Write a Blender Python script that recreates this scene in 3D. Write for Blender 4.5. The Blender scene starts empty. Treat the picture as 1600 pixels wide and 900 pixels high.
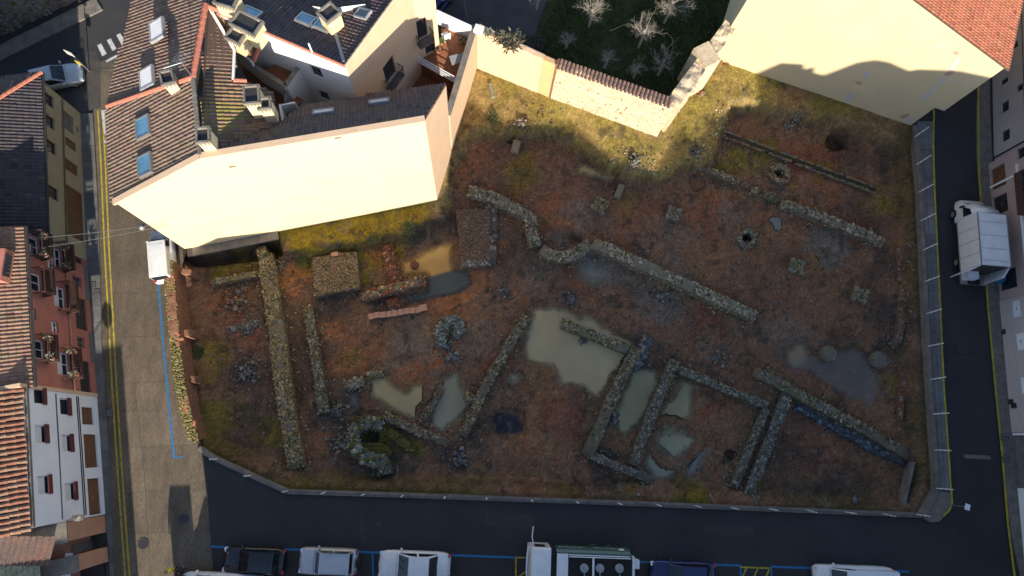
import bpy, bmesh, math, random
import numpy as np
from mathutils import Vector, Matrix
random.seed(7); rng = np.random.default_rng(7)
C = bpy.context.scene.collection
scene = bpy.context.scene

# ------------------------------------------------------------------ camera
CAM_H = 50.0                    # flying height above the street, metres
FOCAL = 1100.0                  # focal length in pixels of the 1600 px wide photograph
_dn = Vector((742 - 800, -(695 - 450), -FOCAL)).normalized()     # straight down, in camera axes
_Z = -_dn; _Y = (Vector((0, 1, 0)) - _Z * _Z.y).normalized(); _X = _Y.cross(_Z)
ROT = Matrix((_X, _Y, _Z))      # camera axes -> world axes
cam = bpy.data.cameras.new('camera'); camo = bpy.data.objects.new('camera', cam); C.objects.link(camo)
cam.sensor_width = 36; cam.lens = 36 * FOCAL / 1600; cam.clip_end = 5000; cam.clip_start = 0.5
camo.matrix_world = Matrix.Translation((0, 0, CAM_H)) @ ROT.to_4x4()
scene.camera = camo

# ------------------------------------------------------------------ sky, sun, exposure
SUN_EL = math.radians(21.0)
SUN_AZ = math.radians(170.0)    # clockwise from +Y: the sun stands in the south
w = bpy.data.worlds.new('World'); scene.world = w; w.use_nodes = True
nt = w.node_tree; bg = nt.nodes['Background']
sky = nt.nodes.new('ShaderNodeTexSky'); sky.sky_type = 'NISHITA'; sky.sun_disc = False
sky.sun_elevation = SUN_EL; sky.sun_rotation = SUN_AZ; sky.altitude = 800; sky.dust_density = 1.2
nt.links.new(sky.outputs[0], bg.inputs[0]); bg.inputs[1].default_value = 0.135
sun = bpy.data.lights.new('sun', 'SUN'); sun.energy = 5.0; sun.angle = math.radians(0.5); sun.color = (1, 0.89, 0.72)
suno = bpy.data.objects.new('sun', sun); C.objects.link(suno)
TO_SUN = Vector((math.sin(SUN_AZ) * math.cos(SUN_EL), math.cos(SUN_AZ) * math.cos(SUN_EL), math.sin(SUN_EL)))
suno.rotation_euler = TO_SUN.to_track_quat('Z', 'Y').to_euler(); suno.location = (0, -60, 40)
vs = scene.view_settings; vs.view_transform = 'Standard'; vs.look = 'None'; vs.gamma = 1.0; vs.use_curve_mapping = False
vs.exposure = 1.0
scene.render.engine = 'CYCLES'
scene.cycles.max_bounces = 6; scene.cycles.diffuse_bounces = 4

# ------------------------------------------------------------------ helpers
def site(u, v, z=0.0):
    """survey point: where the sight line of a photo pixel meets the level z (metres)"""
    d = ROT.transposed().inverted() if False else ROT @ Vector((u - 800, -(v - 450), -FOCAL))
    t = (z - CAM_H) / d.z
    return Vector((d.x * t, d.y * t, z))
def onwall(f, u, v):
    """survey point on a vertical wall standing over the ground line f = (a, b)"""
    a, b = f; n = Vector((-(b - a).y, (b - a).x, 0)).normalized()
    d = ROT @ Vector((u - 800, -(v - 450), -FOCAL)); o = Vector((0, 0, CAM_H))
    t = (a - o).dot(n) / d.dot(n)
    return o + d * t
def onplane(p0, n, u, v):
    d = ROT @ Vector((u - 800, -(v - 450), -FOCAL)); o = Vector((0, 0, CAM_H))
    return o + d * ((p0 - o).dot(n) / d.dot(n))

ORG = {}
def thing(name, label, cat, loc=(0, 0, 0), group=None, rz=0.0):
    o = bpy.data.objects.new(name, None); C.objects.link(o); o.location = loc; o.rotation_euler = (0, 0, rz)
    o.empty_display_size = 0.2
    o['label'] = label; o['category'] = cat; o['kind'] = 'thing'
    if group: o['group'] = group
    ORG[o] = Vector(loc)
    return o
def tag(o, label, cat, group=None):
    o['label'] = label; o['category'] = cat; o['kind'] = 'thing'
    if group: o['group'] = group
    return o

class MB:
    """gathers faces for ONE mesh; coordinates are world, or local when the parent is built locally"""
    def __init__(s): s.v = []; s.f = []; s.m = []; s.c = []
    def add(s, vs_, fs, m=0, col=None):
        k = len(s.v); s.v += [tuple(p) for p in vs_]; s.f += [tuple(i + k for i in f) for f in fs]; s.m += [m] * len(fs)
        s.c += [col or (1, 1, 1)] * len(vs_)
        return s
    def box(s, c, size, rz=0.0, m=0, col=None, ry=0.0):
        c = Vector(c); R = Matrix.Rotation(rz, 3, 'Z') @ Matrix.Rotation(ry, 3, 'Y'); h = Vector(size) / 2
        P = [c + R @ Vector((sx * h.x, sy * h.y, sz * h.z)) for sz in (-1, 1) for sx, sy in ((-1, -1), (1, -1), (1, 1), (-1, 1))]
        return s.add(P, [(3, 2, 1, 0), (4, 5, 6, 7), (0, 1, 5, 4), (1, 2, 6, 5), (2, 3, 7, 6), (3, 0, 4, 7)], m, col)
    def beam(s, a, b, w_, h_, m=0, col=None, up=Vector((0, 0, 1))):
        a = Vector(a); b = Vector(b); d = (b - a).normalized(); sd = d.cross(up)
        sd = sd.normalized() if sd.length > 1e-4 else Vector((1, 0, 0)); u = sd.cross(d)
        P = [p + sd * x * w_ / 2 + u * y * h_ / 2 for p in (a, b) for x, y in ((-1, -1), (1, -1), (1, 1), (-1, 1))]
        return s.add(P, [(3, 2, 1, 0), (4, 5, 6, 7), (0, 1, 5, 4), (1, 2, 6, 5), (2, 3, 7, 6), (3, 0, 4, 7)], m, col)
    def prism(s, poly, z0, z1, m=0, col=None):
        """poly: xy (or xyz: then the top follows each point's own z when z1 is None)"""
        n = len(poly); ar = sum(poly[i][0] * poly[(i + 1) % n][1] - poly[(i + 1) % n][0] * poly[i][1] for i in range(n))
        if ar < 0: poly = poly[::-1]
        B = [Vector((p[0], p[1], z0)) for p in poly]; T = [Vector((p[0], p[1], p[2] if z1 is None else z1)) for p in poly]
        return s.add(B + T, [tuple(range(n - 1, -1, -1)), tuple(range(n, 2 * n))] + [(i, (i + 1) % n, n + (i + 1) % n, n + i) for i in range(n)], m, col)
    def quad(s, *P, m=0, col=None): return s.add(P, [tuple(range(len(P)))], m, col)
    def slab(s, P, t, m=0, col=None):
        """polygon P given thickness t along its own normal (downwards)"""
        P = [Vector(p) for p in P]; n = (P[1] - P[0]).cross(P[2] - P[0]).normalized()
        if n.z < 0: P = P[::-1]; n = -n
        k = len(P); Q = [p - n * t for p in P]
        return s.add(P + Q, [tuple(range(k)), tuple(range(2 * k - 1, k - 1, -1))] + [(i, k + i, k + (i + 1) % k, (i + 1) % k) for i in range(k)], m, col)
    def tube(s, pts, r, n=6, m=0, col=None, cap=True):
        pts = [Vector(p) for p in pts]; rs = r if isinstance(r, (list, tuple)) else [r] * len(pts); V = []; F = []
        for i, p in enumerate(pts):
            d = (pts[min(i + 1, len(pts) - 1)] - pts[max(i - 1, 0)]).normalized()
            a = d.orthogonal().normalized(); b = d.cross(a)
            V += [p + (a * math.cos(2 * math.pi * k / n) + b * math.sin(2 * math.pi * k / n)) * rs[i] for k in range(n)]
        for i in range(len(pts) - 1):
            F += [(i * n + k, i * n + (k + 1) % n, (i + 1) * n + (k + 1) % n, (i + 1) * n + k) for k in range(n)]
        if cap: F += [tuple(range(n - 1, -1, -1)), tuple(range((len(pts) - 1) * n, len(pts) * n))]
        return s.add(V, F, m, col)
    def lathe(s, c, prof, n=16, m=0, col=None):
        c = Vector(c); V = [c + Vector((r * math.cos(2 * math.pi * k / n), r * math.sin(2 * math.pi * k / n), z)) for r, z in prof for k in range(n)]
        F = [(i * n + k, i * n + (k + 1) % n, (i + 1) * n + (k + 1) % n, (i + 1) * n + k) for i in range(len(prof) - 1) for k in range(n)]
        F += [tuple(range(n - 1, -1, -1)), tuple(range((len(prof) - 1) * n, len(prof) * n))]
        return s.add(V, F, m, col)
    def build(s, name, mats, parent=None, smooth=False, kind=None, local=False, label=None, bevel=0):
        me = bpy.data.meshes.new(name); o0 = Vector((0, 0, 0))
        if parent is not None and not local: o0 = ORG.get(parent, o0)
        me.from_pydata([tuple(Vector(p) - o0) for p in s.v], [], s.f)
        mats = mats if isinstance(mats, (list, tuple)) else [mats]
        for mt in mats: me.materials.append(M[mt] if isinstance(mt, str) else mt)
        me.polygons.foreach_set('material_index', s.m)
        ca = me.color_attributes.new('tint', 'FLOAT_COLOR', 'POINT')
        ca.data.foreach_set('color', [x for c in s.c for x in (c[0], c[1], c[2], 1)])
        if smooth: me.shade_smooth()
        me.update()
        o = bpy.data.objects.new(name, me); C.objects.link(o)
        if parent is not None: o.parent = parent; ORG[o] = o0
        if kind: o['kind'] = kind
        if label: o['label'] = label
        if bevel:
            b = o.modifiers.new('bevel', 'BEVEL'); b.width = bevel; b.segments = 2; b.limit_method = 'ANGLE'
        return o

def np_mesh(name, V, F, mats, parent=None, kind=None, col=None, smooth=False, extra=None):
    """fast mesh from arrays; F is (n,3) or (n,4); V world coordinates"""
    o0 = ORG.get(parent, Vector((0, 0, 0))) if parent is not None else Vector((0, 0, 0))
    V = np.asarray(V, float) - np.array(o0); F = np.asarray(F, np.int32)
    me = bpy.data.meshes.new(name); k = F.shape[1]
    me.vertices.add(len(V)); me.vertices.foreach_set('co', V.ravel())
    me.loops.add(F.size); me.loops.foreach_set('vertex_index', F.ravel())
    me.polygons.add(len(F)); me.polygons.foreach_set('loop_start', np.arange(0, F.size, k, dtype=np.int32))
    try: me.polygons.foreach_set('loop_total', np.full(len(F), k, np.int32))
    except Exception: pass
    for mt in (mats if isinstance(mats, (list, tuple)) else [mats]): me.materials.append(mt)
    if col is not None:
        ca = me.color_attributes.new('tint', 'FLOAT_COLOR', 'POINT')
        ca.data.foreach_set('color', np.concatenate([col, np.ones((len(V), 1))], 1).ravel().astype(np.float32))
    if extra is not None:
        at = me.attributes.new('depth', 'FLOAT', 'POINT'); at.data.foreach_set('value', np.asarray(extra, np.float32))
    me.update(calc_edges=True); me.validate()
    if smooth: me.shade_smooth()
    o = bpy.data.objects.new(name, me); C.objects.link(o)
    if parent is not None: o.parent = parent; ORG[o] = o0
    if kind: o['kind'] = kind
    return o

def piece(name, me, parent, loc, rot=(0, 0, 0), scale=(1, 1, 1), label=None):
    """one more object sharing a mesh, as part of parent; loc is world"""
    o = bpy.data.objects.new(name, me); C.objects.link(o); o.parent = parent
    o.location = Vector(loc) - ORG.get(parent, Vector((0, 0, 0))); o.rotation_euler = rot; o.scale = scale
    if label: o['label'] = label
    return o

# smooth value noise on arrays
def vnoise(x, y, scale, seed):
    r = np.random.default_rng(seed).random((128, 128))
    fx = x / scale + 1000.37; fy = y / scale + 1000.71
    ix = np.floor(fx).astype(int); iy = np.floor(fy).astype(int); tx = fx - ix; ty = fy - iy
    tx = tx * tx * (3 - 2 * tx); ty = ty * ty * (3 - 2 * ty)
    g = lambda a, b: r[a % 128, b % 128]
    return (g(ix, iy) * (1 - tx) + g(ix + 1, iy) * tx) * (1 - ty) + (g(ix, iy + 1) * (1 - tx) + g(ix + 1, iy + 1) * tx) * ty
def fnoise(x, y, scale, seed, oct=4):
    return sum(vnoise(x, y, scale / 2 ** i, seed + i) * 0.5 ** i for i in range(oct)) / sum(0.5 ** i for i in range(oct))
def sdf(x, y, poly):
    """signed distance to a polygon, negative inside"""
    P = np.array([(p[0], p[1]) for p in poly]); d = np.full(x.shape, 1e9); ins = np.zeros(x.shape, bool)
    for i in range(len(P)):
        a = P[i]; b = P[(i + 1) % len(P)]; ex, ey = b - a; wx = x - a[0]; wy = y - a[1]
        t = np.clip((wx * ex + wy * ey) / (ex * ex + ey * ey + 1e-12), 0, 1)
        d = np.minimum(d, (wx - ex * t) ** 2 + (wy - ey * t) ** 2)
        cnd = (a[1] > y) != (b[1] > y)
        xi = a[0] + (y - a[1]) / (b[1] - a[1] + 1e-12) * ex
        ins ^= cnd & (x < xi)
    d = np.sqrt(d); return np.where(ins, -d, d)
def sstep(a, b, x):
    t = np.clip((x - a) / (b - a), 0, 1); return t * t * (3 - 2 * t)

# ------------------------------------------------------------------ materials
def mat(name, c1, c2=None, rough=0.85, scale=4.0, bump=0.3, bscale=None, tint=False, fine=None, spec=0.3, metal=0.0, dist=0.02, stretch=None, coat=0.0):
    """two-colour noise material with bump; tint multiplies by the mesh's own colour attribute"""
    m = bpy.data.materials.new(name); m.use_nodes = True; n = m.node_tree.nodes; l = m.node_tree.links
    b = n['Principled BSDF']; b.inputs['Roughness'].default_value = rough; b.inputs['Specular IOR Level'].default_value = spec
    b.inputs['Metallic'].default_value = metal; b.inputs['Coat Weight'].default_value = coat
    c2 = c2 or tuple(x * 0.7 for x in c1)
    tc = n.new('ShaderNodeTexCoord'); src = tc.outputs['Object']
    if stretch:
        mp = n.new('ShaderNodeMapping'); mp.inputs['Scale'].default_value = stretch[0]; mp.inputs['Rotation'].default_value = (0, 0, stretch[1]); l.new(src, mp.inputs[0]); src = mp.outputs[0]
    nz = n.new('ShaderNodeTexNoise'); nz.inputs['Scale'].default_value = scale; nz.inputs['Detail'].default_value = 8; nz.inputs['Roughness'].default_value = 0.65
    l.new(src, nz.inputs['Vector'])
    rp = n.new('ShaderNodeValToRGB'); rp.color_ramp.elements[0].position = 0.32; rp.color_ramp.elements[1].position = 0.68
    rp.color_ramp.elements[0].color = (*c2, 1); rp.color_ramp.elements[1].color = (*c1, 1); l.new(nz.outputs['Fac'], rp.inputs[0])
    out = rp.outputs[0]
    if fine:
        nf = n.new('ShaderNodeTexNoise'); nf.inputs['Scale'].default_value = fine[0]; nf.inputs['Detail'].default_value = 3; l.new(src, nf.inputs['Vector'])
        mr = n.new('ShaderNodeMapRange'); mr.inputs[1].default_value = 0.3; mr.inputs[2].default_value = 0.7; mr.inputs[3].default_value = 1 - fine[1]; mr.inputs[4].default_value = 1 + fine[1]; l.new(nf.outputs['Fac'], mr.inputs[0])
        mx = n.new('ShaderNodeMix'); mx.data_type = 'RGBA'; mx.blend_type = 'MULTIPLY'; mx.inputs[0].default_value = 1; l.new(out, mx.inputs[6]); l.new(mr.outputs[0], mx.inputs[7]); out = mx.outputs[2]
    if tint:
        at = n.new('ShaderNodeAttribute'); at.attribute_name = 'tint'
        mx = n.new('ShaderNodeMix'); mx.data_type = 'RGBA'; mx.blend_type = 'MULTIPLY'; mx.inputs[0].default_value = 1; l.new(out, mx.inputs[6]); l.new(at.outputs[0], mx.inputs[7]); out = mx.outputs[2]
    l.new(out, b.inputs['Base Color'])
    if bump:
        nb = n.new('ShaderNodeTexNoise'); nb.inputs['Scale'].default_value = bscale or scale * 5; nb.inputs['Detail'].default_value = 6; l.new(src, nb.inputs['Vector'])
        bp = n.new('ShaderNodeBump'); bp.inputs['Strength'].default_value = bump; bp.inputs['Distance'].default_value = dist; l.new(nb.outputs['Fac'], bp.inputs['Height']); l.new(bp.outputs[0], b.inputs['Normal'])
    return m
def glass(name, c, rough=0.08):
    m = mat(name, c, tuple(x * 0.6 for x in c), rough=rough, scale=0.8, bump=0, spec=0.6); return m

M = dict(
 earth=mat('earth', (1.15, 1.1, 1.05), (0.72, 0.72, 0.72), rough=0.95, scale=1.6, bump=0.9, bscale=14, tint=True, fine=(22, 0.42), spec=0.1, dist=0.05),
 stone=mat('stone', (1.2, 1.2, 1.15), (0.6, 0.62, 0.62), rough=0.95, scale=7, bump=0.6, bscale=30, tint=True, spec=0.15, fine=(40, .3)),
 ground=mat('ground', (0.10, 0.085, 0.07), (0.06, 0.055, 0.05), rough=0.95, scale=0.3, bump=0.3),
 asphalt=mat('asphalt', (0.044, 0.043, 0.046), (0.030, 0.030, 0.033), rough=0.9, scale=0.22, bump=0.3, bscale=60, fine=(22, 0.42), spec=0.25),
 asphalt_patch=mat('asphalt_patch', (0.052, 0.050, 0.052), (0.038, 0.037, 0.040), rough=0.95, scale=0.8, bump=0.3, bscale=60, fine=(20, .3)),
 asphalt_warm=mat('old_asphalt', (0.075, 0.068, 0.064), (0.05, 0.046, 0.045), rough=0.92, scale=0.6, bump=0.3, bscale=40, fine=(14, 0.3)),
 concrete_road=mat('street_concrete', (0.155, 0.124, 0.09), (0.085, 0.07, 0.054), rough=0.9, scale=0.9, bump=0.3, bscale=20, fine=(9, 0.25), stretch=((1.5, 0.45, 1), math.radians(-9)), tint=True),
 pavement=mat('pavement', (0.16, 0.16, 0.155), (0.10, 0.10, 0.10), rough=0.9, scale=1.1, bump=0.25, fine=(20, .2), tint=True),
 concrete=mat('concrete', (0.20, 0.18, 0.155), (0.11, 0.10, 0.09), rough=0.92, scale=1.5, bump=0.4, fine=(18, .2)),
 yellow=mat('yellow_paint', (0.50, 0.40, 0.02), (0.20, 0.17, 0.04), scale=3.5, bump=0.1, fine=(25, .3)),
 blue=mat('blue_paint', (0.03, 0.17, 0.38), (0.025, 0.11, 0.24), scale=5, bump=0.1, fine=(25, .25)),
 whitepaint=mat('white_paint', (0.60, 0.60, 0.58), (0.30, 0.30, 0.30), scale=4, bump=0.1, fine=(22, .2)),
 cream=mat('cream_render', (0.60, 0.50, 0.31), (0.54, 0.445, 0.275), rough=0.95, scale=0.5, bump=0.12, bscale=30, spec=.1),
 yellowwall=mat('yellow_render', (0.54, 0.45, 0.285), (0.49, 0.40, 0.25), rough=0.95, scale=0.45, bump=0.12, bscale=25, spec=.1),
 patch=mat('grey_patch', (0.46, 0.45, 0.43), (0.38, 0.37, 0.36), scale=3, bump=.2),
 patchred=mat('brick_patch', (0.42, 0.26, 0.20), (0.34, 0.22, 0.18), scale=5, bump=.3),
 peach=mat('peach_render', (0.60, 0.43, 0.29), (0.54, 0.38, 0.26), rough=0.95, scale=0.6, bump=0.15, bscale=30, spec=.1),
 white=mat('white_render', (0.80, 0.79, 0.76), (0.72, 0.71, 0.69), rough=0.92, scale=0.6, bump=0.1, spec=.1),
 bluewhite=mat('whitewash', (0.74, 0.75, 0.78), (0.66, 0.67, 0.70), rough=0.92, scale=0.7, bump=0.1, spec=.1),
 beige=mat('beige_render', (0.42, 0.34, 0.21), (0.36, 0.29, 0.18), rough=0.95, scale=0.8, bump=0.15, spec=.1),
 redbrick=mat('red_brick', (0.42, 0.165, 0.125), (0.34, 0.13, 0.10), rough=0.92, scale=1.2, bump=0.3, bscale=18, fine=(16, .25)),
 pinkbrick=mat('pink_brick', (0.46, 0.25, 0.17), (0.38, 0.20, 0.135), rough=0.92, scale=1.2, bump=0.3, bscale=18, fine=(16, .2)),
 mauve=mat('mauve_render', (0.46, 0.41, 0.40), (0.40, 0.36, 0.35), rough=0.95, scale=0.8, bump=0.1),
 pinkrender=mat('pink_render', (0.44, 0.34, 0.31), (0.38, 0.29, 0.27), rough=0.95, scale=0.8, bump=0.1),
 oldwall=mat('old_masonry', (0.60, 0.49, 0.34), (0.40, 0.31, 0.21), rough=0.95, scale=1.4, bump=0.7, bscale=9, fine=(12, .2), dist=.05),
 oldbrick=mat('old_brick', (0.25, 0.115, 0.07), (0.13, 0.075, 0.05), rough=0.95, scale=2.4, bump=0.6, bscale=12, fine=(14, .3), dist=.04),
 orangerender=mat('orange_render', (0.60, 0.36, 0.17), (0.52, 0.33, 0.18), rough=0.95, scale=1.2, bump=0.3),
 tile=mat('roof_tile', (1.06, 1.04, 1.0), (0.84, 0.84, 0.84), rough=0.85, scale=1.2, bump=0.25, tint=True, fine=(14, .25)),
 roofbase=mat('roof_underlay', (0.10, 0.07, 0.055), rough=0.95, scale=3, bump=.2),
 ridge=mat('ridge_tile', (0.48, 0.17, 0.11), (0.36, 0.13, 0.09), rough=0.85, scale=4, bump=.25, fine=(16, .2)),
 terracotta=mat('terracotta_floor', (0.30, 0.12, 0.055), (0.22, 0.09, 0.045), rough=0.8, scale=1.5, bump=.15, fine=(8, .2)),
 brown=mat('brown_door', (0.17, 0.085, 0.04), (0.13, 0.065, 0.03), rough=0.6, scale=2, bump=.15, stretch=((1, 1, 8), 0)),
 darkbrown=mat('dark_brown_paint', (0.085, 0.045, 0.035), (0.055, 0.032, 0.026), rough=0.6, scale=4, bump=.1),
 redshutter=mat('dark_red_shutter', (0.13, 0.035, 0.038), rough=0.6, scale=3, bump=.1),
 darkmetal=mat('dark_metal', (0.035, 0.033, 0.035), rough=0.5, scale=5, bump=.1, spec=.5),
 greymetal=mat('grey_metal', (0.38, 0.38, 0.38), (0.28, 0.28, 0.28), rough=0.45, scale=5, bump=.05, metal=.7),
 whitemetal=mat('white_metal', (0.74, 0.75, 0.77), (0.66, 0.67, 0.69), rough=0.45, scale=2, bump=.05, spec=.4),
 lead=mat('lead_flashing', (0.30, 0.30, 0.31), (0.2, 0.2, 0.21), rough=0.6, scale=4, bump=.3),
 pane=glass('window_glass', (0.03, 0.035, 0.045)),
 bluepane=glass('skylight_glass', (0.10, 0.26, 0.42), .12),
 blind=mat('white_blind', (0.62, 0.63, 0.64), (0.55, 0.56, 0.57), rough=.5, scale=2, bump=.05),
 grass=mat('garden_grass', (0.050, 0.066, 0.018), (0.030, 0.030, 0.017), rough=0.95, scale=0.55, bump=0.8, bscale=18, fine=(12, .5), spec=.1, dist=.06),
 bark=mat('pale_bark', (0.42, 0.37, 0.31), (0.28, 0.25, 0.21), rough=.9, scale=9, bump=.4),
 leaf=mat('leaf', (1.1, 1.1, 1.1), (0.7, 0.7, 0.7), rough=.7, scale=9, bump=.1, tint=True),
 black=mat('black_rubber', (0.02, 0.02, 0.02), rough=.85, scale=6, bump=.2),
 carglass=glass('car_glass', (0.012, 0.016, 0.022), .04),
 headlamp=mat('headlamp', (0.75, 0.75, 0.75), rough=.15, scale=4, bump=0, spec=.7),
 taillamp=mat('tail_lamp', (0.45, 0.02, 0.02), rough=.2, scale=4, bump=0, spec=.7),
 darkwood=mat('rusty_sheet', (0.11, 0.06, 0.045), (0.06, 0.05, 0.05), rough=.8, scale=1.2, bump=.3, fine=(9, .3)),
 mossysheet=mat('mossy_sheet', (0.20, 0.21, 0.16), (0.10, 0.12, 0.08), rough=.9, scale=2.5, bump=.4, fine=(9, .3)),
)
def paint(name, c, rough=.3, metal=0.0):
    return mat(name, c, tuple(x * .84 for x in c), rough=rough, scale=1.8, bump=0.02, fine=(14, .06), spec=.5, metal=metal, coat=.4)
def water_mat():
    m = bpy.data.materials.new('muddy_water'); m.use_nodes = True; n = m.node_tree.nodes; l = m.node_tree.links; b = n['Principled BSDF']
    b.inputs['Roughness'].default_value = 0.12; b.inputs['Specular IOR Level'].default_value = .5
    tc = n.new('ShaderNodeTexCoord'); nz = n.new('ShaderNodeTexNoise'); nz.inputs['Scale'].default_value = .35; nz.inputs['Detail'].default_value = 5; l.new(tc.outputs['Object'], nz.inputs['Vector'])
    at = n.new('ShaderNodeAttribute'); at.attribute_name = 'tint'
    mx = n.new('ShaderNodeMix'); mx.data_type = 'RGBA'; mx.blend_type = 'MULTIPLY'; mx.inputs[0].default_value = 1
    mr = n.new('ShaderNodeMapRange'); mr.inputs[1].default_value = .3; mr.inputs[2].default_value = .7; mr.inputs[3].default_value = .82; mr.inputs[4].default_value = 1.12
    l.new(nz.outputs['Fac'], mr.inputs[0]); l.new(at.outputs[0], mx.inputs[6]); l.new(mr.outputs[0], mx.inputs[7]); l.new(mx.outputs[2], b.inputs['Base Color'])
    dp = n.new('ShaderNodeAttribute'); dp.attribute_name = 'depth'      # silt clouds the water: the deeper, the less bed shows through
    l.new(dp.outputs['Fac'], b.inputs['Alpha'])
    return m
M['water'] = water_mat()

# ------------------------------------------------------------------ stones shared by all ruins
def stone_mesh(k, sub=1):
    bm = bmesh.new(); bmesh.ops.create_icosphere(bm, subdivisions=sub, radius=1.0); r = random.Random(k)
    ax = [Vector((r.gauss(0, 1), r.gauss(0, 1), r.gauss(0, 1))).normalized() for _ in range(5)]; of = [r.uniform(.55, .85) for _ in range(5)]
    for v in bm.verts:
        for a, o_ in zip(ax, of):                   # chop flat faces into the ball
            d = v.co.dot(a)
            if d > o_: v.co -= a * (d - o_)
        v.co *= r.uniform(.92, 1.08)
    me = bpy.data.meshes.new('stone'); bm.to_mesh(me); bm.free(); me.materials.append(M['stone']); return me
STONES = [stone_mesh(k, 2) for k in range(6)]
_low = []
for k in range(8):
    me = stone_mesh(50 + k, 1)
    V = np.empty(len(me.vertices) * 3); me.vertices.foreach_get('co', V)
    _low.append((V.reshape(-1, 3), np.array([p.vertices[:] for p in me.polygons]))); bpy.data.meshes.remove(me)
def stone_stuff(name, P, R, colr, parent=None, flat=0.6, kind='stuff'):
    """many small stones as one mesh: P centres (n,3), R radii (n,), colr (n,3)"""
    Vs = []; Fs = []; Cs = []; k = 0
    for i in range(len(P)):
        V, F = _low[rng.integers(8)]; a = rng.random() * 6.283; c, s_ = math.cos(a), math.sin(a); r = R[i]
        e = 0.75 + rng.random() * .5
        X = V * (r * e, r / e, r * flat); W = np.column_stack((X[:, 0] * c - X[:, 1] * s_, X[:, 0] * s_ + X[:, 1] * c, X[:, 2])) + P[i]
        Vs.append(W); Fs.append(F + k); k += len(V); Cs.append(np.repeat(colr[i][None], len(V), 0))
    return np_mesh(name, np.concatenate(Vs), np.concatenate(Fs), M['stone'], parent, kind, np.concatenate(Cs))
def stone_cols(n, base, var=.3, moss=0.0, red=0.0):
    c = np.array(base)[None] * (1 + (rng.random((n, 1)) - .5) * 2 * var) * (1 + (rng.random((n, 3)) - .5) * .18)
    mm = rng.random(n) < moss; c[mm] = np.array((.085, .075, .02)) * (0.7 + rng.random((mm.sum(), 1)) * .7)
    rr = rng.random(n) < red; c[rr] = np.array((.24, .085, .045)) * (0.7 + rng.random((rr.sum(), 1)) * .6)
    return c
STONE_TINT = []
for k, c in enumerate([(.20, .19, .165), (.15, .15, .145), (.22, .185, .14), (.12, .115, .105), (.21, .20, .19), (.17, .145, .11)]):
    ca = STONES[k].color_attributes.new('tint', 'FLOAT_COLOR', 'POINT'); ca.data.foreach_set('color', [*c, 1] * len(STONES[k].vertices))
# ================================================================== THE SETTING
def lv(pts, z=0.0): return [site(u, v, z) for u, v in pts]
WALL_S = [(312, 700), (330, 713), (400, 746), (450, 768), (700, 776), (1000, 787), (1220, 796), (1440, 805)]
WALL_E = [(1428, 197), (1437, 300), (1443, 440), (1449, 560), (1456, 670), (1463, 765), (1440, 805)]
FRONT = (site(289, 389), site(683, 312))               # foot of the long cream wall
COURT = (site(683, 312), site(745, 105))               # foot of the courtyard wall
RIGHTW = (site(1120, 92), site(1424, 195))             # foot of the big gable wall
PLOT = lv([(745, 105), (860, 152), (1027, 213), (1120, 92), (1424, 195)]) + lv(WALL_E[1:]) + lv(WALL_S[::-1][1:]) + lv([(272, 418), (289, 389), (683, 312)])

# one big sheet to the horizon with a hole where the dig lies lower
def ring_sheet(name, hole, R, z, m):
    bm = bmesh.new(); n = 48
    outer = [bm.verts.new((R * math.cos(2 * math.pi * k / n), R * math.sin(2 * math.pi * k / n), z)) for k in range(n)]
    inner = [bm.verts.new((p.x, p.y, z)) for p in hole]
    E = [bm.edges.new((L[i], L[(i + 1) % len(L)])) for L in (outer, inner) for i in range(len(L))]
    bmesh.ops.triangle_fill(bm, use_beauty=True, use_dissolve=False, edges=E)
    bmesh.ops.recalc_face_normals(bm, faces=bm.faces)
    if sum(f.normal.z for f in bm.faces) < 0: bmesh.ops.reverse_faces(bm, faces=bm.faces)
    me = bpy.data.meshes.new(name); bm.to_mesh(me); bm.free(); me.materials.append(m)
    o = bpy.data.objects.new(name, me); C.objects.link(o); o['kind'] = 'structure'; return o
ring_sheet('ground', PLOT, 1500, -0.03, M['ground'])

def sheet(name, pts, z, m, kind='structure', parent=None):
    b = MB(); P = [Vector((p[0], p[1], z)) for p in pts]; b.add(P, [tuple(range(len(P)))])
    me_f = b.f[0]; n = (P[1] - P[0]).cross(P[2] - P[1])
    ar = sum(P[i].x * P[(i + 1) % len(P)].y - P[(i + 1) % len(P)].x * P[i].y for i in range(len(P)))
    if ar < 0: b.f = [tuple(reversed(me_f))]
    return b.build(name, m, parent, kind=kind)
def strip(name, pts, wd, z, m, kind='structure'):
    P = [Vector((p[0], p[1], 0)) for p in pts]; L = []; Rr = []
    for i, p in enumerate(P):
        d = (P[min(i + 1, len(P) - 1)] - P[max(i - 1, 0)]).normalized(); nrm = Vector((-d.y, d.x, 0))
        L.append((p.x + nrm.x * wd / 2, p.y + nrm.y * wd / 2, z)); Rr.append((p.x - nrm.x * wd / 2, p.y - nrm.y * wd / 2, z))
    b = MB(); n = len(P); b.add(L + Rr, [(n + i, n + i + 1, i + 1, i) for i in range(n - 1)]); return b.build(name, m, kind=kind)

E_OUT = [(1432, 188), (1441, 300), (1447, 440), (1453, 560), (1460, 670), (1467, 765), (1441, 809)]
sheet('asphalt_road', lv([(1560, -60), (1597, 120), (1605, 480), (1640, 900)]) + [Vector((40, -14, 0)), Vector((-18, -14, 0))] + lv([(330, 900), (322, 780), (309, 701)]) + lv([(330, 716), (400, 749), (450, 771), (700, 779), (1000, 790), (1220, 799), (1440, 808)]) + lv(E_OUT[:-1][::-1]) + lv([(1425, 100), (1425, -60)]), 0.0, M['asphalt'])
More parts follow.
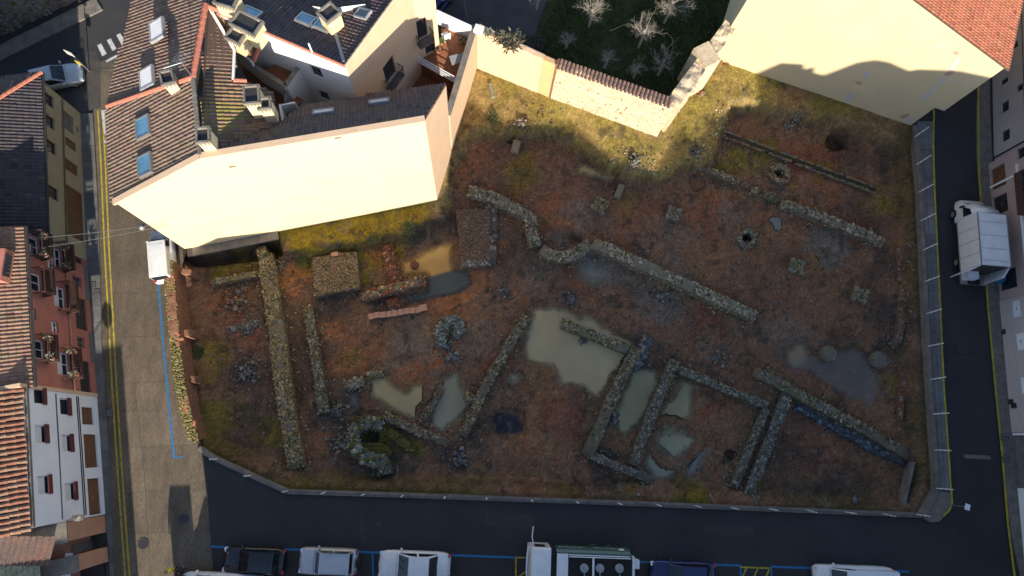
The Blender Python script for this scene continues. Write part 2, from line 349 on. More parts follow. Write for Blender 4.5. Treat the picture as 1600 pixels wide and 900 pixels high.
# the concrete street on the left: poured slabs with open joints between them
st_w = [(140, 100), (147, 180), (153, 300), (158, 440), (160, 540), (166, 640), (172, 720), (179, 900)]
road = MB(); rb = sheet('concrete_street', lv([(60, -40), (140, 100)] + st_w[1:]) + [Vector((-24.4, -16, 0))] + [Vector((-17.3, -16, 0))] + lv([(333, 900), (324, 780), (313, 703), (300, 640), (285, 540), (276, 440), (296, 380), (330, 100), (330, -60)]), -0.012, M['ground'])
def edge_at(line, v):
    for (u0, v0), (u1, v1) in zip(line, line[1:]):
        if v0 <= v <= v1: return u0 + (u1 - u0) * (v - v0) / (v1 - v0)
    return line[-1][0] if v > line[-1][1] else line[0][0]
st_e = [(330, 100), (296, 380), (276, 440), (285, 540), (300, 640), (313, 703), (324, 780), (333, 900)]
jv = [108, 170, 240, 318, 394, 461, 529, 600, 645, 700, 770, 835, 905]
for i in range(len(jv) - 1):
    a, c = jv[i], jv[i + 1]; g = 0.16
    us = [0.0, 0.36, 1.0] if i > 6 else [0.0, 1.0]
    for k in range(len(us) - 1):
        f = lambda v, t: edge_at(st_w, v) + (edge_at(st_e, v) - edge_at(st_w, v)) * t
        t0 = us[k] + (.003 if k else 0); t1 = us[k + 1] - (.003 if us[k + 1] < 1 else 0)
        mb = MB(); tn = random.uniform(.86, 1.08); mids = [a + g + (c - a - 2 * g) * q / 4 for q in range(5)]
        poly = lv([(f(v, t0), v - 6 * t0) for v in mids] + [(f(v, t1), v - 6 * t1) for v in mids[::-1]])
        mb.prism([(p.x, p.y) for p in poly], -0.14, 0.002 + random.uniform(0, .004), col=(tn, tn, tn)); o = mb.build('road_slab', M['concrete_road'], rb)
sheet('rear_street', lv([(690, -60), (690, 40), (745, 48), (800, 66), (835, 60), (870, -60)]), 0.006, M['asphalt_warm'])
sheet('upper_road', lv([(-160, 60), (-40, 200), (70, 150), (95, 130), (160, 95), (230, 60), (300, -60), (100, -80)]), 0.004, M['asphalt'])
sheet('worn_asphalt', lv([(70, 140), (100, 98), (128, 82), (150, 80), (157, 100), (158, 168), (128, 176), (95, 150)]), 0.010, M['asphalt_warm'])

# pavements with kerbs
def pave(name, west, east, z=.12, m='pavement', step=1.1):
    """pavement of single slabs between two pixel lines; the joints stay open"""
    P = MB(); base = sheet(name, lv(west + east[::-1]), z - .03, M['ground'])
    v0 = west[0][1]; v1 = west[-1][1]; n = max(2, int(abs(site(0, v0).y - site(0, v1).y) / step))
    for i in range(n):
        a = v0 + (v1 - v0) * i / n + .25; c = v0 + (v1 - v0) * (i + 1) / n - .25; tn = random.uniform(.8, 1.1)
        poly = lv([(edge_at(west, a), a), (edge_at(west, c), c), (edge_at(east, c), c), (edge_at(east, a), a)])
        b = MB(); b.prism([(p.x, p.y) for p in poly], -.05, z + random.uniform(-.004, .004), col=(tn, tn, tn)); b.build('paving_slab', M[m], base)
    return base
pw = [(100, 100), (126.6, 178), (137, 408), (153, 618), (166, 803), (174, 905)]
pe = [(146, 100), (147, 180), (153, 300), (158, 440), (160, 540), (166, 640), (172, 720), (179, 905)]
pave('pavement', [(126.6, 178), (137, 408), (153, 618), (166, 803), (174, 905)], [(146, 178), (153, 300), (158, 440), (160, 540), (166, 640), (172, 720), (179, 905)])
east_line = [(1458, 160), (1457, 230), (1459, 300), (1463, 390), (1468, 480), (1473, 600), (1480, 700), (1485, 770)]
pave('pavement', [(1432, 190), (1441, 300), (1447, 440), (1453, 560), (1460, 670), (1467, 765)], east_line[1:], step=2.0)
sheet('pavement', lv([(1467, 766), (1485, 771), (1484, 790), (1476, 805), (1466, 815), (1452, 816), (1441, 810)]), .11, M['concrete'])
pave('pavement', [(1541, -40), (1527, 120), (1524, 190), (1526, 260), (1533, 330), (1542, 480), (1558, 650), (1578, 830), (1594, 905)], [(1560, -40), (1545, 120), (1546, 190), (1550, 260), (1556, 330), (1565, 480), (1581, 650), (1600, 830), (1610, 905)], step=1.6, m='concrete')

# painted lines
yl = [(153, 172), (158, 260), (163, 380), (168, 470), (175, 600), (184, 740), (196, 905)]
strip('yellow_line', lv(yl), .11, .012, M['yellow']); strip('yellow_line', lv([(u + 7, v) for u, v in yl]), .11, .012, M['yellow'])
strip('yellow_line', lv(east_line + [(1486, 785), (1482, 797), (1472, 806)], 0), .13, .124, M['yellow'])
strip('yellow_line', lv([(1527, 100), (1527, 190), (1528, 270), (1535, 380), (1542, 480), (1553, 600), (1565, 720), (1573, 820), (1584, 905)]), .16, .128, M['yellow'])
strip('blue_line', lv([(247, 436), (252, 500), (259, 580), (266, 655), (272, 715)]), .14, .012, M['blue'])
# repairs in the asphalt: tar-sealed trenches
for P, tone in (([(560, 800), (566, 800), (571, 850), (565, 850)], .0), ([(1488, 560), (1490, 556), (1530, 560), (1532, 564)], .0), ([(1505, 360), (1500, 356), (1498, 470), (1503, 470)], 0), ([(760, 800), (835, 804), (834, 826), (758, 822)], 0), ([(1100, 820), (1180, 823), (1179, 838), (1099, 834)], 0)):
    sheet('asphalt_patch', lv(P), .005, M['asphalt_patch'])
strip('blue_line', lv([(271, 715), (286, 713)]), .10, .013, M['blue'])
bl = lambda u: 858 + (u - 440) * (893 - 858) / (1415 - 440)
strip('blue_line', lv([(u, bl(u)) for u in (330, 560, 810)]), .14, .008, M['blue']); strip('blue_line', lv([(u, bl(u)) for u in (995, 1158)]), .14, .008, M['blue']); strip('blue_line', lv([(u, bl(u)) for u in (1204, 1420)]), .14, .008, M['blue'])
for u in (582, 1157, 1205): strip('blue_line', lv([(u, bl(u)), (u + 2, bl(u) + 60)]), .12, .009, M['blue'])
for a, c in (((806, 871), (806, 925)), ((806, 871), (835, 872)), ((806, 905), (838, 880)), ((1157, 886), (1203, 888)), ((1156, 912), (1166, 888)), ((1172, 916), (1184, 888)), ((1190, 916), (1202, 890))):
    strip('yellow_line', lv([a, c]), .11, .010, M['yellow'])
for P in ([(152, 71), (158, 68), (167, 84), (160, 88)], [(167, 63), (173, 60), (182, 76), (176, 80)], [(182, 55), (188, 52), (198, 68), (191, 72)], [(197, 48), (203, 45), (212, 60), (206, 64)]):
    sheet('crossing_stripe', lv(P), .016, M['whitepaint'])
for P in ([(165, 95), (196, 78), (198, 81), (167, 98)], [(158, 173), (167, 171), (173, 208), (163, 210)], [(162, 220), (175, 217), (175, 221), (163, 224)]):
    sheet('stop_line', lv(P), .017, M['whitepaint'])
sheet('garden_ground', lv([(742, 55), (835, 58), (880, -70), (1190, -90), (1118, 92), (1060, 170), (1030, 200), (860, 140), (745, 95)]), .03, M['grass'])

# ------------------------------------------------------------------ the excavated plot
FLOOR = -1.3
gs = .115
xs = np.arange(-22.2, 36.2, gs); ys = np.arange(-6.2, 31.6, gs); GX, GY = np.meshgrid(xs, ys)
wx = GX + (fnoise(GX, GY, 1.6, 11, 3) - .5) * .9; wy = GY + (fnoise(GX, GY, 1.6, 21, 3) - .5) * .9       # wavy outlines
H = FLOOR + (fnoise(GX, GY, 9, 1, 3) - .5) * .34 + (fnoise(GX, GY, 1.5, 5, 4) - .5) * .22
P2 = lambda pts, z=FLOOR: [site(u, v, z) for u, v in pts]
terr = P2([(720, 90), (860, 140), (1027, 205), (1120, 80), (1440, 190), (1440, 224), (1380, 202), (1290, 176), (1225, 163), (1142, 152), (1100, 240), (1062, 246), (1035, 268), (960, 252), (890, 206), (860, 190), (790, 200), (745, 190), (700, 240), (688, 320), (660, 300)], -.1)
d = sdf(wx, wy, terr); H = np.maximum(H, -.12 + (fnoise(GX, GY, 2, 31) - .5) * .2 - sstep(-.1, 1.15, d) * 1.2)
ledge = P2([(438, 375), (445, 396), (520, 382), (600, 366), (655, 352), (690, 332), (690, 300), (430, 350)], -.2)
d = sdf(wx, wy, ledge); H = np.maximum(H, -.25 + (fnoise(GX, GY, 1.2, 33) - .5) * .12 - sstep(-.1, .9, d) * 1.1)
def line_d(pts):
    P = [(p.x, p.y) for p in pts]; r = np.full(GX.shape, 1e9)
    for (ax, ay), (bx, by) in zip(P, P[1:]):
        ex, ey = bx - ax, by - ay; t = np.clip(((GX - ax) * ex + (GY - ay) * ey) / (ex * ex + ey * ey), 0, 1)
        r = np.minimum(r, np.hypot(GX - ax - ex * t, GY - ay - ey * t))
    return r
dS = line_d(lv(WALL_S)); dE = line_d(lv(WALL_E)); dW = line_d(lv([(276, 418), (312, 700)]))
nb = (fnoise(GX, GY, 2.4, 41, 3) - .5)
H = np.maximum(H, -.35 - sstep(.3, 2.0 + nb * 1.5, dS) * 1.2 + nb * .2); H = np.maximum(H, -.35 - sstep(.4, 1.9 + nb * 1.3, dE) * 1.2 + nb * .2); H = np.maximum(H, -.8 - sstep(.2, 2.2 + nb, dW) * .8)
# rectangular cut at the corner below the long wall, and the low room bottom right
H -= (1 - sstep(-.15, .25, sdf(GX, GY, P2([(1240, 640), (1400, 715), (1430, 730), (1400, 790), (1180, 780), (1225, 680)])))) * .25
H -= (1 - sstep(-.1, .3, sdf(GX, GY, P2([(285, 400), (435, 378), (440, 396), (300, 412)], -.8)))) * .9
for u, v, r, dp in ((1308, 222, .85, 1.3), (1166, 371, .36, 1.3), (1219, 270, .3, 1.1), (1212, 352, .55, .35), (793, 663, 1.25, .35), (1138, 716, .42, .6), (1090, 286, .8, .28), (577, 681, .55, .5), (600, 640, .6, .2), (796, 218, .5, .5), (775, 205, .45, .4)):
    c = site(u, v, FLOOR); H -= (1 - sstep(r * .82, r * 1.08, np.hypot(wx - c.x, wy - c.y))) * dp
H -= (1 - sstep(-.3, .2, sdf(wx, wy, P2([(836, 345), (850, 342), (870, 362), (905, 372), (912, 378), (890, 392), (850, 384), (838, 370)])))) * .28
# puddles: outline, level, greatest depth, colour
PUD = [([(832, 478), (880, 478), (915, 488), (960, 516), (1000, 538), (985, 560), (960, 590), (934, 634), (918, 622), (905, 606), (876, 601), (858, 580), (822, 565), (818, 520)], .30, (.25, .215, .125)),
 ([(984, 575), (1030, 575), (1030, 600), (1012, 640), (1002, 668), (975, 690), (955, 680), (960, 650)], .25, (.175, .165, .095)),
 ([(1056, 590), (1085, 598), (1080, 640), (1068, 670), (1035, 672), (1028, 660)], .22, (.18, .165, .095)),
 ([(574, 590), (596, 585), (618, 600), (636, 610), (650, 598), (680, 598), (672, 622), (650, 655), (628, 650), (600, 634), (580, 622)], .25, (.225, .20, .105)),
 ([(690, 590), (720, 580), (728, 606), (736, 634), (722, 662), (700, 682), (670, 668), (672, 640)], .22, (.165, .165, .115)),
 ([(545, 612), (563, 618), (560, 640), (542, 640)], .12, (.10, .11, .12)),
 ([(622, 406), (690, 378), (710, 374), (712, 414), (740, 420), (745, 444), (722, 462), (672, 474), (628, 478), (628, 458), (662, 452), (664, 432), (622, 436)], .28, (.33, .20, .06)),
 ([(790, 578), (815, 580), (818, 598), (800, 604), (788, 592)], .12, (.19, .19, .15)),
 ([(897, 258), (920, 256), (945, 266), (965, 268), (960, 280), (925, 282), (900, 274)], .08, (.23, .19, .09)),
 ([(1222, 545), (1240, 532), (1262, 534), (1268, 556), (1290, 545), (1330, 535), (1360, 548), (1376, 578), (1378, 620), (1368, 648), (1300, 612), (1255, 588), (1225, 570)], .13, (.135, .13, .13)),
 ([(1015, 700), (1030, 712), (1052, 732), (1048, 750), (1025, 752), (1008, 728)], .12, (.17, .165, .125)),
 ([(1103, 700), (1112, 705), (1096, 738), (1078, 750), (1076, 734)], .08, (.13, .14, .14)),
 ([(1236, 284), (1250, 283), (1256, 292), (1246, 300), (1236, 296)], .06, (.20, .14, .03)),
 ([(1204, 344), (1222, 346), (1226, 358), (1208, 360)], .15, (.10, .11, .11)),
 ([(1040, 672), (1070, 672), (1090, 690), (1075, 712), (1045, 715), (1028, 695)], .05, (.165, .165, .105)),
 ([(905, 410), (925, 400), (960, 420), (975, 440), (930, 445), (900, 435)], .02, (.15, .15, .12))]
for k, (pts, dep, col) in enumerate(PUD):
    poly = P2(pts); lvl = FLOOR - .06; d = sdf(GX + (wx - GX) * (.25 if k == 6 else .3 if k == 3 else 1.15) + (fnoise(GX, GY, .5, 17, 2) - .5) * .22, GY + (wy - GY) * (.25 if k == 6 else .3 if k == 3 else 1.15) + (fnoise(GX, GY, .5, 19, 2) - .5) * .22, poly)
    d = d - {3: .22, 1: .12, 2: .12, 4: .12, 10: .2, 11: .15}.get(k, .04)
    bowl = lvl - dep * sstep(0.0, .9, -d) - .015
    H = np.where(d < 0, np.minimum(H, bowl), np.where(d < .8, np.maximum(H, lvl + .02 + d * .12), H))
isl = site(647, 413, FLOOR)
# which cells to keep
inside = sdf(GX, GY, PLOT) < .25
H = np.minimum(H, -.04)
# --- earth colours (stains, moss, gravel, darker spots and steep faces, some sun and shade mixed in)
col = np.empty(GX.shape + (3,)); n1 = fnoise(GX, GY, 4, 51, 5); n2 = fnoise(GX, GY, 1.1, 61, 5); n3 = fnoise(GX, GY, 6, 71, 4)
A = np.array
def blend(c, wgt): 
    global col
    wgt = np.clip(wgt, 0, 1)[..., None]; col = col * (1 - wgt) + A(c) * wgt
col[:] = A((.115, .068, .043)); blend((.070, .048, .035), sstep(.45, .75, n1)); blend((.15, .082, .045), sstep(.5, .75, n3) * .7)
def spot(u, v, r, c, s=1.0, z=FLOOR):
    p = site(u, v, z); q = np.hypot(wx - p.x, wy - p.y) + (n2 - .5) * r * 1.9; blend(c, s * (1 - sstep(r * .45, r * 1.1, q)))
ORANGE = (.185, .083, .042); RED = (.155, .055, .033); MOSS = (.115, .10, .015); GREY = (.115, .105, .088); DARK = (.042, .036, .032); BLUEG = (.075, .08, .085)
for u, v, r, s in ((725, 480, 1.9, .9), (690, 478, 1.6, .85), (752, 440, 1.4, .8), (770, 380, 1.3, .7), (600, 400, 1.5, .8), (455, 445, 1.5, .9), (465, 420, 1.2, .7), (545, 560, 1.6, .75), (520, 520, 1.2, .8), (585, 545, 1.2, .7), (640, 585, 1.3, .9), (690, 565, 1.3, .8), (880, 335, 1.9, .7), (905, 340, 1.3, .6), (980, 350, 2.2, .6), (800, 310, 1.4, .6), (760, 300, 1.2, .5), (700, 700, .9, .6), (830, 690, 1.1, .5), (1120, 640, 1.6, .5), (1000, 600, .8, .5), (1250, 340, 2.2, .6), (1190, 330, 1.5, .5), (1310, 280, 2.2, .5), (720, 240, 3.0, .5), (980, 660, 1.2, .5), (350, 470, 1.6, .5), (500, 690, 1.2, .5), (1120, 310, 1.8, .45), (820, 450, 1.5, .5), (860, 340, 1.2, .6)): spot(u, v, r, ORANGE, s)
for u, v, r, s in ((1260, 250, 2.4, .7), (1100, 330, 2.0, .5), (1010, 330, 1.6, .5), (1330, 380, 2, .4), (380, 520, 2, .6), (890, 440, 2, .4), (1100, 500, 2.0, .5), (1230, 480, 2, .4), (870, 640, 2, .45), (1090, 650, 1.2, .6), (780, 560, 1.5, .5), (930, 220, 2.4, .4), (1280, 690, 3, .35)): spot(u, v, r, RED, s)
for u, v, r, s in ((560, 360, 4, .9), (480, 372, 2.6, .9), (640, 342, 2.2, .9), (520, 352, 2, .8), (790, 130, 2.2, .9), (870, 170, 3, .8), (950, 205, 2.2, .8), (1010, 235, 1.6, .6), (1080, 160, 2.2, .9), (1075, 210, 1.5, .8), (1190, 130, 2, .9), (1160, 118, 1.6, .9), (1300, 172, 2.4, .6), (1165, 245, 1.8, .8), (1200, 235, 1.5, .7), (815, 265, 1.8, .6), (1380, 310, 1.5, .6), (1080, 775, 1.2, .8), (970, 770, 1.2, .35), (740, 755, 1.4, .3), (470, 750, 1.0, .5), (340, 650, 2, .6), (330, 560, 1.5, .6), (420, 670, 1.4, .6), (580, 680, 1.5, .8), (640, 700, 1.2, .7), (350, 410, 1.6, .8), (410, 400, 1.2, .7), (540, 560, .8, .4), (1290, 260, 1, .5), (1400, 600, 1, .5), (1130, 260, 1.2, .4), (520, 425, .1, .5), (990, 310, 1.4, .3)): spot(u, v, r, MOSS, s, -.6)
for u, v, r, s in ((910, 330, 1.6, .6), (930, 410, 1.5, .8), (975, 420, 1.3, .7), (880, 375, 1.0, .6), (1300, 385, 1.5, .85), (1280, 375, 1.2, .7), (1140, 335, 1.4, .5), (1030, 480, 2.5, .5), (1230, 510, 2.2, .45), (440, 500, .7, .4), (660, 530, 1.8, .5), (620, 560, 1.3, .4), (750, 520, 2.0, .35), (840, 430, 2, .35), (1040, 370, 2.5, .35), (1050, 690, 1.5, .7), (1060, 440, 2, .35)): spot(u, v, r, GREY, s)
for u, v, r, s in ((520, 640, 2.0, .7), (540, 680, 1.8, .7), (620, 730, 1.6, .7), (720, 710, 1.8, .6), (940, 735, 1.8, .8), (430, 470, 1, .5), (385, 580, 1.5, .6), (400, 640, 1.5, .6), (390, 490, 1.0, .6), (660, 365, 1.8, .9), (700, 350, 1.2, .7), (580, 385, 1.0, .7), (520, 478, 1.4, .8), (600, 478, 1.2, .8), (690, 530, 1.2, .7), (780, 665, 1.5, .7), (1230, 700, 2, .5), (1330, 770, 2.5, .5), (1380, 420, 2, .6), (1390, 500, 2, .6), (1350, 250, 2, .5), (1390, 240, 1.6, .6), (1330, 560, 2.5, .5), (1300, 640, 1.2, .6), (1200, 690, .5, .9), (1180, 740, .5, .9), (1190, 715, .5, .9), (890, 470, .9, .8), (1010, 525, 1, .6), (1000, 260, 1.2, .6), (1090, 240, 1.2, .7), (770, 190, .8, .7), (345, 400, .8, .8)): spot(u, v, r, DARK, s)
for u, v, r, s in ((480, 376, 1.6, .9), (560, 360, 2.2, .95), (620, 346, 1.8, .9), (520, 368, 1.8, .9), (660, 336, 1.2, .8)): spot(u, v, r, (.175, .128, .016), s, -.3)  # moss by the cream wall, light bounced off it mixed into the colour
for u, v, r, s in ((450, 440, 1.1, .8), (590, 395, .9, .7), (735, 465, 1.0, .8), (705, 490, .9, .8), (505, 345, .8, .5)): spot(u, v, r, (.235, .10, .04), s)
spot(793, 662, 1.25, (.032, .034, .042), .95); spot(793, 662, .8, (.028, .03, .042), .9)
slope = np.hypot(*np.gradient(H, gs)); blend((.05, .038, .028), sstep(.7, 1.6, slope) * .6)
blend((.235, .19, .06), (1 - sstep(.2, 1.0, sdf(wx, wy, terr))) * (.35 + .5 * n3) * np.where(GX > site(1215, 150).x, .35, 1))  # dry grass tone, lightened for sun, darkened for shade towards the right
blend((.075, .06, .018), (1 - sstep(.5, 1.8, dS)) * sstep(.5, .7, n1) * .7); blend((.06, .05, .02), (1 - sstep(.4, 1.8, dE)) * sstep(.4, .6, n3) * .8)
col *= 1.42 * (0.72 + .56 * n2)[..., None]
g = rng.random(GX.shape); col *= (1 + (g - .5) * .5)[..., None]
n4 = fnoise(GX, GY, .55, 81, 3); n5 = fnoise(GX, GY, 2.2, 83, 5); blend((.045, .04, .036), sstep(.56, .72, n4) * sstep(.4, .6, n5) * .6); blend((.16, .13, .10), sstep(.62, .75, fnoise(GX, GY, .38, 87, 2)) * sstep(.5, .62, n5) * .6)
col *= (.9 + .25 * (rng.random(GX.shape) > .8))[..., None]
keep = inside[:-1, :-1] | inside[1:, 1:] | inside[1:, :-1] | inside[:-1, 1:]
idx = np.arange(GX.size).reshape(GX.shape)
F = np.stack([idx[:-1, :-1], idx[:-1, 1:], idx[1:, 1:], idx[1:, :-1]], -1)[keep]
used = np.unique(F); remap = np.full(GX.size, -1); remap[used] = np.arange(len(used))
Vg = np.column_stack((GX.ravel(), GY.ravel(), H.ravel()))[used]
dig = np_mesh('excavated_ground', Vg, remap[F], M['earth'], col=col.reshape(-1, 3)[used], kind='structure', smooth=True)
def gz(x, y):
    i = int(np.clip(round((y - ys[0]) / gs), 0, len(ys) - 1)); j = int(np.clip(round((x - xs[0]) / gs), 0, len(xs) - 1)); return float(H[i, j])
# the water itself: clipped by the ground, cloudier where deeper
for k, (pts, dep, colr) in enumerate(PUD):
    poly = P2(pts); lvl = FLOOR - .06; X0, X1 = min(p.x for p in poly) - .7, max(p.x for p in poly) + .7; Y0, Y1 = min(p.y for p in poly) - .7, max(p.y for p in poly) + .7
    ji = np.where((xs >= X0) & (xs <= X1))[0]; ii = np.where((ys >= Y0) & (ys <= Y1))[0]
    px, py = GX[np.ix_(ii, ji)], GY[np.ix_(ii, ji)]; dpt = lvl - H[np.ix_(ii, ji)]
    wet = dpt > -.05; kp = wet[:-1, :-1] & wet[1:, 1:] & wet[1:, :-1] & wet[:-1, 1:]
    kp &= (sdf(px, py, poly) < .6)[:-1, :-1]
    id2 = np.arange(px.size).reshape(px.shape); Fw = np.stack([id2[:-1, :-1], id2[:-1, 1:], id2[1:, 1:], id2[1:, :-1]], -1)[kp]
    if not len(Fw): continue
    cloud = np.clip(dpt / max(dep, .05) * 1.15, 0, 1) ** 1.4
    cw = np.repeat(A(colr)[None] * A((1.42, 1.32, 1.2)), px.size, 0)
    if k == 6:                                  # ochre silt in the upper half, dark clear water in the lower corner
        a, c = site(622, 446, FLOOR), site(712, 420, FLOOR); low = ((c.x - a.x) * (py.ravel() - a.y) - (c.y - a.y) * (px.ravel() - a.x)) / math.hypot(c.x - a.x, c.y - a.y)
        t = sstep(-.15, .15, -low)[:, None]; a2 = site(712, 420, FLOOR); t = np.maximum(t, sstep(-.1, .15, px.ravel() - a2.x)[:, None]); cw = cw * (1 - t) + A((.07, .075, .06)) * t
    if k == 9:
        p = site(1243, 553, FLOOR); t = (1 - sstep(.5, 1.3, np.hypot(px.ravel() - p.x, py.ravel() - p.y)))[:, None]; cw = cw * (1 - t) + A((.22, .165, .09)) * t
        cloud = np.clip(cloud * (.45 + .5 * t[:, 0].reshape(px.shape)), 0, 1)
    us_ = np.unique(Fw); rm = np.full(px.size, -1); rm[us_] = np.arange(len(us_))
    np_mesh('puddle', np.column_stack((px.ravel(), py.ravel(), np.full(px.size, lvl)))[us_], rm[Fw], M['water'], kind='structure', col=cw[us_], extra=np.clip(cloud.ravel()[us_], .02, .97), smooth=True)
# ================================================================== BUILDINGS
class Face:
    """a vertical wall over the ground line a-b; s runs along it, z up, o outwards (towards side)"""
    def __init__(s, a, b, toward):
        s.a = Vector((a[0], a[1], 0)); s.b = Vector((b[0], b[1], 0)); s.d = (s.b - s.a).normalized(); s.L = (s.b - s.a).length
        s.n = Vector((-s.d.y, s.d.x, 0))
        if (Vector((toward[0], toward[1], 0)) - s.a).dot(s.n) < 0: s.n = -s.n
    def P(s, t, z, o=0.0): return s.a + s.d * t + s.n * o + Vector((0, 0, z))
    def sz(s, u, v):
        p = onwall((s.a, s.b), u, v); return (p - s.a).dot(s.d), p.z
    def box(s, mb, s0, s1, z0, z1, o0, o1, m=0, col=None):
        P = [s.P(t, z, o) for z in (z0, z1) for t, o in ((s0, o0), (s1, o0), (s1, o1), (s0, o1))]
        F = [(3, 2, 1, 0), (4, 5, 6, 7), (0, 1, 5, 4), (1, 2, 6, 5), (2, 3, 7, 6), (3, 0, 4, 7)]
        if s.d.cross(s.n).z < 0: F = [tuple(reversed(f)) for f in F]
        return mb.add(P, F, m, col)
    def rect(s, p0, p1):
        (s0, z1), (s1, z0) = s.sz(*p0), s.sz(*p1); return [min(s0, s1), max(s0, s1), max(0.02, min(z0, z1)), max(z0, z1)]
def rcw(f, u, v, w_, h_):
    s_, z_ = f.sz(u, v); return [s_ - w_ / 2, s_ + w_ / 2, z_ - h_ / 2, z_ + h_ / 2]
def wall_open(face, parent, m, z0, z1, openings, depth=.2, thick=.3, s0=0.0, s1=None, name='wall'):
    """a wall with real openings: reveals set back by depth"""
    s1 = face.L if s1 is None else s1; O = [(max(a, s0 + .02), min(b, s1 - .02), max(c, z0 + .01), min(d_, z1 - .02)) for a, b, c, d_ in openings]
    S = sorted({s0, s1, *[x for o in O for x in o[:2]]}); Z = sorted({z0, z1, *[x for o in O for x in o[2:]]}); b = MB()
    flip = face.d.cross(face.n).z > 0
    def q(*P): b.add(P if not flip else P[::-1], [(0, 1, 2, 3)])
    for i in range(len(S) - 1):
        for j in range(len(Z) - 1):
            cs, cz = (S[i] + S[i + 1]) / 2, (Z[j] + Z[j + 1]) / 2
            if any(o[0] < cs < o[1] and o[2] < cz < o[3] for o in O): continue
            q(face.P(S[i], Z[j]), face.P(S[i], Z[j + 1]), face.P(S[i + 1], Z[j + 1]), face.P(S[i + 1], Z[j]))
    for a, c, d_, e in O:
        q(face.P(a, d_), face.P(a, d_, -depth), face.P(a, e, -depth), face.P(a, e)); q(face.P(c, d_), face.P(c, e), face.P(c, e, -depth), face.P(c, d_, -depth))
        q(face.P(a, e), face.P(a, e, -depth), face.P(c, e, -depth), face.P(c, e)); q(face.P(a, d_), face.P(c, d_), face.P(c, d_, -depth), face.P(a, d_, -depth))
    # body behind
    face.box(b, s0 + .004, s1 - .004, z0, z1 - .004, -thick, -thick - .1)
    return b.build(name, m, parent), O
def window(face, parent, r, style='dark', depth=.2, frame='white', fw=.06):
    """window in an opening: frame, pane, and what the style adds"""
    s0, s1, z0, z1 = r; b = MB(); o0, o1 = -depth + .005, -depth + .06
    face.box(b, s0, s0 + fw, z0, z1, o0, o1); face.box(b, s1 - fw, s1, z0, z1, o0, o1); face.box(b, s0 + fw, s1 - fw, z1 - fw, z1, o0, o1); face.box(b, s0 + fw, s1 - fw, z0, z0 + fw, o0, o1)
    if style in ('dark', 'half', 'sill') and s1 - s0 > .7: m_ = (s0 + s1) / 2; face.box(b, m_ - .025, m_ + .025, z0 + fw, z1 - fw, o0, o1 - .01)
    w_ = b.build('window', M[{'white': 'whitemetal', 'dark': 'darkmetal', 'grey': 'greymetal'}[frame]], parent)
    p = MB(); face.box(p, s0 + fw * .6, s1 - fw * .6, z0 + fw * .6, z1 - fw * .6, -depth + .012, -depth + .03); p.build('pane', M['pane'], w_)
    if style in ('half', 'shut'):
        lo = z0 + (z1 - z0) * (.45 if style == 'half' else .02); p = MB()
        k = max(3, int((z1 - lo) / .14)); 
        for i in range(k): face.box(p, s0 + fw, s1 - fw, lo + (z1 - lo) * i / k + .008, lo + (z1 - lo) * (i + 1) / k, -depth + .05, -depth + .085)
        p.build('roller_blind', M['blind'], w_)
    if style == 'redsill' or style == 'redsillblind':
        p = MB(); face.box(p, s0 - .04, s1 + .04, z0 - .05, z0 + .34, .005, .07); p.build('sill_box', M['redshutter'], w_)
        if style == 'redsillblind':
            p = MB(); face.box(p, s0 + fw, s1 - fw, z0 + .45, z1, -depth + .05, -depth + .085); p.build('roller_blind', M['blind'], w_)
    return w_
def door(face, parent, r, m='brown', depth=.18, boards=True, name='garage_door'):
    s0, s1, z0, z1 = r; b = MB(); k = max(2, int((z1 - z0) / .25)) if boards else 1
    for i in range(k): face.box(b, s0 + .01, s1 - .01, z0 + (z1 - z0) * i / k + .01, z0 + (z1 - z0) * (i + 1) / k, -depth + .01, -depth + .05)
    face.box(b, s0 + .012, s1 - .012, z0, z1 - .01, -depth - .02, -depth + .02)
    d_ = b.build(name, M[m], parent); h = MB(); mz = z0 + min(1.05, (z1 - z0) * .5); face.box(h, (s0 + s1) / 2 - .12, (s0 + s1) / 2 + .12, mz, mz + .04, -depth + .05, -depth + .09); h.build('handle', M['greymetal'], d_)
    return d_

